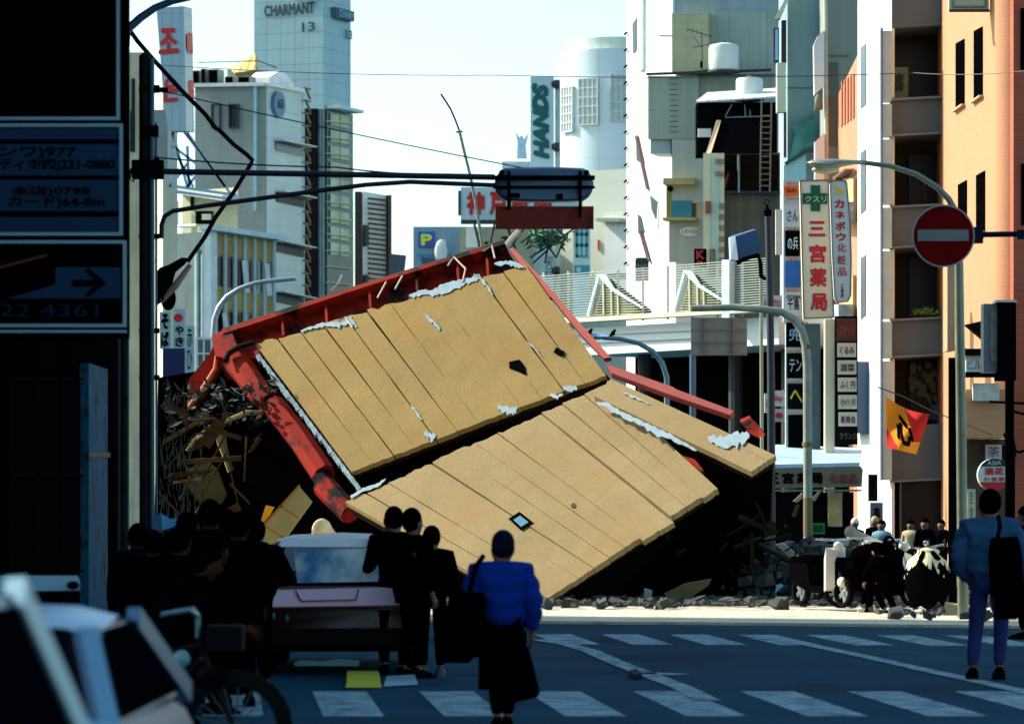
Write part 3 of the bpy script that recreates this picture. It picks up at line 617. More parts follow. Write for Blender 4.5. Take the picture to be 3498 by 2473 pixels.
mb = MB(); FW.rect(mb, 2434, 44, 2656, 258, .02, .3); mb.build('concrete_wall', M('green_grey_concrete', (150, 164, 150), .85, .1, .5, grid=(1, 0, .72, 0, .03, .75), streak=.25), wb)
mb = MB(); FW.rect(mb, 2228, 268, 2400, 482, .6, .8); FW.rect(mb, 2400, 268, 2656, 482, .45, .65); mb.build('middle_wall', M('pale_green_wall', (156, 166, 148), .8, .08, .5, grid=(1, 0, .62, 1.7, .03, .85), streak=.2), wb)
mb = MB(); FW.rect(mb, 2310, 484, 2420, 700, .6, .85); FW.rect(mb, 2300, 755, 2420, 900, .6, .85); mb.build('lower_wall', M('pale_lower_wall', (172, 178, 162), .8, .05, .5, streak=.15), wb)
mb = MB(); FW.rect(mb, 2288, 618, 2395, 640, .6, 1.3); FW.rect(mb, 2288, 752, 2400, 762, .6, 1.4); mb.build('balcony_slab', M('olive_slab', (170, 160, 96)), wb)
mb = MB(); FW.rect(mb, 2290, 640, 2312, 754, .6, .8); FW.rect(mb, 2312, 640, 2388, 754, .5, .6); mb.build('balcony_recess', M('olive_recess', (120, 122, 66)), wb)
mb = MB(); FW.rect(mb, 2312, 692, 2378, 754, .7, .9); mb.build('blue_shutter', M('teal_blue_sheet', (34, 116, 136), .6), wb)
mb = MB(); mb.ell(FW.p(2306, 652, .9), (.11, .1, .11)); mb.build('ball_lamp', black, wb)
# windows on the bright side: slits, diagonal stair
def sp(u, v): return (u, v)
for q in ([(2164, 84), (2178, 62), (2178, 172), (2166, 184)], [(2176, 460), (2184, 466), (2206, 566), (2178, 548)], [(2182, 732), (2192, 740), (2204, 792), (2184, 800)], [(2226, 668), (2250, 690), (2246, 752), (2230, 716)]):
    mb = MB(); SW.poly(mb, q, .02, .06); mb.build('window', glassd, wb)
mb = MB(); SW.poly(mb, [(2178, 466), (2184, 468), (2224, 648), (2218, 648)], .06, .14); SW.poly(mb, [(2192, 790), (2198, 790), (2228, 895), (2222, 895)], .06, .14); mb.build('stair_rail', M('maroon_rail', (60, 14, 24)), wb)
mb = MB(); SW.poly(mb, [(2188, 560), (2240, 780), (2252, 780), (2252, 700), (2210, 560)], .02, .04); mb.build('pale_panel', M('panel_grey_white', (186, 192, 178)), wb)
mb = MB(); SW.rect(mb, 2188, -100, 2206, 240, .02, .15); SW.rect(mb, 2250, -100, 2308, 120, .02, .12); mb.build('blue_strip', M('pale_blue_strip', (176, 206, 212)), wb)
mb = MB()
for v in range(110, 900, 56): SW.poly(mb, [(2141, v+8), (2149, v), (2149, v+3), (2141, v+11)], .05, .15)
mb.build('cable_clip', blk_t, wb)
text_on(FW, 'レミービル', (2346, 790, 2400, 803), blk_t, wb, 1.0, .01)
mb = MB(); c = FW.p(2374, 797, .92); mb.add([c+Vector((math.cos(i*math.pi/12)*.42, 0, math.sin(i*math.pi/12)*.19)) for i in range(24)], [tuple(range(24))]); mb.build('oval_plate', white, wb)
# parapet wedge (bright triangular piece)
mb = MB(); FW.rect(mb, 2232, 266, 2300, 530, -1, .58); mb.build('glazed_return', M('pale_teal_return', (150, 176, 174), .5, .1, 1), wb)
mb = MB(); [mb.bar(FW.p(u, 272, 1.), FW.p(u, 478, 1.), .04, .04) for u in (2304, 2334)]
for k in range(11): mb.bar(FW.p(2304, 280+k*18, 1.), FW.p(2334, 280+k*18, 1.), .03, .03)
mb.build('wall_ladder', M('dark_green_ladder', (38, 62, 54)), wb)
mb = MB(); mb.bar(FW.p(2226, 264, 1.), FW.p(2650, 250, 1.), .12, .1); mb.bar(FW.p(2400, 264, 1.2), FW.p(2528, 246, 1.2), .6, .14); mb.build('roof_rail', M('dark_rail', (40, 46, 44)), wb)
def tank(label, u0, u1, v0, v1, Y):
    t = thing('water_tank', label, 'water tank', P((u0+u1)/2, v1, Y), 'white rooftop water tanks')
    a = P(u0, v1, Y); b = P(u1, v0, Y); cx = (a.x+b.x)/2; r = (b.x-a.x)/2; n = 28; mb = MB()
    prof = [(r*.97, a.z), (r, a.z+.05), (r, a.z+(b.z-a.z)*.82), (r*.93, a.z+(b.z-a.z)*.92), (r*.35, b.z), (r*.12, b.z+.02)]
    mb.loft([[(cx+math.cos(2*math.pi*i/n)*q, Y+math.sin(2*math.pi*i/n)*q, z) for i in range(n)] for q, z in prof]); mb.build('drum', M('tank_white', (208, 212, 198), .5, .05), t, 35)
    mb = MB(); mb.cyl((cx, Y, b.z), (cx, Y, b.z+.08), r*.16, 10); mb.build('lid', dkgrey, t)
    mb = MB(); mb.cyl((cx, Y, a.z-.08), (cx, Y, a.z-.003), r*1.08, 20); mb.build('base', M('tank_base', (60, 66, 62)), t)
tank('larger white water tank standing higher, beside the roof antenna', 2420, 2524, 148, 242, 147.5)
tank('smaller white water tank above the striped shed roof', 2514, 2606, 264, 338, 144.5)
ant = thing('tv_antenna', 'spindly television antenna left of the larger water tank', 'antenna', P(2400, 248, 147.5)); mb = MB()
mb.bar(P(2398, 116, 147.5), P(2400, 248, 147.5), .035, .035); mb.bar(P(2346, 100, 147.5), P(2432, 126, 147.5), .03, .03); mb.bar(P(2368, 164, 147.5), P(2450, 146, 147.5), .03, .03)
for k in range(6): mb.bar(P(2350+k*15, 96+k*4.5, 147.3), P(2350+k*15, 110+k*4.5, 147.8), .02, .02)
mb.bar(P(2365, 120, 147.5), P(2398, 165, 147.5), .02, .02); mb.build('mast', M('antenna_grey', (70, 72, 70)), ant)
mb = MB(); mb.box(P(2396, 222, 147.5), (.1, .1, .25)); mb.build('junction_box', black, ant)
# shed with striped roof, black hoarding back, brown wall, quoins
sh = thing('rooftop_shed', 'rooftop shed with white ribbed lean-to roof and black opening', 'shed', P(2500, 480, 145))
mb = MB(); mb.prism([P(2376, 352, 142.4), P(2660, 334, 142.4), P(2660, 306, 146), P(2416, 322, 146)], (0, 0, .06)); mb.build('roof', M('white_ribbed_roof', (222, 222, 226), .5, .05, 1, grid=(1, -.75, .44, 0, .04, .35)), sh)
FS = Pl(pt=(0, 143.6, 0), n=(0, -1, 0)); mb = MB(); FS.rect(mb, 2382, 350, 2655, 530, -1.5, 0); mb.build('interior', M('shed_black', (9, 12, 12)), sh)
mb = MB(); FS.rect(mb, 2384, 442, 2428, 470, .01, .2); mb.build('white_box', white, sh)
mb = MB(); [mb.bar(FS.p(u, v, .3), FS.p(u2, v2, .3), .04, .04) for u, v, u2, v2 in ((2476, 405, 2632, 400), (2542, 360, 2545, 402), (2476, 400, 2500, 360), (2560, 380, 2562, 402))]; mb.build('pipework', steel, sh)
hd = thing('hoarding_back', 'big black leaning hoarding panel seen from behind under the shed', 'hoarding', P(2500, 525, 141))
mb = MB(); mb.prism([P(2462, 412, 141.4), P(2646, 408, 141.4), P(2642, 522, 140.4), P(2426, 526, 140.4)], (0, .25, 0)); mb.build('panel', M('hoarding_black', (8, 8, 9)), hd)
mb = MB(); mb.prism([P(2450, 410, 141.3), P(2463, 412, 141.3), P(2428, 526, 140.3), P(2408, 540, 140.3)], (0, .5, 0)); mb.build('edge', M('tan_edge', (196, 166, 126)), hd)
bw = thing('brown_wall_block', 'stained brown concrete wall behind a rusty ladder', 'building', (P(2560, HZ, 140).x, 143, 0))
block('wall', [(2455, 142), (2665, 142), (2665, 148), (2455, 148)], zt(522, 142), M('stained_brown', (120, 100, 82), .9, .2, .8, streak=.45), bw)
BW = Pl((2455, 142), (2665, 142))
mb = MB(); BW.rect(mb, 2470, 530, 2660, 655, .02, .1); mb.build('dark_recess', M('dark_brown_recess', (34, 22, 14), .9, .4, 1.5, streak=.5), bw)
mb = MB(); BW.rect(mb, 2462, 655, 2664, 664, .02, .3); mb.build('ledge', dkgrey, bw)
mb = MB(); mb.cyl(BW.p(2521, 520, .4), BW.p(2521, 662, .4), .045, 8); mb.box(BW.p(2518, 524, .45), (.2, .2, .14)); mb.build('vent_pipe', galv, bw)
mb = MB(); BW.poly(mb, [(2452, 660), (2486, 590), (2488, 604), (2470, 664)], .1, .4); mb.build('red_flap', M('dull_red', (140, 36, 26)), bw)
ld = thing('rusty_ladder', 'long rusty ladder hanging from the shed roof over the brown wall', 'ladder', P(2612, 660, 140)); mb = MB()
mb.bar(P(2602, 338, 139.6), P(2596, 655, 139.6), .06, .05); mb.bar(P(2636, 338, 139.6), P(2630, 655, 139.6), .06, .05)
for k in range(13): mb.bar(P(2601-k*.5, 395+k*20, 139.6), P(2635-k*.5, 395+k*20, 139.6), .04, .04)
mb.build('rails', M('rust_brown', (134, 104, 84)), ld)
qb = bldg('quoined_pillar_building', 'cream pillar building with checkered brown corner stones', 'building', [(2402, 139), (2474, 139), (2474, 145), (2402, 145)], 524, M('cream_quoin', (220, 200, 160), .85, .06))
QB = Pl((2402, 139), (2474, 139)); mb = MB()
for k in range(7): QB.rect(mb, 2458, 696+k*37, 2474, 714+k*37, .02, .1)
for v in (545, 588): QB.rect(mb, 2444, v, 2474, v+14, .02, .16)
mb.build('quoin', M('quoin_brown', (150, 112, 84)), qb)
mb = MB(); QB.rect(mb, 2430, 540, 2456, 900, .02, .06); mb.build('grey_facing', M('grey_facing', (186, 188, 164)), qb)
mb = MB(); QB.frame(mb, 2428, 856, 2438, 940, 4, .06, .16); QB.rect(mb, 2408, 690, 2428, 730, .06, .3); mb.build('wrought_frame', M('brown_frame2', (130, 80, 56)), qb)
kk, pk_ = vsign('small black sign with a red letter K', 2372, 850, 2414, 912, 137, black, '', None)
text_on(pk_, 'K', (2378, 856, 2406, 886), M('k_red', (190, 40, 34)), kk, .02, .04); text_on(pk_, 'B', (2380, 892, 2404, 911), M('k_red', (190, 40, 34)), kk, .02, .04)
s2, ps2 = vsign('small black and red sign on the white building above the railings', 2170, 880, 2216, 960, 137, M('sign_pale', (208, 206, 190)), '', None)
mb = MB(); ps2.poly(mb, [(2170, 920), (2170, 892), (2178, 882), (2208, 882), (2216, 892), (2216, 920)], .01, .03); mb.build('black_top', M('brown_black', (50, 42, 30)), s2)
text_on(ps2, 'BAR', (2176, 902, 2210, 918), M('tan_letter', (150, 130, 90)), s2, .04, .0)
text_on(ps2, '営業中', (2172, 928, 2214, 940), red_t, s2, .02, .04); text_on(ps2, 'お食事', (2172, 944, 2214, 956), red_t, s2, .02, .04)
# far rooftop silhouettes
t_ = thing('distant_statue_roof', 'faint distant rooftop with a spiky ornament near the banner sign', 'building', (P(1760, HZ, 420).x, 424, 0))
mb = MB(); mb.box((P(1770, HZ, 420).x, 424, zt(548, 420)/2), (3.6, 5, zt(548, 420))); mb.build('wall', M('haze_wall', (214, 222, 220)), t_)  # distance haze put in as a colour close to the sky
mb = MB(); mb.prism([P(u, v, 420) for u, v in ((1766, 540), (1768, 490), (1760, 450), (1774, 470), (1784, 462), (1790, 476), (1806, 456), (1796, 496), (1800, 540))], (0, 1, 0)); mb.build('ornament', M('haze_wall2', (226, 234, 234)), t_)

# ------------------------------------------------------------------ pedestrian deck with railings
dkk = thing('pedestrian_deck', 'white pedestrian deck with slatted railings and gabled panels over the arcade', 'footbridge', (P(2250, HZ, 105).x, 110, 0))
DK = Pl((1880, 112), (2660, 104))
def dv(u, v): return v+(u-2250)*-.045        # the deck rises slightly to the right
mb = MB(); DK.poly(mb, [(1880, dv(1880, 1112)), (2660, dv(2660, 1100)), (2660, dv(2660, 1195)), (1980, 1215), (1960, 1200), (1880, 1190)], -3, 0); mb.build('fascia', M('white_fascia', (230, 228, 222), .7, .05, .6), dkk)
mb = MB(); DK.poly(mb, [(1880, dv(1880, 1078)), (2660, dv(2660, 1070)), (2660, dv(2660, 1084)), (1880, dv(1880, 1094))], .02, .5)
for v in (1133, 1160): DK.poly(mb, [(1890, dv(1890, v)), (2360, dv(2360, v)), (2360, dv(2360, v+3)), (1890, dv(1890, v+3))], .0, .06)
mb.build('edge_trim', M('trim_cream', (206, 200, 172)), dkk)
mb = MB()
for i in range(21):
    v = 905+i*8.6; DK.poly(mb, [(1860, dv(1860, v+24)), (2650, dv(2650, v-4)), (2650, dv(2650, v-1.5)), (1860, dv(1860, v+26.5))], .3, .34)
for u in range(1880, 2660, 85): DK.poly(mb, [(u, dv(u, 915)), (u+4, dv(u, 915)), (u+4, dv(u, 1095)), (u, dv(u, 1095))], .25, .3)
mb.build('railing', M('cream_rail', (170, 180, 166), .6), dkk)
mb = MB()
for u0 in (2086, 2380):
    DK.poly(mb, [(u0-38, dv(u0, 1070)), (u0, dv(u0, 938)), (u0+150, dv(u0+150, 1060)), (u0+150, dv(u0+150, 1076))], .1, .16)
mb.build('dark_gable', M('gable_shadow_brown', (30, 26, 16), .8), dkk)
mb = MB()
for u0 in (2086, 2380):
    for i in range(14):
        v = 956.6+i*8.6; k = (v-938)/132; DK.poly(mb, [(u0-38*k, dv(u0, v)), (u0+150*k, dv(u0+100*k, v)), (u0+150*k, dv(u0+100*k, v+2.4)), (u0-38*k, dv(u0, v+2.4))], .35, .38)
    for k in (0, .25, .45): DK.poly(mb, [(u0+10+k*110, dv(u0, 955+k*60)), (u0+14+k*110, dv(u0, 955+k*60)), (u0+16+k*110, dv(u0, 1070)), (u0+12+k*110, dv(u0, 1070))], .38, .42)
mb.build('gable_slat', M('gable_slat', (196, 190, 150), .6), dkk)
mb = MB()
for u0 in (2086, 2380): DK.poly(mb, [(u0-2, dv(u0, 932)), (u0+26, dv(u0, 934)), (u0+54, dv(u0, 980)), (u0+150, dv(u0+150, 1050)), (u0+150, dv(u0+150, 1057)), (u0+48, dv(u0, 990)), (u0+16, dv(u0, 958))], .42, .45); DK.poly(mb, [(u0-4, dv(u0, 932)), (u0+4, dv(u0, 936)), (u0-34, dv(u0, 1072)), (u0-42, dv(u0, 1072))], .42, .45)
DK.rect(mb, 2512, 890, 2538, 1100, .3, .5); mb.build('gable_rafter', M('pale_blue_rafter', (190, 206, 204), .6), dkk)
mb = MB(); DK.poly(mb, [(1900, 1190), (2660, 1170), (2660, 1960), (1900, 1960)], -3.5, -3); mb.build('underside_shade', M('arcade_shade', (6, 6, 7)), dkk)  # black sheet in place of the shaded void under the deck
mb = MB(); [mb.cyl((DK.p(u, 1500, -1).x, DK.p(u, 1500, -1).y, 0), DK.p(u, 1190, -1), .2, 10) for u in (2110, 2420, 2600)]; mb.build('column', M('arcade_column', (40, 40, 42)), dkk)
ms = thing('mesh_screen', 'grey mesh gantry screen on posts in front of the white deck', 'screen', (P(2460, HZ, 92).x, 92, 0))
SC = Pl(pt=(0, 92, 0), n=(0, -1, 0)); mb = MB(); SC.rect(mb, 2360, 1086, 2552, 1214, -.04, 0); mb.build('mesh', M('grey_mesh', (120, 126, 118), .7, .1, 6), ms)
mb = MB()
for u in (2396, 2402, 2492, 2500): SC.rect(mb, u, 1086, u+4, 1214, .0, .05)
for v in (1086, 1124, 1168, 1210): SC.rect(mb, 2360, v, 2552, v+4, .05, .08)
mb.build('mesh_frame', M('mesh_frame', (110, 110, 100)), ms)
mb = MB(); mb.cyl((SC.p(2366, 1500, -.1).x, 92.1, 0), SC.p(2366, 1210, -.1), .07, 10); mb.cyl((SC.p(2374, 1500, -.1).x, 92.1, 0), SC.p(2374, 1210, -.1), .03, 10); mb.build('post', M('blue_post', (60, 92, 116)), ms)

# ------------------------------------------------------------------ RIGHT: buildings in the row
row_blue = M('blue_render', (126, 156, 164), .8, .06, .6, streak=.08)
b1 = bldg('blue_grey_building', 'plain blue-grey side wall of a building with torn green netting', 'building', [(2690, 120), (2800, 120), (2800, 135), (2676, 133)], -400, row_blue)
B1 = Pl((2690, 120), (2800, 120))
mb = MB(); B1.rect(mb, 2688, 300, 2800, 303, .0, .03); mb.build('joint', M('joint_dark', (80, 104, 110)), b1)
mb = MB(); B1.poly(mb, [(2690, 560), (2715, 460), (2700, 440), (2780, 392), (2780, 500), (2740, 512), (2700, 556)], .3, .36); mb.build('torn_netting', M('green_netting', (70, 128, 122), .9, .3, 2), b1)
mb = MB(); B1.rect(mb, 2650, 222, 2680, 390, .1, .6); B1.poly(mb, [(2640, 76), (2680, 0), (2700, -20), (2662, 74)], .1, .8); mb.build('jutting_eave', M('eave_grey', (188, 192, 176)), b1)
mb = MB(); B1.rect(mb, 2668, 74, 2684, 220, .05, .3); B1.rect(mb, 2676, 385, 2684, 540, .05, .3); B1.rect(mb, 2640, 100, 2660, 215, .0, .25); mb.build('dark_gap', M('maroon_gap', (50, 20, 30)), b1)
mb = MB(); B1.rect(mb, 2646, 105, 2656, 210, .26, .3); mb.build('window', M('sky_pane', (130, 180, 220), .2), b1)
mb = MB(); B1.poly(mb, [(2676, 560), (2752, 516), (2780, 516), (2780, 526), (2756, 526), (2680, 570)], .4, .5); mb.build('flashing', M('dark_flash', (44, 62, 62)), b1)
mb = MB(); B1.poly(mb, [(2674, 570), (2750, 530), (2750, 1600), (2674, 1600)], .3, .4); mb.build('pale_cladding', M('pale_blue_clad', (146, 186, 206), .7), b1)
b2 = bldg('grey_green_building', 'grey-green building with a white drain pipe and a white bay', 'building', [(2820, 112), (2960, 112), (2960, 120), (2780, 128)], -400, M('green_grey_render', (134, 146, 130), .8, .06, .6, streak=.12))
B2 = Pl((2820, 112), (2960, 112)); mb = MB(); mb.cyl(B2.p(2818, -60, .2), B2.p(2822, 600, .2), .06, 8); mb.cyl(B2.p(2818, 600, .2), B2.p(2822, 1600, .2), .1, 8); mb.build('drain_pipe', M('cream_pipe', (196, 190, 158)), b2)
mb = MB(); B2.poly(mb, [(2776, 160), (2790, 130), (2812, 110), (2812, 300), (2790, 320), (2778, 330)], .1, .4); B2.poly(mb, [(2780, 490), (2812, 460), (2812, 1500), (2780, 1500)], .1, .4); mb.build('white_bay', sunw, b2)
mb = MB(); B2.poly(mb, [(2786, 332), (2808, 296), (2808, 378), (2780, 380)], .1, .3); mb.ell(B2.p(2792, 352, .4), (.12, .12, .22)); mb.build('dish', M('brownish_dish', (120, 112, 90)), b2)
mb = MB(); B2.rect(mb, 2828, 190, 2900, 194, .0, .04); B2.rect(mb, 2828, 214, 2864, 500, .0, .02); mb.build('joint', M('joint2', (92, 100, 86)), b2)
orange1 = M('orange_tile', (196, 128, 88), .75, .08, 1, grid=(0, 1, 0, .3, .03, .9), streak=.08)
b3 = bldg('narrow_orange_building', 'narrow orange tiled building with thin vertical slots beside the white tower', 'building', [(2930, 102), (2960, 102), (2960, 110), (2860, 112.4)], 188, orange1)
B3 = Pl((2930, 102), (2860, 112.4)); mb = MB()
for k in range(5): u = 2876+k*10; B3.poly(mb, [(u, 280-k*6), (u+4, 277-k*6), (u+4, 430-k*7), (u, 436-k*7)], .01, .03)
mb.build('slot', M('slot_orange', (150, 70, 36)), b3)
mb = MB(); B3.poly(mb, [(2880, 604), (2924, 576), (2928, 580), (2890, 610), (2890, 700), (2880, 705)], .05, .3); mb.build('hood', M('brown_hood', (96, 48, 30)), b3)
mb = MB(); B3.rect(mb, 2886, 610, 2928, 760, .02, .1); B3.rect(mb, 2896, 940, 2926, 1100, .02, .1); mb.build('shutter', M('tan_shutter', (176, 154, 104), .7, .1, 1, grid=(0, 1, .4, 0, .06, .7)), b3)
mb = MB(); [B3.rect(mb, 2905, v, 2928, v+70, .1, .5) for v in (690, 1040)]; mb.build('air_unit', M('ac_pale', (170, 186, 176), .6, .3, 6), b3)
mb = MB(); [B3.rect(mb, 2922, v, 2942, v+44, .2, .6) for v in (1142, 1400)]; mb.build('dark_box', black, b3)
# white tower with recessed balconies
whitet = M('white_tower', (234, 230, 220), .8, .03, .5, grid=(0, 1, 0, 2.6, .02, .85), streak=.06)
b4 = thing('white_tower', 'white tower with recessed dark balconies and shade-greyed spandrels above the flag', 'building', (P(3080, HZ, 94).x, 96, 0))
Yf = 92.0
c1, c2, c3, c4 = P(3046, HZ, Yf), P(3240, HZ, Yf-.5), P(3240, HZ, 100), P(2930, HZ, 96.6)
mb = MB(); s_l = [Vector((c1.x, c1.y, 0)), Vector((c4.x, c4.y, 0)), Vector((c4.x+2.2, c4.y+1, 0)), Vector((c1.x+.28, c1.y+.03, 0)), Vector((c1.x+.02, c1.y-.0, 0))]
mb.prism([Vector((c1.x, c1.y, 0)), Vector((c1.x+.07, c1.y, 0)), Vector((c4.x+.07, c4.y+.1, 0)), Vector((c4.x, c4.y, 0))], (0, 0, zt(-500, Yf))); mb.build('side_wall', whitet, b4)
W4 = Pl((3046, Yf), (3240, Yf-.03)); S4 = Pl((3046, Yf), (2930, 96.6))
grsp = M('shaded_spandrel', (92, 100, 98), .85, .08, 1.5, streak=.1);  # white front facing the camera, its shade put into this grey
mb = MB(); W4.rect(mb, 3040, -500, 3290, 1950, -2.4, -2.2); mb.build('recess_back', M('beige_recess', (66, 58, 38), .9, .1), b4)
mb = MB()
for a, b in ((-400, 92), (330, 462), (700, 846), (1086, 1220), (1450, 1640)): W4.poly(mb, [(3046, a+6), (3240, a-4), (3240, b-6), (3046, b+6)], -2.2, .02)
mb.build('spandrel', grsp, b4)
mb = MB()
for v in (336, 458, 702, 840, 1088, 1214, 1638): W4.poly(mb, [(3044, v+3), (3240, v-7), (3240, v), (3044, v+10)], .02, .12)
mb.build('ledge', M('ledge_grey', (120, 124, 118)), b4)
mb = MB(); W4.rect(mb, 3046, 60, 3288, 345, -2.1, -2.0); W4.rect(mb, 3078, 1640, 3238, 1950, -.3, -.2); W4.rect(mb, 3128, 500, 3270, 712, -2.1, -2.0); W4.rect(mb, 3130, 860, 3275, 1090, -2.1, -2.0); W4.rect(mb, 3134, 1215, 3270, 1445, -2.1, -2.0)
mb.build('window', glassd, b4)
mb = MB(); W4.rect(mb, 3180, 560, 3184, 700, -2.0, -1.9); W4.rect(mb, 3232, 20, 3240, 1950, -.1, .1); W4.frame(mb, 3078, 1642, 3238, 1950, 4, -.2, .05); mb.build('window_frame', M('olive_frame', (96, 96, 62)), b4)
mb = MB(); 
for a, b in ((110, 350), (360, 470), (480, 700), (712, 850), (860, 1090), (1100, 1225), (1235, 1640)): W4.rect(mb, 3012, a, 3044, b, -.3, .25)
mb.build('corner_glass', M('pale_green_panel', (176, 196, 186), .35, .1, 2), b4)
mb = MB(); W4.rect(mb, 3006, 100, 3013, 1640, -.2, .3); mb.build('corner_post', M('blue_grey_post', (110, 124, 146)), b4)
mb = MB()
for v0, v1 in ((150, 380), (510, 740), (870, 1100)): S4.poly(mb, [(2942, v0+14), (2960, v0), (2960, v1-24), (2942, v1-8)], .0, .02)
mb.build('side_window', M('side_glass', (60, 68, 76), .25, .4, 1), b4)
mb = MB(); S4.rect(mb, 2936, 1235, 2968, 1480, .0, .35); mb.build('blue_side_sign', M('slate_blue_box', (60, 78, 104)), b4)
mb = MB(); W4.rect(mb, 3048, 218, 3112, 322, -1.0, -.8); mb.build('window_sign', M('olive_pale_sign', (120, 138, 96)), b4)
text_on(W4, '喜', (3062, 240, 3098, 300), M('dark_green_letter', (40, 60, 50)), b4, -.75, .05)
text_on(W4, '麺', (3140, 1240, 3262, 1430), M('dim_olive_mark', (70, 66, 36)), b4, -1.95, .0)
mb = MB(); [mb.ell(W4.p(3190+random.uniform(-60, 45), 1290+random.uniform(-60, 70), -1.8), (.06, .03, .1)) for _ in range(40)]; mb.build('window_ornament', M('ornament_olive', (124, 118, 82)), b4)
mb = MB(); W4.rect(mb, 3198, 1374, 3234, 1430, -1.8, -1.7); mb.build('blue_poster', M('poster_blue', (40, 86, 150), .6, .5, 5), b4)
pt_ = thing('balcony_plant', 'small green leafy plant on the balcony ledge of the white tower', 'plant', W4.p(3180, 1085, -.5)); mb = MB()
for _ in range(160):
    c = W4.p(3170+random.gauss(0, 24), 1072-abs(random.gauss(0, 9)), -.3+random.uniform(-.3, .3)); a = Vector((random.gauss(0, 1), random.gauss(0, 1), random.gauss(0, 1))).normalized()*.07; b = a.orthogonal().normalized()*.02
    mb.add([c-a, c+b, c+a, c-b], [(0, 1, 2, 3)])
mb.build('leaves', M('leaf_green', (110, 150, 50), .7, .3, 5), pt_, fix=False)
mb = MB(); [mb.tube([W4.p(3150+k*12, 1086, -.4), W4.p(3150+k*14, 1066, -.4)], .012, 5) for k in range(4)]; mb.build('stem', M('stem_brown', (70, 60, 30)), pt_)
# orange building with rounded corner
orange2 = M('orange_brick', (198, 136, 92), .75, .06, 1, grid=(0, 1, 0, .22, .02, .9))
b5 = thing('orange_building', 'big orange tiled building with tall slit windows and rounded corner', 'building', (P(3360, HZ, 86).x, 87, 0))
mb = MB(); A = P(3236, HZ, 89.6); B = P(3395, HZ, 84.2); d_ = (B-A).normalized(); out = []
pts = [Vector((A.x, A.y, 0)), Vector((B.x, B.y, 0))]
cen = Vector((B.x+.55, B.y+.05, 0))
for k in range(1, 8): t = math.pi+k*math.pi/2/8; pts.append(cen+Vector((math.cos(t)*.55, math.sin(t)*.55, 0)))
pts += [Vector((B.x+3, B.y-.5, 0)), Vector((B.x+3, 95, 0)), Vector((A.x+.3, 95, 0))]
mb.prism(pts, (0, 0, zt(-500, 84)-0)); mb.build('wall', orange2, b5, 30)
S5 = Pl(pt=A, n=Vector((d_.y, -d_.x, 0)))
mb = MB(); fr5 = MB()
for u0, v0, v1 in ((3268, 142, 366), (3330, 100, 336), (3276, 624, 850), (3338, 592, 800)):
    q = [(u0, v0+8), (u0+28, v0-8), (u0+28, v1-10), (u0, v1+12)]; S5.poly(mb, q, .0, .03)
    S5.poly(fr5, [(u0-3, v1+13), (u0+30, v1-11), (u0+30, v1-5), (u0-3, v1+19)], .0, .1)
mb.build('window', M('black_glass', (5, 5, 6), .8, spec=.1), b5); fr5.build('sill', M('sill_tan', (206, 170, 124)), b5)
mb = MB(); mb.cyl((cen.x-.1, cen.y-.72, 0), (cen.x-.1, cen.y-.72, 14), .13, 12); mb.build('drain_pipe', M('olive_grey_pipe', (132, 126, 96), .6, .25, 2), b5, True)
mb = MB(); mb.box((cen.x+.25, cen.y-.62, 7), (.16, .1, 14)); mb.build('dark_gap', M('gap_black', (16, 8, 6)), b5)
F5 = Pl(pt=(0, 83.2, 0), n=(0, -1, 0))
mb = MB(); F5.rect(mb, 3462, -500, 3900, 1960, -1, 0); mb.build('brick_front', M('salmon_brick', (176, 84, 54), .8, .1, 1, grid=(1, 0, 0, .16, .02, .8)), b5)
mb = MB(); F5.rect(mb, 3486, 30, 3560, 240, .0, .05); F5.rect(mb, 3488, 560, 3560, 770, .0, .05); part_label(mb.build('window', M('black_glass', (5, 5, 6), .8, spec=.1), b5), 'black windows in the brick front')
# raised plate sign at top
t_ = thing('green_bordered_sign', 'white sign with green border at the top of the orange building', 'sign', S5.p(3300, 40, .3)); SS = Pl(pt=(0, 84.5, 0), n=(0, -1, 0))
mb = MB(); SS.rect(mb, 3242, -150, 3378, 40, -.15, 0); mb.build('box', M('sign_olive_white', (176, 180, 150)), t_)
mb = MB(); SS.frame(mb, 3258, -140, 3364, 22, 5, .0, .03); mb.build('border', M('sign_green', (50, 140, 80)), t_)
mb = MB(); SS.rect(mb, 3242, 34, 3380, 43, .0, .04); mb.build('edge', M('maroon_edge', (70, 30, 40)), t_)
# lower orange balcony volume, awnings, clutter on the orange building
t_ = thing('orange_balcony', 'orange bulging balcony with a brown triangle canopy over it', 'balcony', S5.p(3320, 1500, .5)); SB = Pl(pt=(0, 82.6, 0), n=(0, -1, 0))
mb = MB(); SB.rect(mb, 3300, 1330, 3434, 1496, -1.2, 0); mb.build('parapet', orange2, t_)
mb = MB(); SB.rect(mb, 3236, 905, 3262, 1198, -.8, .0); SB.rect(mb, 3256, 1322, 3276, 1640, -.8, .0); part_label(mb.build('pier', M('sunny_cream_orange', (196, 146, 104)), t_), 'bright cream-orange pier')
mb = MB(); SB.poly(mb, [(3292, 1112), (3362, 1096), (3362, 1170)], 0, .5); SB.rect(mb, 3276, 1194, 3360, 1216, .0, .5); SB.rect(mb, 3276, 1274, 3420, 1290, 0, .4); mb.build('canopy', M('canopy_black', (20, 12, 10)), t_)
mb = MB(); SB.rect(mb, 3294, 1218, 3352, 1272, .0, .3); SB.rect(mb, 3320, 1310, 3410, 1370, .02, .2); mb.build('notice', M('white_notice', (206, 200, 180), .7, .2, 5), t_)
text_on(SB, 'ビル', (3300, 1230, 3346, 1262), M('notice_blue', (70, 90, 140)), t_, .32, .0)
mb = MB(); SB.rect(mb, 3280, 1498, 3480, 1960, -1, -.6); mb.build('shop_wall', M('brown_shop', (96, 70, 44), .9, .4, 2), t_)
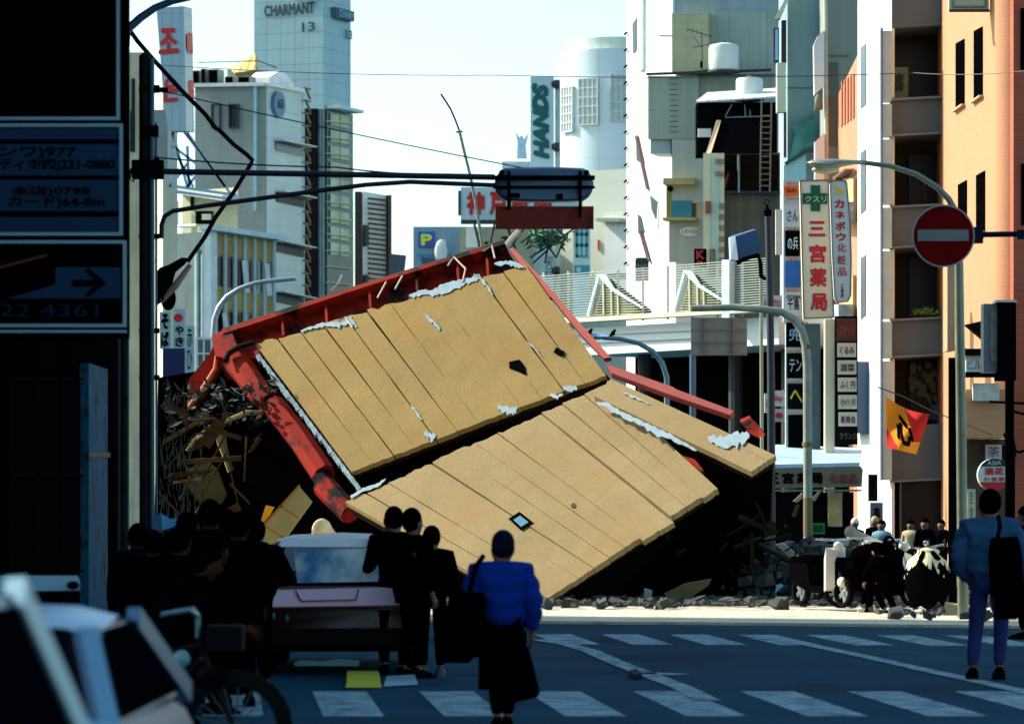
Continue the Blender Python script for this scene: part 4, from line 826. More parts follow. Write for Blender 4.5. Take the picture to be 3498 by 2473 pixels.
for lab, u0, v0, u1, v1, c_, txt in (('pale pink poster on the brown shop wall', 3374, 1518, 3430, 1570, (206, 186, 176), '茶'), ('white strip banner hanging low beside the brown shop wall', 3312, 1670, 3340, 1780, (206, 196, 160), '定食'), ('dark menu board right of the pale pink poster', 3434, 1520, 3480, 1560, (36, 26, 22), 'メニュ')):
    t2 = thing('poster', lab, 'poster', SB.p((u0+u1)/2, v1, -.4)); mb = MB(); SB.rect(mb, u0, v0, u1, v1, -.5, -.4); mb.build('sheet', M('poster%d%d' % (u0, v0), c_), t2); vtext(SB, txt, u0+8, v0+6, u1-8, v1-6, M('poster_ink', (96, 60, 50)), t2, -.38)
rs = thing('round_shop_sign', 'round shop sign with green top, red characters and red base', 'sign', P(3395, 1670, 80)); RS = Pl(pt=(0, 80, 0), n=(0, -1, 0)); cc_ = (3396, 1622)
def seg(a0, a1, r, n=18): return [(cc_[0]+math.cos(a0+(a1-a0)*i/n)*r, cc_[1]-math.sin(a0+(a1-a0)*i/n)*r) for i in range(n+1)]
mb = MB(); RS.poly(mb, seg(0, 2*math.pi*23/24, 56, 23), -.2, 0); mb.build('disc', M('disc_white', (216, 212, 200)), rs)
mb = MB(); RS.poly(mb, seg(.55, math.pi-.55, 56), .003, .02); mb.build('green_top', M('disc_green', (12, 50, 44)), rs)
mb = MB(); RS.poly(mb, seg(math.pi+.45, 2*math.pi-.45, 56), .003, .02); mb.build('red_base', red_t, rs)
text_on(RS, '浪花', (3362, 1596, 3430, 1622), red_t, rs, .02, .06); text_on(RS, 'お食事', (3360, 1628, 3432, 1644), red_t, rs, .02, .02); text_on(RS, 'ASIA', (3372, 1574, 3420, 1588), M('disc_letter', (190, 200, 180)), rs, .03, .02)

# ------------------------------------------------------------------ vertical signs over the right pavement
# first stack
YS = 88.0; s1 = thing('sign_stack', 'tall stack of small tenant signs left of the pharmacy sign', 'sign', P(2712, 1600, YS)); p1 = Pl(pt=(0, YS, 0), n=(0, -1, 0))
mb = MB(); p1.rect(mb, 2676, 616, 2742, 1100, -.25, 0); p1.rect(mb, 2684, 1100, 2760, 1590, -.25, 0); mb.build('frame', M('stack_frame', (176, 186, 180)), s1)
for k, (u0, v0, u1, v1, c_, tx, tc_, nm) in enumerate(((2678, 636, 2728, 668, (224, 100, 30), 'ワルモト', (40, 20, 10), 'orange tenant panel'), (2680, 700, 2732, 776, (176, 196, 200), 'さん', (60, 90, 90), 'pale tenant panel'),
        (2682, 788, 2732, 876, (8, 10, 12), 'の兵', (190, 220, 220), 'black tenant panel with white brushwork'), (2682, 892, 2734, 982, (30, 100, 176), '', (0, 0, 0), 'blue tenant panel'),
        (2682, 1000, 2736, 1080, (186, 200, 204), '千鳥', (20, 20, 30), 'pale tenant panel with bold characters'), (2686, 1102, 2744, 1186, (8, 10, 12), '兜', (110, 160, 190), 'black tenant panel with a blue character'),
        (2688, 1206, 2744, 1292, (8, 10, 12), 'テン', (150, 160, 170), 'black tenant panel reading テン'), (2690, 1310, 2748, 1398, (8, 8, 14), 'へ', (170, 170, 30), 'black tenant panel with a yellow mark'), (2692, 1416, 2756, 1590, (6, 6, 8), '', (0, 0, 0), 'blank black tenant panel'))):
    mb = MB(); p1.rect(mb, u0, v0, u1, v1, .002, .03); q = part_label(mb.build('panel', M('tenant%d' % k, c_), s1), nm)
    if tx: text_on(p1, tx, (u0+8, v0+(v1-v0)*.25, u1-6, v1-(v1-v0)*.25), M('tenant_ink%d' % k, tc_), s1, .034, .02)
text_on(p1, 'OCEAN', (2686, 1008, 2734, 1022), blk_t, s1, .034, .03)
mb = MB()
for v in (624, 676, 780, 884, 988, 1090, 1196, 1300, 1404): 
    for k in range(4): p1.rect(mb, 2690+k*11, v, 2696+k*11, v+6, .01, .03)
mb.build('floor_mark', M('floor_mark_red', (200, 110, 90)), s1)
# pharmacy sign
ps = thing('pharmacy_sign', 'tall cream pharmacy sign with green cross and red characters', 'sign', P(2790, 1088, 86)); pp = Pl(pt=(0, 86, 0), n=(0, -1, 0))
mb = MB(); pp.poly(mb, [(2734, 618), (2830, 616), (2848, 1084), (2746, 1088)], -.4, 0); mb.build('box', M('pharm_cream', (226, 216, 186), .5, .04), ps)
mb = MB(); edge = M('sign_brown_edge', (120, 100, 60))
for a, b in (((2734, 618), (2830, 616)), ((2830, 616), (2848, 1084)), ((2848, 1084), (2746, 1088)), ((2746, 1088), (2734, 618))): mb.bar(pp.p(*a, .01), pp.p(*b, .01), .03, .03)
mb.build('trim', edge, ps)
mb = MB(); pp.rect(mb, 2770, 634, 2802, 722, .003, .03); pp.rect(mb, 2742, 661, 2770, 697, .003, .03); pp.rect(mb, 2802, 661, 2826, 697, .003, .03); mb.build('green_cross', M('cross_green', (8, 84, 52)), ps)
text_on(pp, 'クスリ', (2750, 670, 2822, 692), M('cross_letter', (170, 210, 170)), ps, .034, .02)
for ch, v0, v1, du in (('三', 756, 808, 0), ('宮', 836, 898, 2), ('薬', 916, 980, 4), ('局', 1002, 1062, 6)): text_on(pp, ch, (2762+du, v0, 2820+du, v1), red_t, ps, .01, .045)
# cosmetics sign
cs = thing('cosmetics_sign', 'slim white cosmetics sign with red katakana right of the green cross', 'sign', P(2878, 1035, 85)); pc = Pl(pt=(0, 85, 0), n=(0, -1, 0))
oc = [(2836, 624), (2846, 617), (2882, 617), (2892, 624), (2904, 760), (2908, 880), (2906, 1010), (2896, 1030), (2862, 1032), (2852, 1020), (2844, 880)]
mb = MB(); pc.poly(mb, oc, -.3, 0); mb.build('box', M('cosm_white', (206, 208, 198), .5, .04), cs)
mb = MB(); [mb.bar(pc.p(*oc[i], .01), pc.p(*oc[(i+1) % len(oc)], .01), .025, .025) for i in range(len(oc))]; mb.build('trim', edge, cs)
mb = MB(); pc.poly(mb, [(2852, 632), (2870, 644), (2884, 656), (2866, 670), (2852, 664), (2858, 650)], .003, .02); mb.build('yellow_mark', M('mark_yellow', (220, 190, 60)), cs)
for ch, v0, v1, du in (('カ', 682, 712, 0), ('ネ', 722, 748, 2), ('ボ', 758, 788, 4), ('ウ', 796, 824, 6)): text_on(pc, ch, (2850+du, v0, 2884+du, v1), red_t, cs, .01, .05)
for ch, v0, v1, du in (('化', 832, 862, 8), ('粧', 872, 904, 8), ('品', 914, 942, 10)): text_on(pc, ch, (2852+du, v0, 2882+du, v1), red_t, cs, .01, .01)
vtext(pc, '三宮店', 2872, 972, 2882, 1016, blk_t, cs, .01, .02)
# second stack
s3 = thing('sign_stack', 'stack of small cream tenant signs below the cosmetics sign', 'sign', P(2890, 1520, 87)); p3 = Pl(pt=(0, 87, 0), n=(0, -1, 0))
mb = MB(); p3.rect(mb, 2854, 1080, 2930, 1518, -.25, 0); mb.build('frame', M('stack_black', (14, 12, 12)), s3)
mb = MB(); p3.rect(mb, 2858, 1088, 2924, 1166, .002, .03); part_label(mb.build('panel', M('dark_orange_glow', (70, 24, 8), .6, .6, 6), s3), 'dark panel with orange writing')
for k, tx in enumerate(('くるみ', '酒菜', 'ふく 円', '小ハ 川', '新商会')):
    v = 1172+k*59; mb = MB(); p3.rect(mb, 2860+k, v, 2924+k, v+48, .002, .03); mb.build('panel', M('tenant_cream', (190, 192, 170)), s3)
    text_on(p3, tx, (2868+k, v+12, 2918+k, v+38), M('tenant_brown_ink', (60, 40, 40)), s3, .034, .02)
text_on(p3, 'スナック', (2866, 1108, 2918, 1150), M('orange_ink', (160, 60, 16)), s3, .034, .0); text_on(p3, 'ラウンジ', (2868, 1478, 2926, 1500), M('grey_ink', (100, 100, 90)), s3, .02, .0)
mb = MB(); p3.rect(mb, 2820, 1090, 2852, 1960, -.5, -.1); mb.build('pillar', M('cream_pillar', (206, 198, 160), .7, .1, 1), s3)
mb = MB(); p3.rect(mb, 2762, 1100, 2812, 1560, -1.0, -.8); part_label(mb.build('backing_panel', M('teal_shade_panel', (46, 74, 86), .7, .3, 2), s3), 'teal panel filling the gap between the sign stacks')
for lab, u0, v0, u1, v1, c_, tx, tcol in (('white sign with red script low at the arcade mouth', 2640, 1334, 2680, 1388, (180, 196, 204), 'Buy', (180, 30, 40)), ('small pale square sign under the red script sign', 2642, 1396, 2680, 1440, (150, 176, 186), '●', (170, 30, 40)), ('narrow white sign left of the red script sign', 2612, 1344, 2636, 1410, (180, 196, 200), '1', (190, 40, 40)),
        ('cream notice board at the foot of the black sign stack', 2710, 1462, 2758, 1530, (214, 206, 176), '', None), ('white scalloped arcade sign with red lettering behind the dark lamp pole', 2606, 1010, 2672, 1062, (176, 190, 200), 'MOTTO', (170, 40, 60)), ('white box sign on the arcade pillar', 2650, 716, 2672, 870, (206, 210, 200), '', None)):
    t2 = thing('small_sign', lab, 'sign', P((u0+u1)/2, v1, 90)); pl = Pl(pt=(0, 90, 0), n=(0, -1, 0)); mb = MB(); pl.rect(mb, u0, v0, u1, v1, -.15, 0); mb.build('panel', M('small%d%d' % (u0, v0), c_), t2)
    if tx: text_on(pl, tx, (u0+6, v0+(v1-v0)*.3, u1-6, v1-(v1-v0)*.25), M('smallink%d' % u0, tcol), t2, .02, .03)
# blue floodlight + dark decorative lamp pole
fl = thing('floodlight_box', 'blue metal floodlight box tilted on a bracket above the railings', 'floodlight', P(2550, 890, 84)); mb = MB()
front = [P(2512, 808, 84), P(2584, 784, 84), P(2608, 860, 84), P(2522, 890, 84)]; left_ = [P(2494, 812, 84.5), P(2494, 888, 84.5)]
mb.loft([front, [P(2498, 806, 84.7), P(2572, 784, 84.9), P(2590, 850, 84.9), P(2500, 886, 84.7)]]); mb.build('housing', M('flood_blue', (44, 80, 112), .5), fl)
mb = MB(); mb.prism([P(2493, 809, 84), P(2512, 807, 83.9), P(2522, 890, 83.9), P(2496, 886, 84)], (0, .5, 0)); mb.build('side_plate', M('pale_side', (170, 190, 196)), fl)
mb = MB(); mb.tube([P(u, v, 83.8) for u, v in ((2516, 898), (2545, 884), (2590, 872), (2598, 900), (2600, 945), (2625, 955))], .05, 8); mb.build('bracket', black, fl)
lp = thing('lamp_pole', 'slender dark blue lamp pole with finial beside the sign stack', 'lamp pole', (P(2630, HZ, 83).x, 83, 0)); mb = MB()
mb.tube([(P(2636, HZ, 83).x, 83, 0), P(2634, 1300, 83), P(2630, 1000, 83), P(2624, 740, 83)], [.09, .085, .08, .075], 12); mb.build('post', M('dark_blue_pole', (20, 32, 44), .45), lp, True)
mb = MB(); mb.tube([P(2624, 742, 83), P(2622, 722, 83), P(2621, 712, 83), P(2620, 700, 83)], [.07, .09, .04, .02], 10); mb.tube([P(2620+math.cos(t)*8, 692-math.sin(t)*10, 83) for t in [k*.7 for k in range(9)]], .012, 6); mb.build('finial', black, lp)
lp2 = thing('rusty_post', 'narrow pale galvanised post standing left of the dark lamp pole', 'post', (P(2604, HZ, 86).x, 86, 0)); mb = MB(); mb.cyl((P(2604, HZ, 86).x, 86, 0), P(2600, 880, 86), .04, 8); mb.build('post', M('pale_post', (150, 150, 120)), lp2)
def lamp(label, pts, Y, r, head=None, mat=galv):
    t = thing('street_lamp', label, 'street lamp', (P(pts[0][0], HZ, Y).x, Y, 0)); mb = MB(); n = len(pts)
    mb.tube([(P(pts[0][0], HZ, Y).x, Y, 0)]+[P(u, v, Y) for u, v in pts], [r]*2+[r*(1-.35*i/n) for i in range(n-1)], 12); mb.build('post', mat, t, True); return t
bpole = M('blue_green_pole', (96, 124, 128), .4, .2, 4, metal=.3)
t_ = lamp('curved street lamp with two birds perched on its arm before the arcade', [(2278, 1380), (2278, 1290), (2262, 1240), (2230, 1200), (2180, 1172), (2120, 1158), (2060, 1154)], 80, .06, mat=bpole)
mb = MB(); mb.loft([[P(2066+a, 1150+b*s_, 80+c_) for b, c_ in ((-1, 0), (0, -.12), (1, 0), (0, .12))] for a, s_ in ((14, 5), (0, 8), (-40, 11), (-66, 5))]); mb.build('lamp_head', M('lamp_head_blue', (120, 160, 190), .4), t_, 60)
for lab, u, v in (('dark bird perched on the lamp head', 2014, 1136), ('dark bird perched further along the lamp arm', 2094, 1138)):
    t2 = thing('bird', lab, 'bird', P(u, v+16, 80)); mb = MB(); mb.ell(P(u, v, 80), (.05, .1, .05), Matrix.Rotation(.6, 3, 'Y'), 10, 7); mb.tube([P(u-4, v+4, 80), P(u-14, v+14, 80)], [.035, .01], 6); mb.ell(P(u+6, v-9, 80), (.03, .03, .03)); mb.tube([P(u+9, v-9, 80), P(u+13, v-8, 80)], [.01, .002], 5); mb.build('body', black, t2, True)
    mb = MB(); mb.cyl(P(u, v+4, 80), P(u, v+16, 80), .008, 5); mb.build('leg', dkgrey, t2)
t_ = lamp('tall curved street lamp reaching left in front of the sign stacks', [(2760, 1840), (2758, 1250), (2752, 1180), (2740, 1130), (2712, 1090), (2670, 1066), (2600, 1056), (2500, 1050), (2360, 1054)], 72, .085, mat=M('olive_lamp_pole', (150, 150, 128), .5, .25, 3, streak=.3))
mb = MB(); [mb.cyl(P(2758, v, 72), P(2758, v+14, 72), .1, 12) for v in (1176, 1510)]; mb.cyl(P(2760, 1830, 72), P(2760, 1700, 72), .09, 12); mb.build('band', M('band_rust', (120, 96, 60)), t_)
# big lamp at right with leaf-shaped head
YL = 52.0; bl = thing('street_lamp', 'large street lamp with leaf-shaped head arching over the pharmacy sign', 'street lamp', (P(3288, HZ, YL).x, YL, 0)); mb = MB()
mb.tube([(P(3290, HZ, YL).x, YL, 0)]+[P(u, v, YL) for u, v in ((3284, 1500), (3276, 900), (3262, 720), (3240, 680), (3200, 640), (3130, 596), (3040, 568), (2950, 556), (2880, 553))], [.075, .07, .06, .05, .045, .042, .038, .035, .033, .03], 14); mb.build('post', M('olive_metal', (112, 118, 100), .4, .2, 3, metal=.4), bl, True)
rings = []
for u, v, a, b in ((2756, 556, .01, .005), (2772, 560, .09, .05), (2800, 564, .14, .085), (2840, 566, .15, .09), (2876, 560, .11, .06), (2920, 556, .05, .035), (2960, 557, .033, .03)):
    c = P(u, v, YL); rings.append([(c.x, c.y+math.cos(t)*a, c.z+math.sin(t)*b*(1 if math.sin(t) > 0 else .7)) for t in [2*math.pi*k/14 for k in range(14)]])
mb = MB(); mb.loft(rings); mb.build('lamp_head', M('head_grey', (150, 150, 132), .35, .15, 3, metal=.4), bl, True)
mb = MB(); mb.ell(P(2820, 580, YL), (.19, .11, .06)); mb.build('lens', M('lens_cream', (206, 204, 160), .25), bl, True)
# pharmacy canopy
cn = thing('pharmacy_canopy', 'pharmacy storefront canopy with black and red characters on its fascia', 'canopy', (P(2750, HZ, 85).x, 86, 0)); CF = Pl((2500, 84), (2952, 84))
mb = MB(); mb.prism([P(2588, 1600, 84), P(2936, 1592, 84), P(2944, 1542, 88.5), P(2650, 1530, 88.5)], (0, 0, .08)); mb.build('roof', M('blue_white_roof', (166, 196, 214), .5, .08), cn)
mb = MB(); CF.poly(mb, [(2500, 1604), (2940, 1592), (2948, 1604), (2944, 1662), (2500, 1670)], -.3, 0); mb.build('fascia', M('fascia_tan', (112, 104, 76), .7, .1), cn)
mb = MB(); CF.rect(mb, 2500, 1672, 2944, 1678, -.3, .02); mb.build('edge', M('fascia_edge', (110, 120, 100)), cn)
text_on(CF, 'くすり', (2522, 1625, 2598, 1650), blk_t, cn, .02, .03)
for s_, u in (('三', 2622), ('宮', 2672), ('薬', 2722), ('局', 2770)): text_on(CF, s_, (u, 1614, u+40, 1652), blk_t, cn, .02, .06)
for s_, u in (('化', 2834), ('粧', 2868), ('品', 2900)): text_on(CF, s_, (u, 1618, u+28, 1650), M('faded_red', (130, 40, 34)), cn, .02, .03)
mb = MB(); CF.rect(mb, 2560, 1680, 2944, 1960, -2.2, -2.0); mb.build('shop_interior', M('shop_dark', (10, 10, 14)), cn)
mb = MB(); [CF.poly(mb, q, -1.9, -1.8) for q in ([(2792, 1706), (2822, 1672), (2826, 1680), (2806, 1712)], [(2730, 1712), (2762, 1682), (2764, 1700), (2745, 1716)])]; CF.rect(mb, 2852, 1680, 2900, 1800, -1.9, -1.7); mb.build('shop_display', M('display_cream', (180, 170, 120), .7, .3, 3), cn)
t2 = thing('green_sign', 'small green sign board inside the dark pharmacy front', 'sign', P(2800, 1825, 86)); mb = MB(); pg = Pl(pt=(0, 85.6, 0), n=(0, -1, 0)); pg.rect(mb, 2770, 1786, 2818, 1824, -.1, 0); mb.build('board', M('board_green', (20, 130, 60)), t2); text_on(pg, '日日', (2780, 1794, 2810, 1816), blk_t, t2, .02, .03)
for lab, u0, v0, u1, v1 in (('dark blue standing sign at the foot of the white tower', 2968, 1620, 2998, 1712), ('pale blue poster box on the white tower base', 2974, 1716, 3016, 1800)):
    t2 = thing('box_sign', lab, 'sign', P(u0, v1, 91)); pl = Pl(pt=(0, 91, 0), n=(0, -1, 0)); mb = MB(); pl.rect(mb, u0, v0, u1, v1, -.2, 0); mb.build('box', M('bs%d' % u0, (14, 18, 34) if v0 < 1700 else (60, 96, 120)), t2); text_on(pl, 'P' if v0 < 1700 else '寿', (u0+10, v0+15, u1-10, v1-15), blk_t, t2, .02, .03)

# ------------------------------------------------------------------ no-entry sign, control box on the right pole
YN = 40.0; ne = thing('no_entry_sign', 'round red no-entry sign with pale bar on a dark arm', 'road sign', P(3222, 805, YN)); PN = Pl(pt=(0, YN, 0), n=(0, -1, 0))
circ = lambda r: [(3223+math.cos(2*math.pi*i/48)*r, 806-math.sin(2*math.pi*i/48)*r) for i in range(48)]
mb = MB(); PN.poly(mb, circ(107), -.02, 0); mb.build('rim', M('rim_grey', (150, 156, 160), .5), ne)
mb = MB(); PN.poly(mb, circ(102), .002, .01); mb.build('disc', M('noentry_red', (104, 4, 8), .8, .15, 5, spec=.05), ne)
mb = MB(); PN.rect(mb, 3134, 785, 3308, 824, .012, .02); mb.build('bar', M('noentry_bar', (112, 112, 106), .6, .1, 6), ne)
mb = MB(); mb.tube([PN.p(3320, 800, -.12), PN.p(3420, 798, -.12), PN.p(3640, 796, -.12)], .03, 8); mb.box(PN.p(3340, 802, -.1), (.13, .1, .17)); mb.box(PN.p(3490, 800, -.12), (.08, .1, .1)); mb.build('arm', M('navy_bracket', (16, 22, 40), .4), ne)
rp = thing('signal_post', 'thick dark post beyond the right edge holding the no-entry arm', 'post', (P(3640, HZ, YN).x, YN+.12, 0)); mb = MB(); mb.cyl((P(3640, HZ, YN).x, YN+.12, 0), P(3640, 500, YN+.12), .09, 12); mb.build('post', black, rp)
YQ = 50.0; cb_ = thing('signal_control_box', 'grey-framed black pedestrian signal box before the orange building', 'traffic signal', (P(3430, HZ, YQ).x, YQ, 0)); PQ = Pl(pt=(0, YQ, 0), n=(0, -1, 0))
mb = MB(); PQ.rect(mb, 3360, 1038, 3406, 1272, -.3, 0); mb.build('casing', M('box_grey', (110, 118, 118), .6), cb_)
mb = MB(); PQ.rect(mb, 3382, 1062, 3406, 1236, .002, .02); mb.build('inset', M('inset_tan', (140, 128, 112), .7, .3, 9), cb_)
mb = MB(); PQ.rect(mb, 3406, 1036, 3468, 1300, -.3, .1); PQ.rect(mb, 3440, 1300, 3466, 2100, -.2, -.05); mb.build('hood', black, cb_)
mb = MB(); PQ.rect(mb, 3400, 1026, 3470, 1034, -.3, .1); mb.build('cap', alu, cb_)
mb = MB(); PQ.tube = None
for pts_ in ([(3380, 1372), (3498, 1378), (3600, 1380)], [(3430, 1480), (3448, 1530), (3480, 1545), (3560, 1520)], [(3440, 1400), (3500, 1415), (3580, 1410)]): mb.tube([P(u, v, YQ-.1) for u, v in pts_], .018, 6)
mb.build('cabling', black, cb_)
bx_ = thing('dark_post', 'broad black post left of the lamp post, in front of the white tower', 'post', (P(3250, HZ, 56).x, 56, 0)); mb = MB(); mb.box((P(3254, HZ, 56).x, 56, zt(1222, 56)/2), (26/232, .12, zt(1222, 56))); mb.build('post', black, bx_)

# ------------------------------------------------------------------ flag
fg = thing('flag', 'red and orange flag with a black character hanging from a slanted pole', 'flag', P(3000, 1340, 60)); YG = 60.0
mb = MB(); mb.tube([P(2996, 1322, YG), P(3080, 1352, YG), P(3180, 1402, YG)], .01, 6); mb.tube([P(3180, 1402, YG), P(3270, 1438, YG), P(3390, 1486, YG)], .008, 6); mb.build('pole', M('flagpole_brown', (110, 70, 36)), fg)
def fq(a, b):   # flag cloth: a along top, b down, gently waved
    tl, tr, br, bl_ = (3025, 1354), (3176, 1414), (3130, 1552), (3030, 1528)
    u = (tl[0]*(1-a)+tr[0]*a)*(1-b)+(bl_[0]*(1-a)+br[0]*a)*b; v = (tl[1]*(1-a)+tr[1]*a)*(1-b)+(bl_[1]*(1-a)+br[1]*a)*b
    v += 14*math.sin(a*math.pi)*(1-b)
    return P(u, v, YG+.12*math.sin(a*5+b*2.5)+.1*b)
NA = 56
def cloth(region, off):
    mb = MB(); vs = [fq(i/NA, j/NA)+Vector((0, -off, 0)) for j in range(NA+1) for i in range(NA+1)]
    fs = [(j*(NA+1)+i, j*(NA+1)+i+1, (j+1)*(NA+1)+i+1, (j+1)*(NA+1)+i) for j in range(NA) for i in range(NA) if region((i+.5)/NA, (j+.5)/NA)]
    return mb.add(vs, fs)
def clean(mb):
    used = sorted({i for f in mb.f for i in f}); mp = {o: k for k, o in enumerate(used)}; mb.v = [mb.v[i] for i in used]; mb.f = [tuple(mp[i] for i in f) for f in mb.f]; return mb
clean(cloth(lambda a, b: True, 0)).build('cloth', M('flag_orange', (240, 140, 10), .9), fg, True, fix=False)
isred = lambda a, b: (a > b*.55+.42 and b < .8-.1*a) or (a < .32 and b > .62+a*.9)
clean(cloth(isred, .006)).build('red_field', M('flag_red', (196, 18, 10), .9), fg, True, fix=False)
vs, fs = textmesh('心', .06); x0, x1 = min(v.x for v in vs), max(v.x for v in vs); y0, y1 = min(v.y for v in vs), max(v.y for v in vs)
MB().add([fq(.14+.5*(v.x-x0)/(x1-x0)+.22*(y1-v.y)/(y1-y0), .2+.66*(y1-v.y)/(y1-y0))+Vector((0, -.012, 0)) for v in vs], fs).build('symbol', blk_t, fg, fix=False)

# ------------------------------------------------------------------ THE COLLAPSED BUILDING
cbld = thing('collapsed_building', 'collapsed building with tan panel walls tipped over in a torn red steel frame', 'collapsed building', (1, 62, 0))
def plane_through(u, v, Y, n): return Pl(pt=P(u, v, Y), n=n)
LO_ = plane_through(1815, 2078, 57.7, (-.25, -.6, .75))
pD = LO_.p(1620, 1480)
UP = Pl(pt=pD+Vector((0, .25, .05)), n=(-.28, -.66, .6))
WG = Pl(pt=LO_.p(2090, 1300)+Vector((0, 0, .08)), n=(-.18, -.55, .8))
tanm = M('tan_wall_panel', (150, 125, 76), .9, .1, .6, bump=.3, fine=.14, streak=.1, spec=.1, stain=((156, 116, 62), .5, .85, .8))
tanm2 = M('tan_wall_panel_sunnier', (154, 132, 92), .9, .09, .6, bump=.3, fine=.14, streak=.1, spec=.1, stain=((152, 122, 76), .5, .85, .8))  # paler copy: stronger sun on the flatter section is put into the colour
def lerp(a, b, t): return (a[0]*(1-t)+b[0]*t, a[1]*(1-t)+b[1]*t)
def strips(pl, TL, TR, BR, BL, n, groups, mat, nm='wall_panel', jag=6, botj=None):
    """strips run from the TL-TR edge to the BL-BR edge; groups = list of (first,last)"""
    rnd = random.Random(3)
    for gi, (a, b) in enumerate(groups):
        mb = MB(); off = rnd.uniform(0, .02)
        for k in range(a, b):
            g0 = .0005 if k > a else .0018; g1 = .0005 if k < b-1 else .0018
            t0, t1 = k/n+g0, (k+1)/n-g1
            tops = [lerp(TL, TR, t0+(t1-t0)*i/4) for i in range(5)]; bots = [lerp(BL, BR, t0+(t1-t0)*i/4) for i in range(5)]
            tops = [(x+rnd.uniform(-3, 3)*jag/6, y+rnd.uniform(-jag, jag)) for x, y in tops]; bj = (botj or (lambda k: 0))(k)
            bots = [(x+bj*.8, y+bj+rnd.uniform(-2, 2)) for x, y in bots][::-1]
            pl.poly(mb, tops+[(lerp(tops[-1], bots[0], q/9)[0]+rnd.uniform(-.9, .9), lerp(tops[-1], bots[0], q/9)[1]+rnd.uniform(-.9, .9)) for q in range(1, 9)]+bots+[(lerp(bots[-1], tops[0], q/9)[0]+rnd.uniform(-.9, .9), lerp(bots[-1], tops[0], q/9)[1]+rnd.uniform(-.9, .9)) for q in range(1, 9)], -.09, off+rnd.uniform(0, .003))
        mb.build(nm, mat, cbld)
A_, B_, C_, D_ = (872, 1178), (1796, 906), (2072, 1282), (1200, 1612)
strips(UP, A_, B_, C_, D_, 12, [(0, 2), (2, 4), (4, 10), (10, 12)], tanm)
E_, Cp, G_, H_ = (1178, 1716), (2070, 1316), (2452, 1668), (1818, 2078)
strips(LO_, E_, Cp, G_, H_, 12, [(0, 4), (4, 7), (7, 9), (9, 12)], tanm2, jag=5, botj=lambda k: {9: -4, 10: -2, 11: 2, 7: 10, 8: 12}.get(k, 0))
strips(WG, (2086, 1296), (2030, 1352), (2566, 1612), (2650, 1556), 3, [(0, 2), (2, 3)], tanm2, jag=4)
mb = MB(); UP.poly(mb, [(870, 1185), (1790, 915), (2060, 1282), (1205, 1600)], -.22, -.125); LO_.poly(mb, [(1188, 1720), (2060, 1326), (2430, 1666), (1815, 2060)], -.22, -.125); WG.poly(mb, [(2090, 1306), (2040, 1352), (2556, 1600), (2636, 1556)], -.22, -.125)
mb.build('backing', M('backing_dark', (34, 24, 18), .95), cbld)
# white torn insulation
foam = M('torn_white_board', (150, 168, 172), .95, .12, 6, bump=.6)
rnd = random.Random(11)
def ragged(pl, spine, wds, o0, o1, mb):
    o0, o1 = .026, .033
    sp_ = []; wd_ = []
    for i in range(len(spine)-1):
        for k in range(5): t = k/5; sp_.append(lerp(spine[i], spine[i+1], t)); wd_.append(wds[i]*(1-t)+wds[i+1]*t)
    sp_.append(spine[-1]); wd_.append(wds[-1]*.4); up = []; dn = []
    for (u, v), w_ in zip(sp_, wd_): up.append((u+rnd.uniform(-2, 2), v-w_*rnd.uniform(.15, .6))); dn.append((u+rnd.uniform(-2, 2), v+w_*rnd.uniform(.2, .95)))
    n = len(up); A1 = [pl.p(*q, o0) for q in up+dn]; B1 = [p+pl.n*(o1-o0) for p in A1]
    f = []
    for i in range(n-1): f += [(2*n+i, 2*n+i+1, 3*n+i+1, 3*n+i), (i, i+1, 2*n+i+1, 2*n+i), (n+i, n+i+1, 3*n+i+1, 3*n+i)]
    mb.add(A1+B1, f)
mb = MB()
ragged(UP, [(1030, 1136), (1070, 1122), (1110, 1112), (1160, 1112), (1200, 1096), (1222, 1120)], [8, 10, 16, 20, 24, 8], .035, .05, mb)
ragged(UP, [(1400, 1016), (1440, 1005), (1480, 1000), (1520, 985), (1570, 970), (1610, 958), (1640, 945)], [10, 18, 22, 26, 24, 16, 20], .035, .05, mb)
ragged(UP, [(1620, 945), (1640, 950), (1662, 976), (1686, 1010)], [10, 18, 16, 5], .035, .05, mb)
ragged(UP, [(1690, 905), (1730, 902), (1760, 905), (1790, 916)], [6, 16, 18, 8], .035, .05, mb)
ragged(UP, [(1455, 1080), (1480, 1102), (1500, 1122), (1505, 1130)], [10, 16, 14, 4], .035, .05, mb)
ragged(UP, [(1450, 1485), (1470, 1490), (1490, 1495)], [16, 28, 24], .035, .05, mb); ragged(UP, [(1408, 1390), (1430, 1420), (1444, 1438)], [8, 12, 5], .035, .05, mb)
ragged(UP, [(1700, 1390), (1730, 1402), (1756, 1405), (1768, 1396)], [14, 24, 26, 10], .035, .05, mb); ragged(UP, [(1925, 1325), (1945, 1332), (1975, 1328)], [16, 22, 8], .035, .05, mb)
ragged(UP, [(1800, 1170), (1830, 1196), (1850, 1220)], [4, 6, 3], .035, .05, mb)
mb.build('torn_board', foam, cbld)
mb = MB()
ragged(LO_, [(1200, 1700), (1240, 1678), (1290, 1660), (1320, 1640)], [10, 14, 12, 6], .04, .055, mb); ragged(LO_, [(1880, 1352), (1905, 1360), (1925, 1350)], [10, 12, 6], .04, .055, mb)
ragged(WG, [(2040, 1380), (2080, 1392), (2130, 1420), (2190, 1448), (2250, 1478), (2320, 1510), (2380, 1545)], [8, 20, 16, 22, 24, 18, 8], .04, .055, mb)
ragged(WG, [(2420, 1500), (2470, 1510), (2520, 1500), (2560, 1490)], [20, 36, 44, 20], .04, .06, mb); ragged(WG, [(2130, 1345), (2170, 1362), (2220, 1385)], [4, 10, 4], .04, .055, mb)
ragged(LO_, [(1516, 1990), (1540, 2004), (1560, 2014)], [10, 16, 8], .04, .07, mb)
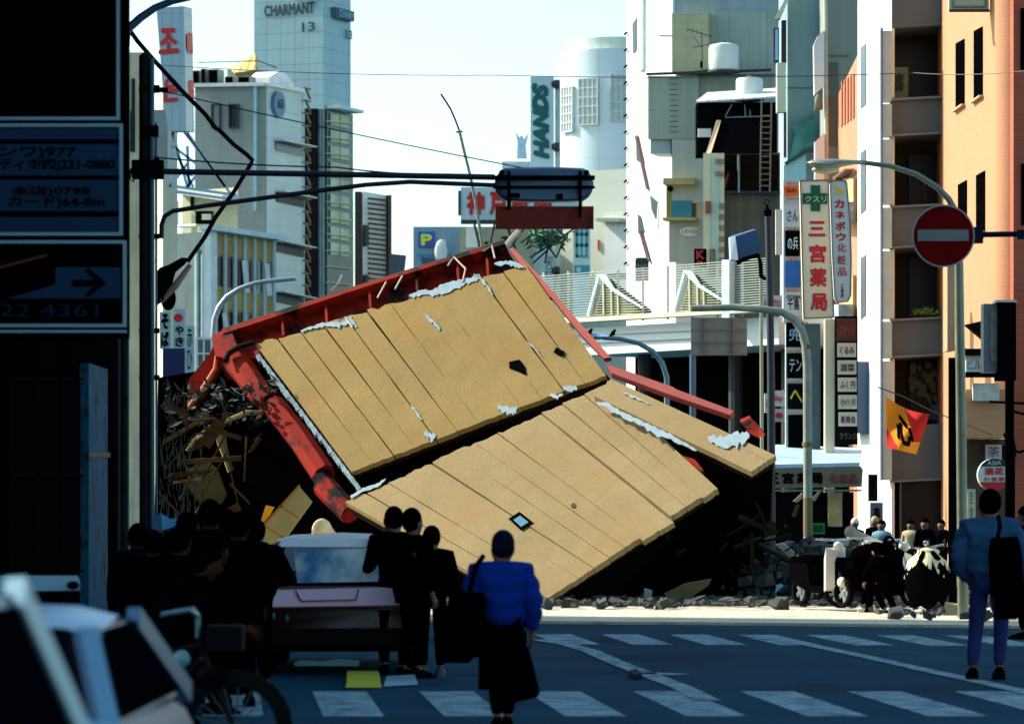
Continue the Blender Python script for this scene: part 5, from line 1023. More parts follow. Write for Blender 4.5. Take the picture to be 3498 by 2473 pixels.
mb.build('torn_board', foam, cbld)
mb = MB()
for i in range(22):
    t = i/21; p_ = lerp((880, 1210), (1215, 1650), t); UP.poly(mb, [(p_[0]-9+rnd.uniform(-4, 4), p_[1]+rnd.uniform(-4, 4)), (p_[0]+4, p_[1]-6), (p_[0]+18, p_[1]+16), (p_[0]+4+rnd.uniform(-5, 5), p_[1]+22)], -.1, -.02)
mb.build('crumbled_edge', M('crumbled_grey', (120, 138, 140), .95, .4, 8), cbld)
# openings
def opening(pl, pts, pane, depth=.04):
    mb = MB(); c = (sum(p[0] for p in pts)/len(pts), sum(p[1] for p in pts)/len(pts)); big = [lerp(c, p, 1.0) for p in pts]; small = [lerp(c, p, .62) for p in pts]
    n = len(pts); mb2 = MB(); 
    for i in range(n): pl.poly(mb2, [big[i], big[(i+1) % n], small[(i+1) % n], small[i]], .024, .03)
    o = mb2.build('opening', M('hole_black', (8, 8, 8)), cbld); pl.poly(mb, small, .02, .026); mb.build('pane', pane, o)
opening(LO_, [(1776, 1752), (1824, 1790), (1782, 1816), (1738, 1776)], M('pane_blue', (86, 130, 146), .2))
opening(UP, [(1902, 1190), (1932, 1206), (1920, 1222), (1892, 1208)], M('hole_black', (8, 8, 8)))
opening(UP, [(1740, 1240), (1776, 1232), (1796, 1258), (1800, 1286), (1770, 1272), (1742, 1262)], M('hole_black', (8, 8, 8)))
mb = MB(); LO_.poly(mb, [(1960+math.cos(i*.6)*9, 1731+math.sin(i*.6)*9) for i in range(10)], .02, .026); mb.build('hole', M('hole_brown', (50, 24, 16)), cbld)
# red frame
redm = M('red_oxide_steel', (140, 26, 5), .8, .3, 1.3, bump=.2, spec=.15, stain=((20, 14, 12), .5, .6, 1.4)); redl = M('faded_red_steel', (158, 48, 22), .65, .2, 2, stain=((110, 96, 88), .58, .7, 2))
UB = Pl(pt=UP.pt-UP.n*.12, n=UP.n)
mb = MB(); UB.poly(mb, [(770, 1148), (900, 1096), (1280, 982), (1730, 846), (1752, 880), (1778, 896), (1300, 1068), (880, 1210), (790, 1204)], -.35, -.12)
UB.poly(mb, [(765, 1142), (1280, 974), (1728, 838), (1732, 850), (1280, 988), (770, 1156)], -.12, .12); part_label(mb.build('frame_beam', redm, cbld), 'long scorched red beam along the top edge')
mb = MB()
for u, v in ((960, 1105), (1110, 1080), (1260, 1040), (1420, 990), (1560, 945), (1660, 912)): UB.poly(mb, [(u, v-40), (u+8, v-44), (u+14, v+44), (u+6, v+48)], -.12, .04)
mb.build('stiffener', redm, cbld)
mb = MB(); mb.bar(UB.p(768, 1138, .1), UB.p(1728, 834, .1), .05, .03); mb.build('flange_edge', M('pale_flange_line', (170, 160, 130), .8, .4, 6), cbld)  # pale mottled line along the top flange
mb = MB(); UP.poly(mb, [(1736, 846), (1752, 842), (1900, 1004), (1906, 1016), (2084, 1216), (2060, 1220), (1980, 1136), (1880, 1010), (1872, 1012), (1780, 904)], -.12, -.03); part_label(mb.build('frame_beam', redl, cbld), 'faded orange-red beam down the right edge')
mb = MB(); WG.poly(mb, [(2072, 1254), (2110, 1266), (2300, 1332), (2312, 1340), (2508, 1414), (2496, 1428), (2300, 1362), (2090, 1284)], -.04, .06); part_label(mb.build('frame_beam', M('pink_red_steel', (146, 56, 42), .6, .15, 2), cbld), 'pinkish beam along the far lower wing')
mb = MB(); mb.loft([[P(2528, 1432, 61), P(2560, 1420, 61.3), P(2562, 1424, 60.8), P(2530, 1444, 60.7)], [P(2556, 1470, 60.8), P(2590, 1452, 61), P(2592, 1462, 60.6), P(2560, 1480, 60.5)], [P(2590, 1490, 60.6), P(2612, 1478, 60.6), P(2614, 1486, 60.4), P(2592, 1496, 60.4)]]); mb.build('torn_flashing', redm, cbld)
# octagonal left column running down
def ocol(pts, r, mat, label=None):
    mb = MB(); mb.tube(pts, r, 8); o = mb.build('frame_column', mat, cbld, 30)
    if label: part_label(o, label)
    return o
UCp = Pl(pt=UP.pt+Vector((0, -.1, 0)), n=UP.n)
q_ = lambda u, v, o=-.25: UP.p(u, v, o)
ocol([q_(762, 1168), q_(820, 1240), q_(872, 1316), q_(905, 1340)], [.24, .22, .21, .2], redm, 'upper length of the red left column')
ocol([q_(918, 1352), q_(1000, 1456), q_(1090, 1590)], [.2, .21, .21], redm, 'middle length of the red left column')
ocol([q_(1088, 1625), q_(1130, 1670), q_(1180, 1722)], [.2, .19, .18], redm, 'lower length of the red left column')
mb = MB(); mb.tube([q_(900, 1335), q_(922, 1360)], .16, 8); mb.tube([q_(1080, 1590), q_(1096, 1626)], .17, 8); mb.tube([q_(772, 1240, .05), q_(786, 1212, .05), q_(822, 1190, .05), q_(872, 1176, .05)], .045, 8); mb.build('collar', M('collar_black', (22, 16, 16)), cbld)
mb = MB(); UB.poly(mb, [(730, 1160), (766, 1142), (800, 1150), (818, 1200), (776, 1236), (742, 1230)], -.5, .1); part_label(mb.build('frame_corner', redm, cbld), 'crushed red corner joint')
LB = Pl(pt=UB.p(735, 1180)+Vector((0, .3, 0)), n=(-.3, -.95, .1))
mb = MB(); LB.poly(mb, [(735, 1170), (746, 1232), (700, 1320), (645, 1398), (640, 1400), (644, 1296), (690, 1240), (712, 1215)], -.3, 0); part_label(mb.build('torn_plate', redm, cbld), 'torn red plate hanging on the left')
mb = MB(); mb.tube([LB.p(u, v, .08) for u, v in ((748, 1190), (742, 1262), (700, 1330), (642, 1404))], [.02, .045, .05, .035], 8); mb.build('bent_rod', M('orange_rust_rod', (206, 110, 60)), cbld)
mb = MB(); mb.tube([LB.p(u, v, .12) for u, v in ((746, 1180), (752, 1196), (764, 1194))], .02, 6); mb.build('wire_end', M('wire_pale', (190, 170, 130)), cbld)
# dark hulk behind: storeys folded under the wall, interior shade put in as near-black
hk = M('interior_shade', (3, 3, 3), 1, .4, 1, spec=0)
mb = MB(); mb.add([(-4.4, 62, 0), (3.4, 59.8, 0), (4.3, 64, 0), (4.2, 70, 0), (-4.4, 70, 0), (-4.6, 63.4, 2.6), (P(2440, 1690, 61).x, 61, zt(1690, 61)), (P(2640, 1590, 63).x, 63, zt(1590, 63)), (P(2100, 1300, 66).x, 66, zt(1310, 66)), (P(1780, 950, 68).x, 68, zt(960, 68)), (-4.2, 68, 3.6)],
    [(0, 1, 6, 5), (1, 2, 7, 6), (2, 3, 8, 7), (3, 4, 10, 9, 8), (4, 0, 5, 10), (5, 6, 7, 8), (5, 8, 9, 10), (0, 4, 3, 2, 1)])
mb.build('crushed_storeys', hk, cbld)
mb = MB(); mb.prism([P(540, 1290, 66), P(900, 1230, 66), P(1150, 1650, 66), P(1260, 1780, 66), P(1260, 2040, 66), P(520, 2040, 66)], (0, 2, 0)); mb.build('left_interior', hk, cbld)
# red rag patch in gap
mb = MB(); LO_.poly(mb, [(2306, 1560), (2330, 1548), (2370, 1560), (2400, 1596), (2390, 1606), (2340, 1586)], -.14, -.05); mb.build('red_scrap', redm, cbld)
# interior debris at left: ceiling edge, posts, slab pieces
tanb = M('raw_tan', (150, 120, 66), .9, .3, 3); YD = 64.0
def dp(uv, Y=YD): return [P(u, v, Y) for u, v in uv]
mb = MB(); mb.tube(dp([(636, 1540), (660, 1510), (720, 1460), (790, 1430), (840, 1410), (900, 1408)]), [.02, .05, .05, .04, .05, .04], 6); mb.build('broken_edge_beam', M('broken_edge_tan', (170, 150, 92), .9, .3, 3), cbld)
mb = MB(); mb.tube(dp([(758, 1470), (756, 1505), (772, 1560), (790, 1610)]), [.08, .09, .06, .065], 7); mb.build('stud', tanb, cbld)
mb = MB(); mb.prism(dp([(892, 1484), (918, 1466), (980, 1604), (952, 1610), (932, 1600)]), (0, .1, 0)); mb.build('stud', tanb, cbld)
mb = MB(); mb.bar(P(790, 1562, YD-.2), P(1024, 1624, YD-.2), .05, .05); mb.bar(P(788, 1616, YD-.1), P(816, 1730, YD-.1), .04, .03); mb.build('lath', M('lath_brown', (120, 84, 44)), cbld)
mb = MB(); mb.prism(dp([(636, 1600), (712, 1580), (740, 1600), (776, 1690), (756, 1720), (690, 1728), (640, 1660)]), (0, .15, 0)); mb.build('plywood_piece', M('olive_plywood', (112, 92, 44), .9, .15, 2), cbld)
mb = MB(); mb.prism(dp([(868, 1830), (1020, 1660), (1066, 1714), (980, 1834), (940, 1868), (900, 1860)], 58.2), (0, .12, 0)); mb.build('board_piece', M('pale_board', (150, 136, 84), .9, .15, 2), cbld)
mb = MB(); [mb.bar(P(*a, 58.1), P(*b, 58.1), .03, .03) for a, b in (((868, 1830), (1024, 1656)), ((955, 1726), (1018, 1768)), ((905, 1796), (972, 1840)))]; mb.build('board_batten', M('batten_orange', (150, 92, 30)), cbld)
mb = MB(); mb.prism(dp([(884, 1800), (908, 1726), (936, 1732), (920, 1760)], 58.4), (0, .1, 0)); mb.build('insulation_scrap', M('yellow_wool', (226, 160, 30), .95, .2, 6), cbld)
mb = MB(); mb.ell(P(1100, 1815, 58), (.16, .1, .2)); mb.tube([P(1120, 1796, 58), P(1150, 1836, 58)], .04, 6); mb.build('plaster_lump', M('cream_lump', (220, 190, 140), .9, .3, 5), cbld)
mb = MB()
for _ in range(260):
    u = rnd.uniform(560, 940); v = rnd.uniform(1290, 1440)+(940-u)*.05; c = P(u, v, YD+rnd.uniform(-.5, .6)); a = Vector((rnd.gauss(0, 1), rnd.gauss(0, 1), rnd.gauss(0, 1))).normalized()*rnd.uniform(.04, .16); b = a.orthogonal().normalized()*rnd.uniform(.01, .05)
    mb.add([c-a, c+b, c+a, c-b], [(0, 1, 2, 3)])
o = mb.build('shredded_debris', M('shreds', (40, 46, 38), .9, .7, 3), cbld, fix=False); o['kind'] = 'stuff'
for cnt_, rng, szs, mk in ((80, ((560, 1120), (1300, 1900), 63.0), (.2, 1.0), M('splinter_brown', (66, 46, 24), .95, .7, 1.5, spec=.1)), (45, ((2250, 2720), (1720, 2040), 60.5), (.1, .8), M('splinter_grey', (34, 32, 24), .95, .7, 1.5, spec=.1))):
    mb = MB()
    for _ in range(cnt_):
        u = rnd.uniform(*rng[0]); v = rnd.uniform(*rng[1])
        if cnt_ == 80 and (u-560)*.95 > (v-1240): continue
        if cnt_ == 45 and v < 2080-(u-1815)*.62+60: continue
        c = P(u, v, rng[2]+rnd.uniform(-.4, .6)); a = Vector((rnd.gauss(0, 1), rnd.gauss(0, .6), rnd.gauss(0, .8))).normalized()*rnd.uniform(*szs)/2
        mb.bar(c-a, c+a, rnd.choice((.03, .05, .08, .22)), rnd.uniform(.01, .03), (rnd.gauss(0, 1), rnd.gauss(0, 1), .3))
    o = mb.build('splintered_boards', mk, cbld); o['kind'] = 'stuff'
mb = MB()
for _ in range(150):
    u = rnd.uniform(545, 700); v = rnd.uniform(1470, 1860); c = P(u, v, YD-1); mb.tube([c, c+Vector((rnd.gauss(0, .05), 0, -rnd.uniform(.1, .45)))], .008, 4)
o = mb.build('hanging_wires', M('dim_wires', (52, 60, 52), .9, .6, 2), cbld); o['kind'] = 'stuff'
mb = MB()
for pts_ in ([(1140, 1012), (1166, 990), (1180, 960)], [(1300, 1040), (1330, 985)], [(1540, 930), (1560, 900), (1600, 940), (1590, 985)], [(1660, 880), (1690, 860), (1700, 905)], [(1360, 1010), (1385, 965)], [(1166, 1120), (1190, 1105), (1215, 1140)]): mb.tube([UB.p(u, v, .16) for u, v in pts_], .016, 5)
for pts_ in ([(1730, 840), (1750, 815), (1775, 790)],): mb.tube([P(u, v, 66) for u, v in pts_], .06, 6)
mb.build('bent_rebar', M('rebar_pale', (196, 180, 160), .8), cbld)
# tangle above the beam
tg = thing('branch_tangle', 'tangle of torn cables and green leaves above the tip of the red beam', 'debris', P(1850, 880, 67)); mb = MB()
for a, b in (((1800, 850), (1900, 790)), ((1810, 880), (1990, 760)), ((1840, 800), (1900, 880)), ((1860, 900), (1880, 820)), ((1780, 830), (1830, 780)), ((1900, 880), (1940, 800)), ((1820, 900), (1900, 820))): mb.tube([P(*a, 67), P((a[0]+b[0])/2+rnd.uniform(-8, 8), (a[1]+b[1])/2, 67), P(*b, 67)], .018, 5)
mb.build('cables', dkgrey, tg); mb = MB()
for _ in range(180):
    c = P(rnd.gauss(1870, 34), rnd.gauss(812, 16), 67+rnd.uniform(-.3, .3)); a = Vector((rnd.gauss(0, 1), rnd.gauss(0, 1), rnd.gauss(0, 1))).normalized()*.09; b = a.orthogonal().normalized()*.03; mb.add([c-a, c+b, c+a, c-b], [(0, 1, 2, 3)])
mb.build('leaves', M('dull_leaf', (60, 100, 70), .9, .4, 4), tg, fix=False)

# ------------------------------------------------------------------ rubble on the far pavement
def chunk(mb, c, s_, r):
    bm = bmesh.new(); bmesh.ops.create_cube(bm, size=1); rot = Matrix.Rotation(r.uniform(0, 6), 3, 'Z') @ Matrix.Rotation(r.uniform(-.6, .6), 3, 'X')
    vs = [Vector(c)+rot @ Vector((v.co.x*s_*r.uniform(.6, 1.5), v.co.y*s_*r.uniform(.6, 1.4), v.co.z*s_*r.uniform(.3, .9))) for v in bm.verts]; fs = [tuple(v.index for v in f.verts) for f in bm.faces]; bm.free(); mb.add(vs, fs)
rr = random.Random(5)
mb = MB()
for _ in range(900):
    x = rr.uniform(-1, 9.5); y = rr.uniform(56.0, 60)-.05*abs(rr.gauss(0, 3)); 
    if x > 5 and rr.random() < .3: y = rr.uniform(50, 56)
    chunk(mb, (x, y, .12), rr.uniform(.02, .09) if rr.random() < .9 else rr.uniform(.1, .2), rr)
o = mb.build('rubble', M('rubble_grey', (62, 64, 58), .95, .5, 5), fix=True); o['kind'] = 'stuff'; tag(o, 'grey rubble scattered along the base of the collapsed building', 'rubble')
mb = MB()
for _ in range(420):
    x = rr.uniform(2.5, 7.5); y = rr.uniform(60, 66); h = .9*math.exp(-((x-5.2)/1.9)**2); chunk(mb, (x, y, rr.uniform(.05, .1+h)), rr.uniform(.06, .26), rr)
o = mb.build('rubble_heap', M('rubble_dark', (58, 60, 54), .95, .6, 2.5)); o['kind'] = 'stuff'; tag(o, 'dark heap of broken masonry between the fallen wall and the pharmacy', 'rubble')
for lab, pts_, r_, mt in (('long grey fallen pole leaning over the parked scooters', [(2906, 1818, 58.6), (3050, 1884, 58), (3290, 1996, 57.2)], .075, M('fallen_pole', (150, 146, 126), .8, .2, 3)), ('broken plank sloping down beside the olive lamp post', [(2596, 1862, 62), (2690, 1906, 61.5), (2780, 1950, 61)], .05, M('plank_brown', (70, 66, 52), .9)), ('thin steel bar lying under the fallen wall', [(2360, 2046, 58.5), (2470, 2066, 58), (2550, 2062, 58)], .03, steel)):
    o = MB().tube([P(*q) for q in pts_], r_, 10).build('fallen_beam', mt, None, True); tag(o, lab, 'beam')
o = MB(); c = P(2906, 1818, 58.6); o.ell(c, (.1, .1, .1)); o = o.build('pole_cap', M('fallen_pole', (150, 146, 126))); 
o.parent = bpy.data.objects['fallen_beam']
for i, (lab, uv, Y, cl) in enumerate((('pale upright slab chip among the rubble', [(2202, 2012), (2228, 2020), (2226, 2056), (2200, 2044)], 58.2, (130, 146, 136)), ('olive cardboard sheet lying in the rubble', [(2270, 2030), (2340, 1996), (2430, 1980), (2420, 2000), (2330, 2060), (2290, 2062)], 59, (110, 96, 60)), ('crumpled white sheet on the broken plank', [(2650, 1862), (2680, 1856), (2740, 1912), (2752, 1930), (2700, 1905)], 61, (150, 150, 136)), ('tan block of stone on the sunny pavement', [(3215, 2080), (3230, 2060), (3340, 2075), (3350, 2108), (3240, 2112)], 54, (206, 180, 120)), ('white rock at the foot of the dark scooters', [(2930, 2080), (2955, 2076), (2962, 2106), (2934, 2108)], 54.5, (214, 204, 176)), ('grey board leaning near the olive lamp post', [(2610, 1800), (2644, 1786), (2640, 1850), (2612, 1856)], 62, (110, 116, 86)))):
    mb = MB(); mb.prism([P(u, v, Y) for u, v in uv], (0, .12, .02)); tag(mb.build('debris_piece', M('dbr%d' % i, cl, .95, .25, 4)), lab, 'debris')

# ------------------------------------------------------------------ people
def skin_obj(nodes, edges, name, mat, parent, sub=2, root=0, post=None):
    me = bpy.data.meshes.new('s'); me.from_pydata([n_[0] for n_ in nodes], edges, []); o = bpy.data.objects.new('s', me); COL.objects.link(o)
    o.modifiers.new('skin', 'SKIN'); sk = me.skin_vertices[0].data
    for i, n_ in enumerate(nodes): r = n_[1]; sk[i].radius = r if isinstance(r, tuple) else (r, r); sk[i].use_root = (i == root)
    m2 = o.modifiers.new('sub', 'SUBSURF'); m2.levels = sub; m2.render_levels = sub
    dg = bpy.context.evaluated_depsgraph_get(); dg.update(); out = bpy.data.meshes.new_from_object(o.evaluated_get(dg)); bpy.data.objects.remove(o); bpy.data.meshes.remove(me)
    mb = MB(); mb.v = [v.co.copy() for v in out.vertices]; mb.f = [tuple(p.vertices) for p in out.polygons]; bpy.data.meshes.remove(out)
    if post: mb.v = [post(v) for v in mb.v]
    return mb.build(name, mat, parent, 80)
skinm = M('skin', (112, 66, 44), .7, .05); hairm = M('black_hair', (4, 3, 4), .9, .2, spec=.1)
def person(label, u, Y, h, face=0, jacket=None, trousers=None, pose=None, hat=None, puffy=0, coat=None, shoes=None, bulk=1.0, hands=True, group=None, hair=True, body_mat=None):
    """face: heading angle, 0 = looking away from the camera"""
    x = (u-CX)/F*Y; t = thing('person', label, 'person', (x, Y, 0), group); rot = Matrix.Rotation(face, 3, 'Z'); base = Vector((x, Y, 0))
    if Y < 33 and u < 1000 and body_mat is None: body_mat = M('shaded_skin', (62, 34, 22), .9, spec=0)  # left crowd: darker skin copy, their shade put into the colour
    J = dict(pel=(0, 0, .53), bel=(0, .0, .61), che=(0, -.005, .72), nec=(0, 0, .825), hea=(0, .01, .895), top=(0, .012, .945),
             shL=(-.108, 0, .782), elL=(-.14, -.015, .635), wrL=(-.135, .04, .49), shR=(.108, 0, .782), elR=(.14, -.015, .635), wrR=(.135, .04, .49),
             hiL=(-.05, 0, .51), knL=(-.055, .015, .285), anL=(-.058, -.01, .05), hiR=(.05, 0, .51), knR=(.055, .015, .285), anR=(.058, -.01, .05))
    J.update(pose or {}); J = {k: base+rot @ (Vector(v)*h) for k, v in J.items()}; fwd = rot @ Vector((0, 1, 0)); rt = rot @ Vector((1, 0, 0)); H = h
    N = []; E_ = []; ix = {}
    def nd(k, p, r): ix[k] = len(N); N.append((p, r)); return ix[k]
    def ln(a, b): E_.append((ix[a], ix[b]))
    for k, r in (('pel', (.085, .065)), ('bel', (.07, .055)), ('che', (.088, .06)), ('nec', .033), ('hea', (.05, .058)), ('top', (.042, .047))): nd(k, J[k], tuple(q*H for q in r) if isinstance(r, tuple) else r*H)
    for a, b in (('pel', 'bel'), ('bel', 'che'), ('che', 'nec'), ('nec', 'hea'), ('hea', 'top')): ln(a, b)
    nd('nose', J['hea']+fwd*.062*H-Vector((0, 0, .004*H)), .008*H); ln('hea', 'nose')
    for s_, e_ in ((-1, 'earL'), (1, 'earR')): nd(e_, J['hea']+rt*.062*s_*H, .009*H); ln('hea', e_)
    for s_ in 'LR':
        for k, r in (('sh', .036), ('el', .024), ('wr', .016)): nd(k+s_, J[k+s_], r*H)
        ln('che', 'sh'+s_); ln('sh'+s_, 'el'+s_); ln('el'+s_, 'wr'+s_)
        for k, r in (('hi', .05), ('kn', .032), ('an', .021)): nd(k+s_, J[k+s_], r*H)
        ln('pel', 'hi'+s_); ln('hi'+s_, 'kn'+s_); ln('kn'+s_, 'an'+s_)
        nd('toe'+s_, J['an'+s_]+fwd*.09*H-Vector((0, 0, .03*H)), .017*H); ln('an'+s_, 'toe'+s_)
        d = (J['wr'+s_]-J['el'+s_]).normalized(); nd('pa'+s_, J['wr'+s_]+d*.035*H, (.019*H, .012*H)); ln('wr'+s_, 'pa'+s_)
        if hands:
            sd_ = d.cross(rt).normalized() if abs(d.dot(rt)) < .9 else fwd
            for q in range(4):
                o_ = sd_*(q-1.5)*.0115*H; nd('f%d%s' % (q, s_), J['wr'+s_]+d*.07*H+o_, .0045*H); nd('g%d%s' % (q, s_), J['wr'+s_]+d*(.092-.004*abs(q-1.3))*H+o_+rt*(.012 if s_ == 'L' else -.012)*H, .004*H); ln('pa'+s_, 'f%d%s' % (q, s_)); ln('f%d%s' % (q, s_), 'g%d%s' % (q, s_))
            nd('th'+s_, J['wr'+s_]+d*.05*H-sd_*.028*H, .005*H); ln('pa'+s_, 'th'+s_)
    skin_obj(N, E_, 'body', body_mat or skinm, t, 1 if not puffy else 2)
    if jacket:
        N = []; E_ = []; ix = {}; b = bulk
        low = J['pel']-Vector((0, 0, (.05 if puffy == 1 else .02)*H)); 
        for k, p, r in (('pel', low, (.1*b, .08*b)), ('bel', J['bel'], (.095*b, .077*b)), ('che', J['che'], (.108*b, .08*b)), ('nk', J['nec']-Vector((0, 0, .03*H)), (.07*b, .06*b)), ('cl', J['nec']+Vector((0, 0, .018*H)), .045)): nd(k, p, tuple(q*H for q in r) if isinstance(r, tuple) else r*H)
        for a_, b_2 in (('pel', 'bel'), ('bel', 'che'), ('che', 'nk'), ('nk', 'cl')): ln(a_, b_2)
        for s_ in 'LR':
            nd('sh'+s_, J['sh'+s_], .047*b*H); nd('el'+s_, J['el'+s_], .04*b*H); nd('wr'+s_, J['wr'+s_]-(J['wr'+s_]-J['el'+s_]).normalized()*.01*H, .028*b*H); ln('nk', 'sh'+s_); ln('sh'+s_, 'el'+s_); ln('el'+s_, 'wr'+s_)
        post = None
        if puffy:
            def post(v, z0=J['pel'].z): 
                c = J['pel'].lerp(J['nec'], max(0, min(1, (v.z-J['pel'].z)/(J['nec'].z-J['pel'].z)))); d = Vector((v.x-c.x, v.y-c.y, 0)); l = d.length
                if l < 1e-4: return v
                return v+d/l*(abs(math.sin((v.z-z0)/.115*math.pi+.35*math.sin(3*math.atan2(d.y, d.x))))*.016-.006+.006*math.sin(9*math.atan2(d.y, d.x)+v.z*14))*puffy
        skin_obj(N, E_, 'jacket', jacket, t, 3 if puffy else 2, post=post)
    if trousers:
        N = []; E_ = []; ix = {}; nd('pel', J['pel'], (.09*H, .068*H))
        for s_ in 'LR':
            nd('hi'+s_, J['hi'+s_], .06*H); nd('kn'+s_, J['kn'+s_], .043*H); nd('an'+s_, J['an'+s_]+Vector((0, 0, .015*H)), .034*H); ln('pel', 'hi'+s_); ln('hi'+s_, 'kn'+s_); ln('kn'+s_, 'an'+s_)
        skin_obj(N, E_, 'trousers', trousers, t, 2)
    mb = MB()
    for s_ in 'LR':
        c = J['an'+s_]; c = Vector((c.x, c.y, c.z-.02*H)); tz = max(c.z-.03*H, 0)
        rings = []
        for f_, w_, hh in ((-.045, .02, .05), (-.02, .03, .065), (.04, .032, .05), (.09, .03, .03), (.115, .016, .02)):
            p_ = c+fwd*f_*H; rings.append([Vector((p_.x, p_.y, tz))+rt*a_*w_*H+Vector((0, 0, bb*hh*H)) for a_, bb in ((-1, 0), (1, 0), (1, .6), (.5, 1), (-.5, 1), (-1, .6))])
        mb.loft(rings)
    mb.build('shoes', shoes or black, t, 50)
    if coat:
        m_, zlo, wlo = coat; mb = MB(); rings = []; z1 = J['bel'].z-.02*H; c0 = J['pel']
        for k in range(9):
            q = k/8; z = z1*(1-q)+zlo*H*q; rx = (.115*(1-q)+wlo*q)*H; ry = (.085*(1-q)+wlo*.75*q)*H
            rings.append([Vector((c0.x, c0.y, z))+rt*math.cos(a_)*rx*(1+.05*math.sin(5*a_+k*.3)*q)+fwd*math.sin(a_)*ry*(1+.05*math.cos(6*a_)*q) for a_ in [2*math.pi*i/24 for i in range(24)]])
        mb.loft(rings); mb.build('coat', m_, t, 60)
    if hair or hat:
        mb = MB(); rm = rot; c = J['hea']+Vector((0, 0, .022*H))-fwd*.018*H
        mb.ell(c, (.059*H, .061*H, .071*H), rm, 18, 12); 
        if hat: mb.v = [Vector((v.x, v.y, v.z+.01*H)) if v.z > c.z else v for v in mb.v]
        mb.build('hat' if hat else 'hair', hat or hairm, t, 60)
    return t, J, fwd, rt
blkcl = M('black_cloth', (3, 3, 5), 1, .3, 4, spec=.02); navy = M('navy_cloth', (5, 6, 14), 1, .3, 4, spec=.02)
# 1 blue-jacket walker, foreground centre
bluej = M('blue_quilted', (8, 40, 112), .95, .2, 5, spec=.03)
t_, J, fw, rt = person('person in a blue quilted jacket and long black skirt walking away', 1712, 27, 1.42, face=.05, jacket=bluej, trousers=blkcl, hat=M('dark_knit', (12, 12, 30), .95), puffy=1, coat=(blkcl, .2, .118), bulk=1.4,
    pose=dict(anL=(-.02, 0, .05), anR=(.03, .02, .05), knL=(-.03, .01, .285), wrL=(-.15, .02, .47), elL=(-.165, -.02, .63), elR=(.16, -.02, .62), wrR=(.155, .03, .48), nec=(.0, .02, .825), hea=(.01, .03, .895), top=(.01, .03, .94)), body_mat=skinm)
def bag(label, u, v, Y, wdt, hgt, dep, mat, strap=None, tilt=0):
    c = P(u, v, Y); t = thing('bag', label, 'bag', c-Vector((0, 0, hgt/2))); mb = MB(); rings = []
    rm = Matrix.Rotation(tilt, 3, 'Y')
    for q in (-1, -.85, -.3, .4, .9, 1):
        s_ = .75 if abs(q) == 1 else (1.0 if q < .5 else .88)
        rings.append([c+rm @ Vector((math.copysign(abs(math.cos(a))**.6, math.cos(a))*wdt/2*s_, math.copysign(abs(math.sin(a))**.6, math.sin(a))*dep/2*s_, q*hgt/2)) for a in [2*math.pi*i/20 for i in range(20)]])
    mb.loft(rings); mb.build('pouch', mat, t, 60)
    if strap: mb = MB(); mb.tube([P(*s_) for s_ in strap], .02, 6); mb.build('strap', mat, t)
    return t
bag('big black shoulder bag on the left hip of the blue-jacket walker', 1588, 2130, 26.8, .29, .46, .18, blkcl, [(1600, 2040, 26.78), (1624, 1935, 26.75), (1650, 1900, 26.9)], .1)
bag('black carrier bag swinging at the right side of the blue-jacket walker', 1772, 2290, 26.8, .22, .42, .14, blkcl, [(1790, 2200, 26.8), (1800, 2150, 26.8), (1780, 2200, 26.8)], -.25)
# 2 man at right
greyj = M('grey_blue_quilted', (46, 76, 106), .95, .15, 5, spec=.05); jeans = M('blue_jeans', (16, 32, 84), .9, .2, 5)
person('man in a grey-blue padded jacket and blue jeans facing away at right', 3382, 34.6, 1.76, face=-.05, jacket=greyj, trousers=jeans, puffy=1.2, bulk=1.36,
    pose=dict(anL=(-.09, 0, .05), knL=(-.07, .01, .285), anR=(.05, .04, .05), knR=(.06, .03, .285), wrL=(-.1, .08, .5), elL=(-.16, 0, .62), elR=(.17, 0, .62), wrR=(.16, .08, .5)))
bag('black backpack slung on the right shoulder of the man in jeans', 3436, 1940, 34.3, .3, .56, .18, blkcl, [(3400, 1870, 34.3), (3416, 1800, 34.25), (3410, 1762, 34.35)], -.05)
bag('black camera bag hanging low at the back of the man in jeans', 3440, 2050, 34.2, .22, .34, .16, blkcl, None)
t_, J, fw, rt = person('person in dark clothes at the extreme right edge', 3500, 45, 1.6, face=1.2, jacket=blkcl, trousers=blkcl)
# 3 group at the red car
person('tall person in black seen from behind next to the rear window of the car', 1345, 35.6, 1.6, face=.2, jacket=blkcl, trousers=blkcl, bulk=1.15, shoes=black, pose=dict(wrL=(-.2, .1, .55)))
person('person in a black cap looking right in the group beside the car', 1410, 34.9, 1.57, face=-.9, jacket=blkcl, trousers=blkcl, hat=M('black_cap', (3, 3, 5), spec=.05), bulk=1.2, pose=dict(anL=(-.1, 0, .05), anR=(.05, 0, .05)))
person('shorter person in black at the right of the group beside the car', 1474, 35.2, 1.42, face=.1, jacket=blkcl, trousers=blkcl, bulk=1.2, shoes=M('grey_shoe', (60, 70, 80)))
bag('dark bag held low between the car group and the blue-jacket walker', 1560, 2200, 31, .26, .3, .16, blkcl)
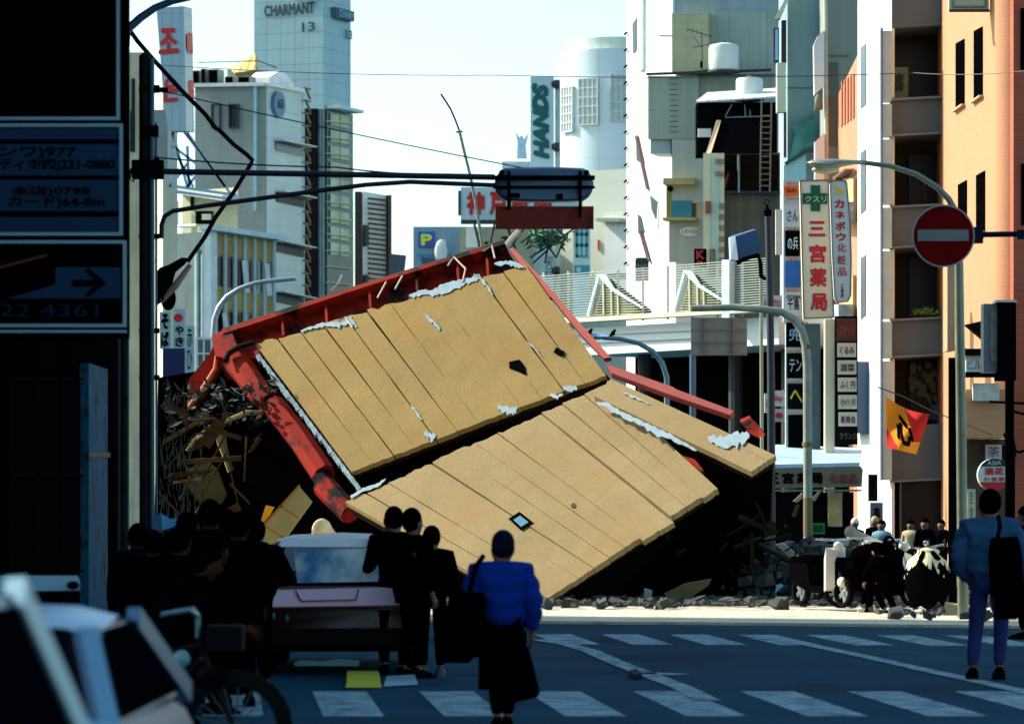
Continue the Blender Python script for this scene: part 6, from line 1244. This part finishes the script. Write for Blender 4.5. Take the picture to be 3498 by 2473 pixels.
# 4 crowd at left
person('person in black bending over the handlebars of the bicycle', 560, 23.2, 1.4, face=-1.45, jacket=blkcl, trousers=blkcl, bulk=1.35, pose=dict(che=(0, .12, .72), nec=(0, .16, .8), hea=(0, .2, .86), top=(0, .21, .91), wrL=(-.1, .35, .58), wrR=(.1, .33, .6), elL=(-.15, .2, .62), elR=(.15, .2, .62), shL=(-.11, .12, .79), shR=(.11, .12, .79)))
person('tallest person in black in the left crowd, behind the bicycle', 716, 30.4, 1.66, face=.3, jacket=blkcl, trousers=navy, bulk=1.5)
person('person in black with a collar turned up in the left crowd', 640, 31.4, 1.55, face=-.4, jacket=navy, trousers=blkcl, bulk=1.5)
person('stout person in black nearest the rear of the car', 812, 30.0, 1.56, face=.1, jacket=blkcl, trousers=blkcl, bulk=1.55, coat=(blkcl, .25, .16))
person('person in black with a pale glove raised beside the car window', 872, 32.2, 1.5, face=.2, jacket=blkcl, trousers=blkcl, bulk=1.4, body_mat=M('pale_glove', (40, 90, 100)), pose=dict(wrR=(.17, .1, .72), elR=(.18, 0, .64)))
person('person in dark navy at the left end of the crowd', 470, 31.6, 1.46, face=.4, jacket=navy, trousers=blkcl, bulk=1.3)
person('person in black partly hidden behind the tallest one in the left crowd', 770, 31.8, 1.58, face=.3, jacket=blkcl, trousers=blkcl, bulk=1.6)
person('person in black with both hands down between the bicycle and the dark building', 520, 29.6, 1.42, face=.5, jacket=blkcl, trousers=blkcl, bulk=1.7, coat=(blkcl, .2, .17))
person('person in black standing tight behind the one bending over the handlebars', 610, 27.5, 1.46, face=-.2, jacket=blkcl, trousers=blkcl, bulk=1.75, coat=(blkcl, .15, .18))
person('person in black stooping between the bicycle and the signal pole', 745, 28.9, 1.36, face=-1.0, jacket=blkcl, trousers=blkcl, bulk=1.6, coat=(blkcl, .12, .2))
t_ = thing('folded_cloth', 'pale blue cloth bundle held above the left crowd', 'cloth', P(560, 1840, 33)); mb = MB()
mb.loft([[P(u, v, 33+d) for u, v, d in r] for r in ([(520, 1770, 0), (520, 1850, 0), (524, 1850, .1), (524, 1772, .1)], [(550, 1752, -.05), (556, 1810, -.05), (556, 1810, .12), (550, 1754, .12)], [(580, 1772, 0), (584, 1802, 0), (584, 1800, .1), (580, 1772, .1)], [(628, 1768, 0), (630, 1790, 0), (630, 1790, .08), (628, 1770, .08)])]); mb.build('cloth', M('pale_blue_cloth', (74, 130, 164), .9), t_, 60)
# 5 background pedestrians
for lab, u, Y, h, j, ht in (('pedestrian in a white cap by the pharmacy pillar', 2920, 72, 1.34, blkcl, M('white_cap', (226, 220, 206))), ('pedestrian in a teal top with dark hair beyond the fallen pole', 3012, 70, 1.32, M('teal_top', (90, 140, 156)), None), ('fair-haired pedestrian just left of the teal-topped one', 2988, 76, 1.36, blkcl, M('fair_hair', (180, 150, 90))), ('pedestrian in a cream jacket in the dark doorway', 3112, 74, 1.3, M('cream_top', (176, 160, 110)), None), ('pedestrian in black right of the cream-jacketed one', 3160, 72, 1.34, blkcl, None), ('pedestrian in black in the shadow before the dark doorway post', 3216, 76, 1.3, navy, None)):
    person(lab, u, Y, h, face=2.6, jacket=j, trousers=navy, hat=ht, hands=False, group='pedestrians beyond the rubble')

# ------------------------------------------------------------------ vehicles
tyre = M('tyre', (14, 14, 14), .9); chrome = M('chrome', (170, 180, 186), .2, .1, metal=.9)
def wheel(parent, c, r, wd, axis=Vector((0, 1, 0)), spokes=0):
    a = axis.normalized(); x = a.orthogonal().normalized(); y = a.cross(x); n = 24; mb = MB(); prof = [(r*.72, -wd/2), (r*.94, -wd/2), (r, -wd*.3), (r, wd*.3), (r*.94, wd/2), (r*.72, wd/2)]
    k = len(prof); vs = [Vector(c)+(x*math.cos(2*math.pi*i/n)+y*math.sin(2*math.pi*i/n))*q+a*w_ for i in range(n) for q, w_ in prof]; mb.add(vs, [(i*k+j, i*k+(j+1) % k, ((i+1) % n)*k+(j+1) % k, ((i+1) % n)*k+j) for i in range(n) for j in range(k)])
    w_ob = mb.build('wheel', tyre, parent, 40); mb = MB(); mb.cyl(Vector(c)-a*wd*.35, Vector(c)+a*wd*.35, r*(.1 if spokes else .2), 12)
    sm = .006 if spokes else 0
    for i in range(spokes or 5): d = x*math.cos(2*math.pi*i/(spokes or 5))+y*math.sin(2*math.pi*i/(spokes or 5)); mb.bar(Vector(c)+d*r*.15, Vector(c)+d*r*.74, .006 if spokes else .07, .006 if spokes else .03, a)
    mb.build('rim', M('dull_spokes', (40, 52, 56), .6) if spokes else chrome, w_ob)
def car(label, pos, yaw, paint, L=4.2, Wd=1.6, Hh=1.3, hatch=False, dark=None, name='parked_car'):
    """car in local coords: +y is its front"""
    t = thing(name, label, 'car', pos); rot = Matrix.Rotation(yaw, 3, 'Z'); o = Vector(pos)
    def T(x, y, z): return o+rot @ Vector((x, y, z))
    h = Wd/2; mb = MB(); rings = []
    for y, zb, zt_, k in ((-L/2, .3, .62, .86), (-L/2+.05, .24, .82, .93), (-L/2+.5, .2, .88, 1), (-.9, .2, .88, 1), (.6, .2, .86, 1), (L/2-.9, .2, .8, .99), (L/2-.25, .24, .68, .93), (L/2, .32, .55, .82)):
        w_ = h*k; rings.append([T(-w_*.94, y, zb), T(-w_, y, zb+.12), T(-w_, y, zt_-.14), T(-w_*.93, y, zt_-.02), T(-w_*.6, y, zt_+.01), T(w_*.6, y, zt_+.01), T(w_*.93, y, zt_-.02), T(w_, y, zt_-.14), T(w_, y, zb+.12), T(w_*.94, y, zb)])
    mb.loft(rings); mb.build('body', paint, t, 35)
    r0, r1, f1, f0 = (-L/2+.1 if hatch else -L/2+.75), (-L/2+.62 if hatch else -L/2+1.25), .25, 1.05
    mb = MB(); rings = []
    for y, z, k in ((r0, .86, .9), (r1, Hh-.02, .74), (r1+.25, Hh, .74), (f1-.2, Hh, .74), (f1, Hh-.02, .74), (f0, .84, .9)):
        pass
    top = [(r1, Hh), ((r1+f1)/2, Hh+.03), (f1, Hh)]
    def sec(y, z, k): return T(-h*k, y, z), T(h*k, y, z)
    B = [sec(r0, .86, .92), sec(f0, .85, .92)]; Tt = [sec(r1, Hh-.03, .76), sec(f1, Hh-.03, .76)]
    mb = MB(); V8 = [B[0][0], B[0][1], B[1][1], B[1][0], Tt[0][0], Tt[0][1], Tt[1][1], Tt[1][0]]
    mb.add(V8, [(0, 1, 5, 4), (1, 2, 6, 5), (2, 3, 7, 6), (3, 0, 4, 7), (4, 5, 6, 7)]); mb.build('cabin', paint, t)
    gm = M('near_glass' if name == 'near_car' else 'car_glass', (2, 4, 12) if name == 'near_car' else (30, 60, 84), .4 if name == 'near_car' else .08, .1, spec=0 if name == 'near_car' else .5)
    def pane(q, nm):
        c = sum(q, Vector())/4; n_ = (q[1]-q[0]).cross(q[3]-q[0]).normalized(); cc0 = sum(V8, Vector())/8
        if n_.dot(c-cc0) < 0: n_ = -n_
        p_ = [c+(v-c)*.84 for v in q]; m_ = MB(); m_.prism([v+n_*.002 for v in p_], n_*.01); m_.build(nm, gm, t)
        m_ = MB(); [m_.bar(p_[i]+n_*.012, p_[(i+1) % 4]+n_*.012, .022, .014, n_) for i in range(4)]; m_.build('window_seal', black, t)
    mb = MB(); [mb.bar(B[1][k]+rot @ Vector(((k*2-1)*.015, 0, 0)), Tt[1][k]+rot @ Vector(((k*2-1)*.015, 0, 0)), .085, .05, rot @ Vector((1, 0, 0))) for k in (0, 1)]; mb.build('pillar', paint, t)
    mid = lambda a_, b_2: (a_+b_2)/2
    pane([V8[0], V8[1], V8[5], V8[4]], 'rear_glass'); pane([V8[3], V8[2], V8[6], V8[7]], 'windscreen')
    for i0, i1, i2, i3 in ((0, 3, 7, 4), (1, 2, 6, 5)):
        pane([V8[i0], mid(V8[i0], V8[i1]), mid(V8[i3], V8[i2]), V8[i3]], 'side_glass'); pane([mid(V8[i0], V8[i1]), V8[i1], V8[i2], mid(V8[i3], V8[i2])], 'side_glass')
    mb = MB(); rings = []
    for y, dz in ((r1-.04, -.03), (r1+.1, 0), ((r1+f1)/2, .03), (f1-.1, 0), (f1+.04, -.03)): rings.append([T(-h*.78, y, Hh+dz-.035), T(-h*.6, y, Hh+dz), T(0, y, Hh+dz+.02), T(h*.6, y, Hh+dz), T(h*.78, y, Hh+dz-.035), T(0, y, Hh+dz-.05)])
    mb.loft(rings); mb.build('roof', paint, t, 50)
    for y in (-L/2+.75, L/2-.8):
        for s_ in (-1, 1): wheel(t, T(s_*(h-.1), y, .29), .29, .17, rot @ Vector((1, 0, 0)))
    mb = MB(); mb.box(T(0, -L/2-.03, .36), (Wd*.92, .12, .16), yaw); mb.box(T(0, L/2+.0, .38), (Wd*.86, .14, .16), yaw); mb.build('bumper', dark or paint, t)
    for s_ in (-1, 1):
        mb = MB(); mb.box(T(s_*h*.68, -L/2-.005, .66), (Wd*.2, .06, .1), yaw); mb.build('tail_light', M('tail_red', (96, 10, 12), .3), t)
        mb = MB(); mb.box(T(s_*h*.62, L/2-.06, .56), (Wd*.2, .1, .1), yaw); mb.build('headlight', M('head_clear', (190, 200, 200), .2), t)
        mb = MB(); mb.ell(T(s_*(h+.08), .75, .92), (.07, .04, .05), rot, 10, 7); mb.build('mirror', black, t, True)
    return t, T
darkpaint = M('dark_maroon_paint', (44, 4, 10), .35, .1)
t_, T = car('dark hatchback seen from behind with painted sky sheen on a tailgate edged in red', ((1150-CX)/F*35.5, 35.5+1.9, 0), 0, darkpaint, 3.7, 1.6, 1.27, hatch=True, dark=M('bumper_black', (12, 12, 14), .5))
CP = Pl(pt=(0, 35.35, 0), n=(0, -1, 0)); mb = MB()
CP.poly(mb, [(926, 2016), (1300, 2006), (1376, 2012), (1380, 2066), (922, 2072), (920, 2050)], -.3, 0.0); part_label(mb.build('tailgate_lid', M('pink_sky_sheen', (236, 196, 216), .25, .05), t_), 'tailgate lid with the sky reflection painted in')  # red car: the reflected sky is put in as a pale lid colour
mb = MB(); [mb.bar(CP.p(*a, .012), CP.p(*b, .012), .02, .012) for a, b in (((1010, 2016), (1030, 2052)), ((1030, 2052), (1216, 2048)), ((1216, 2048), (1226, 2012)), ((924, 2074), (1380, 2068)))]; mb.build('red_trim', M('deep_red', (120, 14, 34), .4), t_)
mb = MB(); CP.poly(mb, [(940, 1868), (956, 1850), (1020, 1838), (1200, 1836), (1320, 1842), (1352, 1862), (1350, 1870), (1000, 1868)], -.5, -.25); part_label(mb.build('roof_edge', M('roof_white', (240, 240, 244), .4), t_), 'white rear roof edge')
mb = MB(); CP.poly(mb, [(1000, 1880), (1300, 1872), (1336, 1986), (1012, 1992)], -.2, -.18); mb.build('rear_window', M('sky_reflection', (60, 128, 172), .15, .3, 1, stain=((214, 228, 220), .45, .65, 1.3)), t_)  # sky and cloud reflection painted into the pane
mb = MB(); CP.poly(mb, [(1006, 2262), (1030, 2252), (1100, 2256), (1160, 2248), (1230, 2254), (1226, 2272), (1010, 2272)], .06, .1); mb.build('bumper_shine', M('shine_grey', (86, 120, 128), .4), t_)  # pale strip painted in as the shine along the bumper
mb = MB(); [mb.ell(CP.p(u, v, .05), (.015, .01, .03)) for u, v in ((936, 2102), (982, 2110), (1264, 2104))]; mb.build('reflector', M('reflector', (50, 110, 100)), t_)
# near cars, lower left, seen from their side and pointing right
nearw = M('near_white_paint', (160, 186, 190), .35, .08); nearb = M('near_blue_paint', (34, 78, 108), .3, .08)
t_, T = car('white car cropped in the lower left corner with its pale windscreen pillar showing', (-1.80, 8.75, 0), 0, nearw, 4.2, 1.6, 1.42, name='near_car')
t_, T = car('light blue car just ahead of the white car at the lower left', (-2.05, 14.1, 0), 0, nearb, 4.2, 1.6, 1.2, name='near_car')

# bicycle in front of the left crowd
YC = 21.7; bc = thing('bicycle', 'dark bicycle with its front wheel cropped by the bottom edge', 'bicycle', ((700-CX)/F*YC, YC, 0)); xw = (806-CX)/F*YC; xr = xw-1.05
black_m = M('bike_black', (10, 12, 14), .5)
wheel(bc, (xw, YC-.1, .33), .33, .035, spokes=18); wheel(bc, (xr, YC+.05, .33), .33, .035, spokes=18)
q = lambda x, y, z: Vector((xr+x, YC+.05-y, z))
mb = MB(); [mb.tube(p_, .016, 8) for p_ in ([q(.42, .06, .3), q(.25, .02, .72)], [q(.42, .06, .3), q(.86, .13, .72)], [q(.27, .03, .66), q(.85, .13, .8)], [q(.84, .13, .86), q(.92, .14, .6), q(1.05, .15, .33)], [q(0, 0, .33), q(.42, .06, .3)], [q(0, 0, .33), q(.27, .03, .66)])]; mb.build('frame', black_m, bc)
mb = MB(); mb.tube([q(.68, -.12, .98), q(.8, .0, 1.0), q(.84, .13, .96), q(.8, .28, 1.0), q(.66, .42, .98)], .014, 8); mb.tube([q(.84, .13, .84), q(.84, .13, .97)], .016, 8); mb.build('handlebar', M('bike_chrome', (80, 110, 118), .3, .1, metal=.5), bc)
mb = MB(); mb.ell(q(.22, .02, .82), (.14, .08, .04)); mb.tube([q(.25, .02, .7), q(.22, .02, .8)], .014, 6); mb.build('saddle', black_m, bc)
mb = MB(); mb.cyl(q(.42, .02, .3), q(.42, .1, .3), .09, 16); mb.bar(q(.42, .12, .3), q(.5, .12, .16), .02, .02); mb.bar(q(.42, -.02, .3), q(.34, -.02, .44), .02, .02); mb.build('crank', chrome, bc)
mb = MB(); mb.box(q(1.0, .15, .84), (.2, .22, .14)); mb.build('basket', M('basket_dark', (8, 12, 14)), bc)
mb = MB(); mb.ell(P(620, 2250, YC-.3), (.05, .04, .05)); mb.build('headlamp', M('bike_lamp', (90, 130, 130), .3), bc)
# yellow scrap + paper on the road
for nm, lab, uv, cl in (('yellow_packet', 'bright yellow flat packet lying on the road behind the car', [(1182, 2306), (1296, 2308), (1304, 2352), (1180, 2352)], (190, 180, 20)), ('paper_scrap', 'pale paper scrap on the road right of the yellow packet', [(1316, 2326), (1420, 2320), (1428, 2342), (1310, 2348)], (110, 140, 152)), ('dark_scrap', 'small dark lump on the road by the curved white line', [(2150, 2304), (2176, 2300), (2196, 2318), (2160, 2322)], (14, 22, 34))):
    mb = MB(); pts_ = [G(u, v) for u, v in uv]; c = sum(pts_, Vector())/4
    mb.loft([[Vector((p.x, p.y, .012)) for p in pts_], [Vector((p.x, p.y, .05)).lerp(Vector((c.x, c.y, .05)), .08) for p in pts_]]); tag(mb.build(nm, M(nm, cl)), lab, 'litter')

# scooters and a covered motorcycle on the sunny pavement
def scooter(label, u, Y, yaw, cowl, lh=1.0):
    x = (u-CX)/F*Y; t = thing('scooter', label, 'scooter', (x, Y, .104), 'scooters on the far pavement'); o = Vector((x, Y, .104)); rot = Matrix.Rotation(yaw, 3, 'Z'); T = lambda a, b, c: o+rot @ Vector((a, b, c))
    ax = rot @ Vector((1, 0, 0)); wheel(t, T(0, -.58, .21), .21, .09, ax); wheel(t, T(0, .55, .21), .21, .09, ax)
    mb = MB(); mb.loft([[T(a*w_, y, z) for a, z in ((-1, z0), (1, z0), (1, z1), (-1, z1))] for y, w_, z0, z1 in ((-.42, .06, .3, .82), (-.36, .17, .26, .86), (-.28, .15, .22, .7))]); mb.build('front_cowl', cowl, t, 50)
    mb = MB(); mb.loft([[T(a*w_, y, z) for a, z in ((-1, z0), (1, z0), (1, z1), (-1, z1))] for y, w_, z0, z1 in ((-.3, .13, .2, .28), (.1, .14, .2, .3), (.2, .14, .22, .62), (.72, .1, .36, .66))]); mb.build('rear_body', black, t, 40)
    mb = MB(); mb.loft([[T(a*w_, y, z) for a, z in ((-1, .63), (1, .63), (.8, .72), (-.8, .72))] for y, w_ in ((.12, .09), (.3, .13), (.7, .11))]); mb.build('seat', blkcl, t, 40)
    mb = MB(); mb.tube([T(0, -.58, .21), T(0, -.42, .6), T(0, -.36, .95)], .025, 8); mb.tube([T(-.3, -.28, .98), T(0, -.36, .97), T(.3, -.28, .98)], .018, 8); mb.build('handlebar', chrome, t)
    mb = MB(); mb.ell(T(0, -.43, .88), (.08, .06, .07)); mb.build('headlight', M('scoot_lamp', (220, 215, 200), .2), t, True)
    mb = MB(); mb.ell(T(0, -.52, .36), (.07, .18, .08)); mb.build('mudguard', cowl, t, True)
    return t
sw = M('scooter_white', (216, 204, 190), .4)
scooter('scooter with a white front cowl standing on the sunlit pavement', 2808, 55.5, .5, sw)
scooter('dark scooter parked behind the white-cowled one', 2880, 57.5, .9, black)
scooter('dark scooter standing in front of the fallen pole', 2990, 55, 1.2, black)
scooter('scooter almost hidden at the right edge behind the man in jeans', 3470, 50.5, .3, sw)
def cover(label, u, Y, hh, ww, mat, top=None):
    x = (u-CX)/F*Y; t = thing('covered_motorcycle', label, 'motorcycle', (x, Y, .104)); mb = MB(); rings = []; r_ = random.Random(int(u))
    for k in range(10):
        q = k/9; z = .104+.1+(hh-.1)*q; w_ = ww*(.8+.2*math.sin(q*3.1))*(1-max(0, q-.6)**2*3.2); n = 28
        rings.append([(x+math.cos(a)*w_*.5*(1+.1*math.sin(5*a+k*.5)+r_.uniform(-.04, .04)), Y+math.sin(a)*w_*.8*(1+.1*math.cos(4*a+k*.4)), z+.05*math.sin(3*a)*(1-q)+.03*math.sin(5*a)+r_.uniform(-.01, .01)) for a in [2*math.pi*i/n for i in range(n)]])
    mb.loft(rings); mb.build('cover', mat, t, 60)
    wheel(t, (x+.05, Y+.3, .33), .22, .1, Vector((.9, .4, 0)))
    if top:
        mb = MB()
        for k in range(9):
            a = -math.pi*.95+k*.24*math.pi/2.2+r_.uniform(-.12, .12); ln_ = r_.uniform(.35, .8); wd = r_.uniform(.1, .26)
            mb.loft([[(x+math.cos(a+d)*ww*.14, Y+math.sin(a+d)*ww*.2, .104+hh+.03) for d in (-.4, 0, .4)], [(x+math.cos(a+d)*ww*.44, Y+math.sin(a+d)*ww*.62-.02, .104+hh*.84) for d in (-wd, 0, wd)], [(x+math.cos(a)*ww*.52+d, Y+math.sin(a)*ww*.72-.02, .104+hh*(.84-.4*ln_)) for d in (-.008, 0, .008)]], cap=False)
        mb.ell((x+.02, Y, .104+hh), (ww*.26, ww*.3, .06)); mb.build('ribbed_top', top, t, 60)
        mb = MB(); mb.tube([(x-.25, Y-.1, .104+hh+.06), (x-.05, Y, .104+hh+.04), (x+.22, Y-.12, .104+hh+.1)], .016, 6); mb.ell((x-.02, Y-.05, .104+hh+.12), (.04, .03, .04)); mb.build('handlebar', chrome, t)
    return t
cover('motorcycle under a black cover with a white fringed top on the sunny pavement', 3166, 53.6, .82, .62, M('black_cover', (6, 6, 7), 1, .3, spec=.05), M('white_fringe', (214, 206, 160), .8))
person('person in black bending over a dark scooter beside the fallen pole', 2962, 54.6, 1.5, face=-1.2, jacket=blkcl, trousers=blkcl, bulk=1.7, pose=dict(pel=(0, -.1, .5), bel=(0, -.04, .57), che=(0, .1, .62), nec=(0, .2, .65), hea=(0, .25, .67), top=(0, .27, .71), shL=(-.11, .16, .63), shR=(.11, .16, .63), elL=(-.14, .22, .48), elR=(.14, .22, .48), wrL=(-.1, .3, .38), wrR=(.1, .3, .38), hiL=(-.05, -.1, .48), hiR=(.05, -.1, .48)))
person('person in black crouching beside the fringed cover on the sunny pavement', 3040, 54.2, 1.4, face=.8, jacket=blkcl, trousers=blkcl, bulk=1.8, pose=dict(pel=(0, -.05, .3), bel=(0, -.02, .38), che=(0, .06, .5), nec=(0, .12, .58), hea=(0, .17, .63), top=(0, .18, .68), shL=(-.11, .08, .56), shR=(.11, .08, .56), elL=(-.15, .16, .42), elR=(.15, .16, .42), wrL=(-.1, .24, .34), wrR=(.1, .24, .34), hiL=(-.06, -.05, .28), hiR=(.06, -.05, .28), knL=(-.09, .14, .3), knR=(.09, .14, .3), anL=(-.08, 0, .05), anR=(.08, 0, .05)))
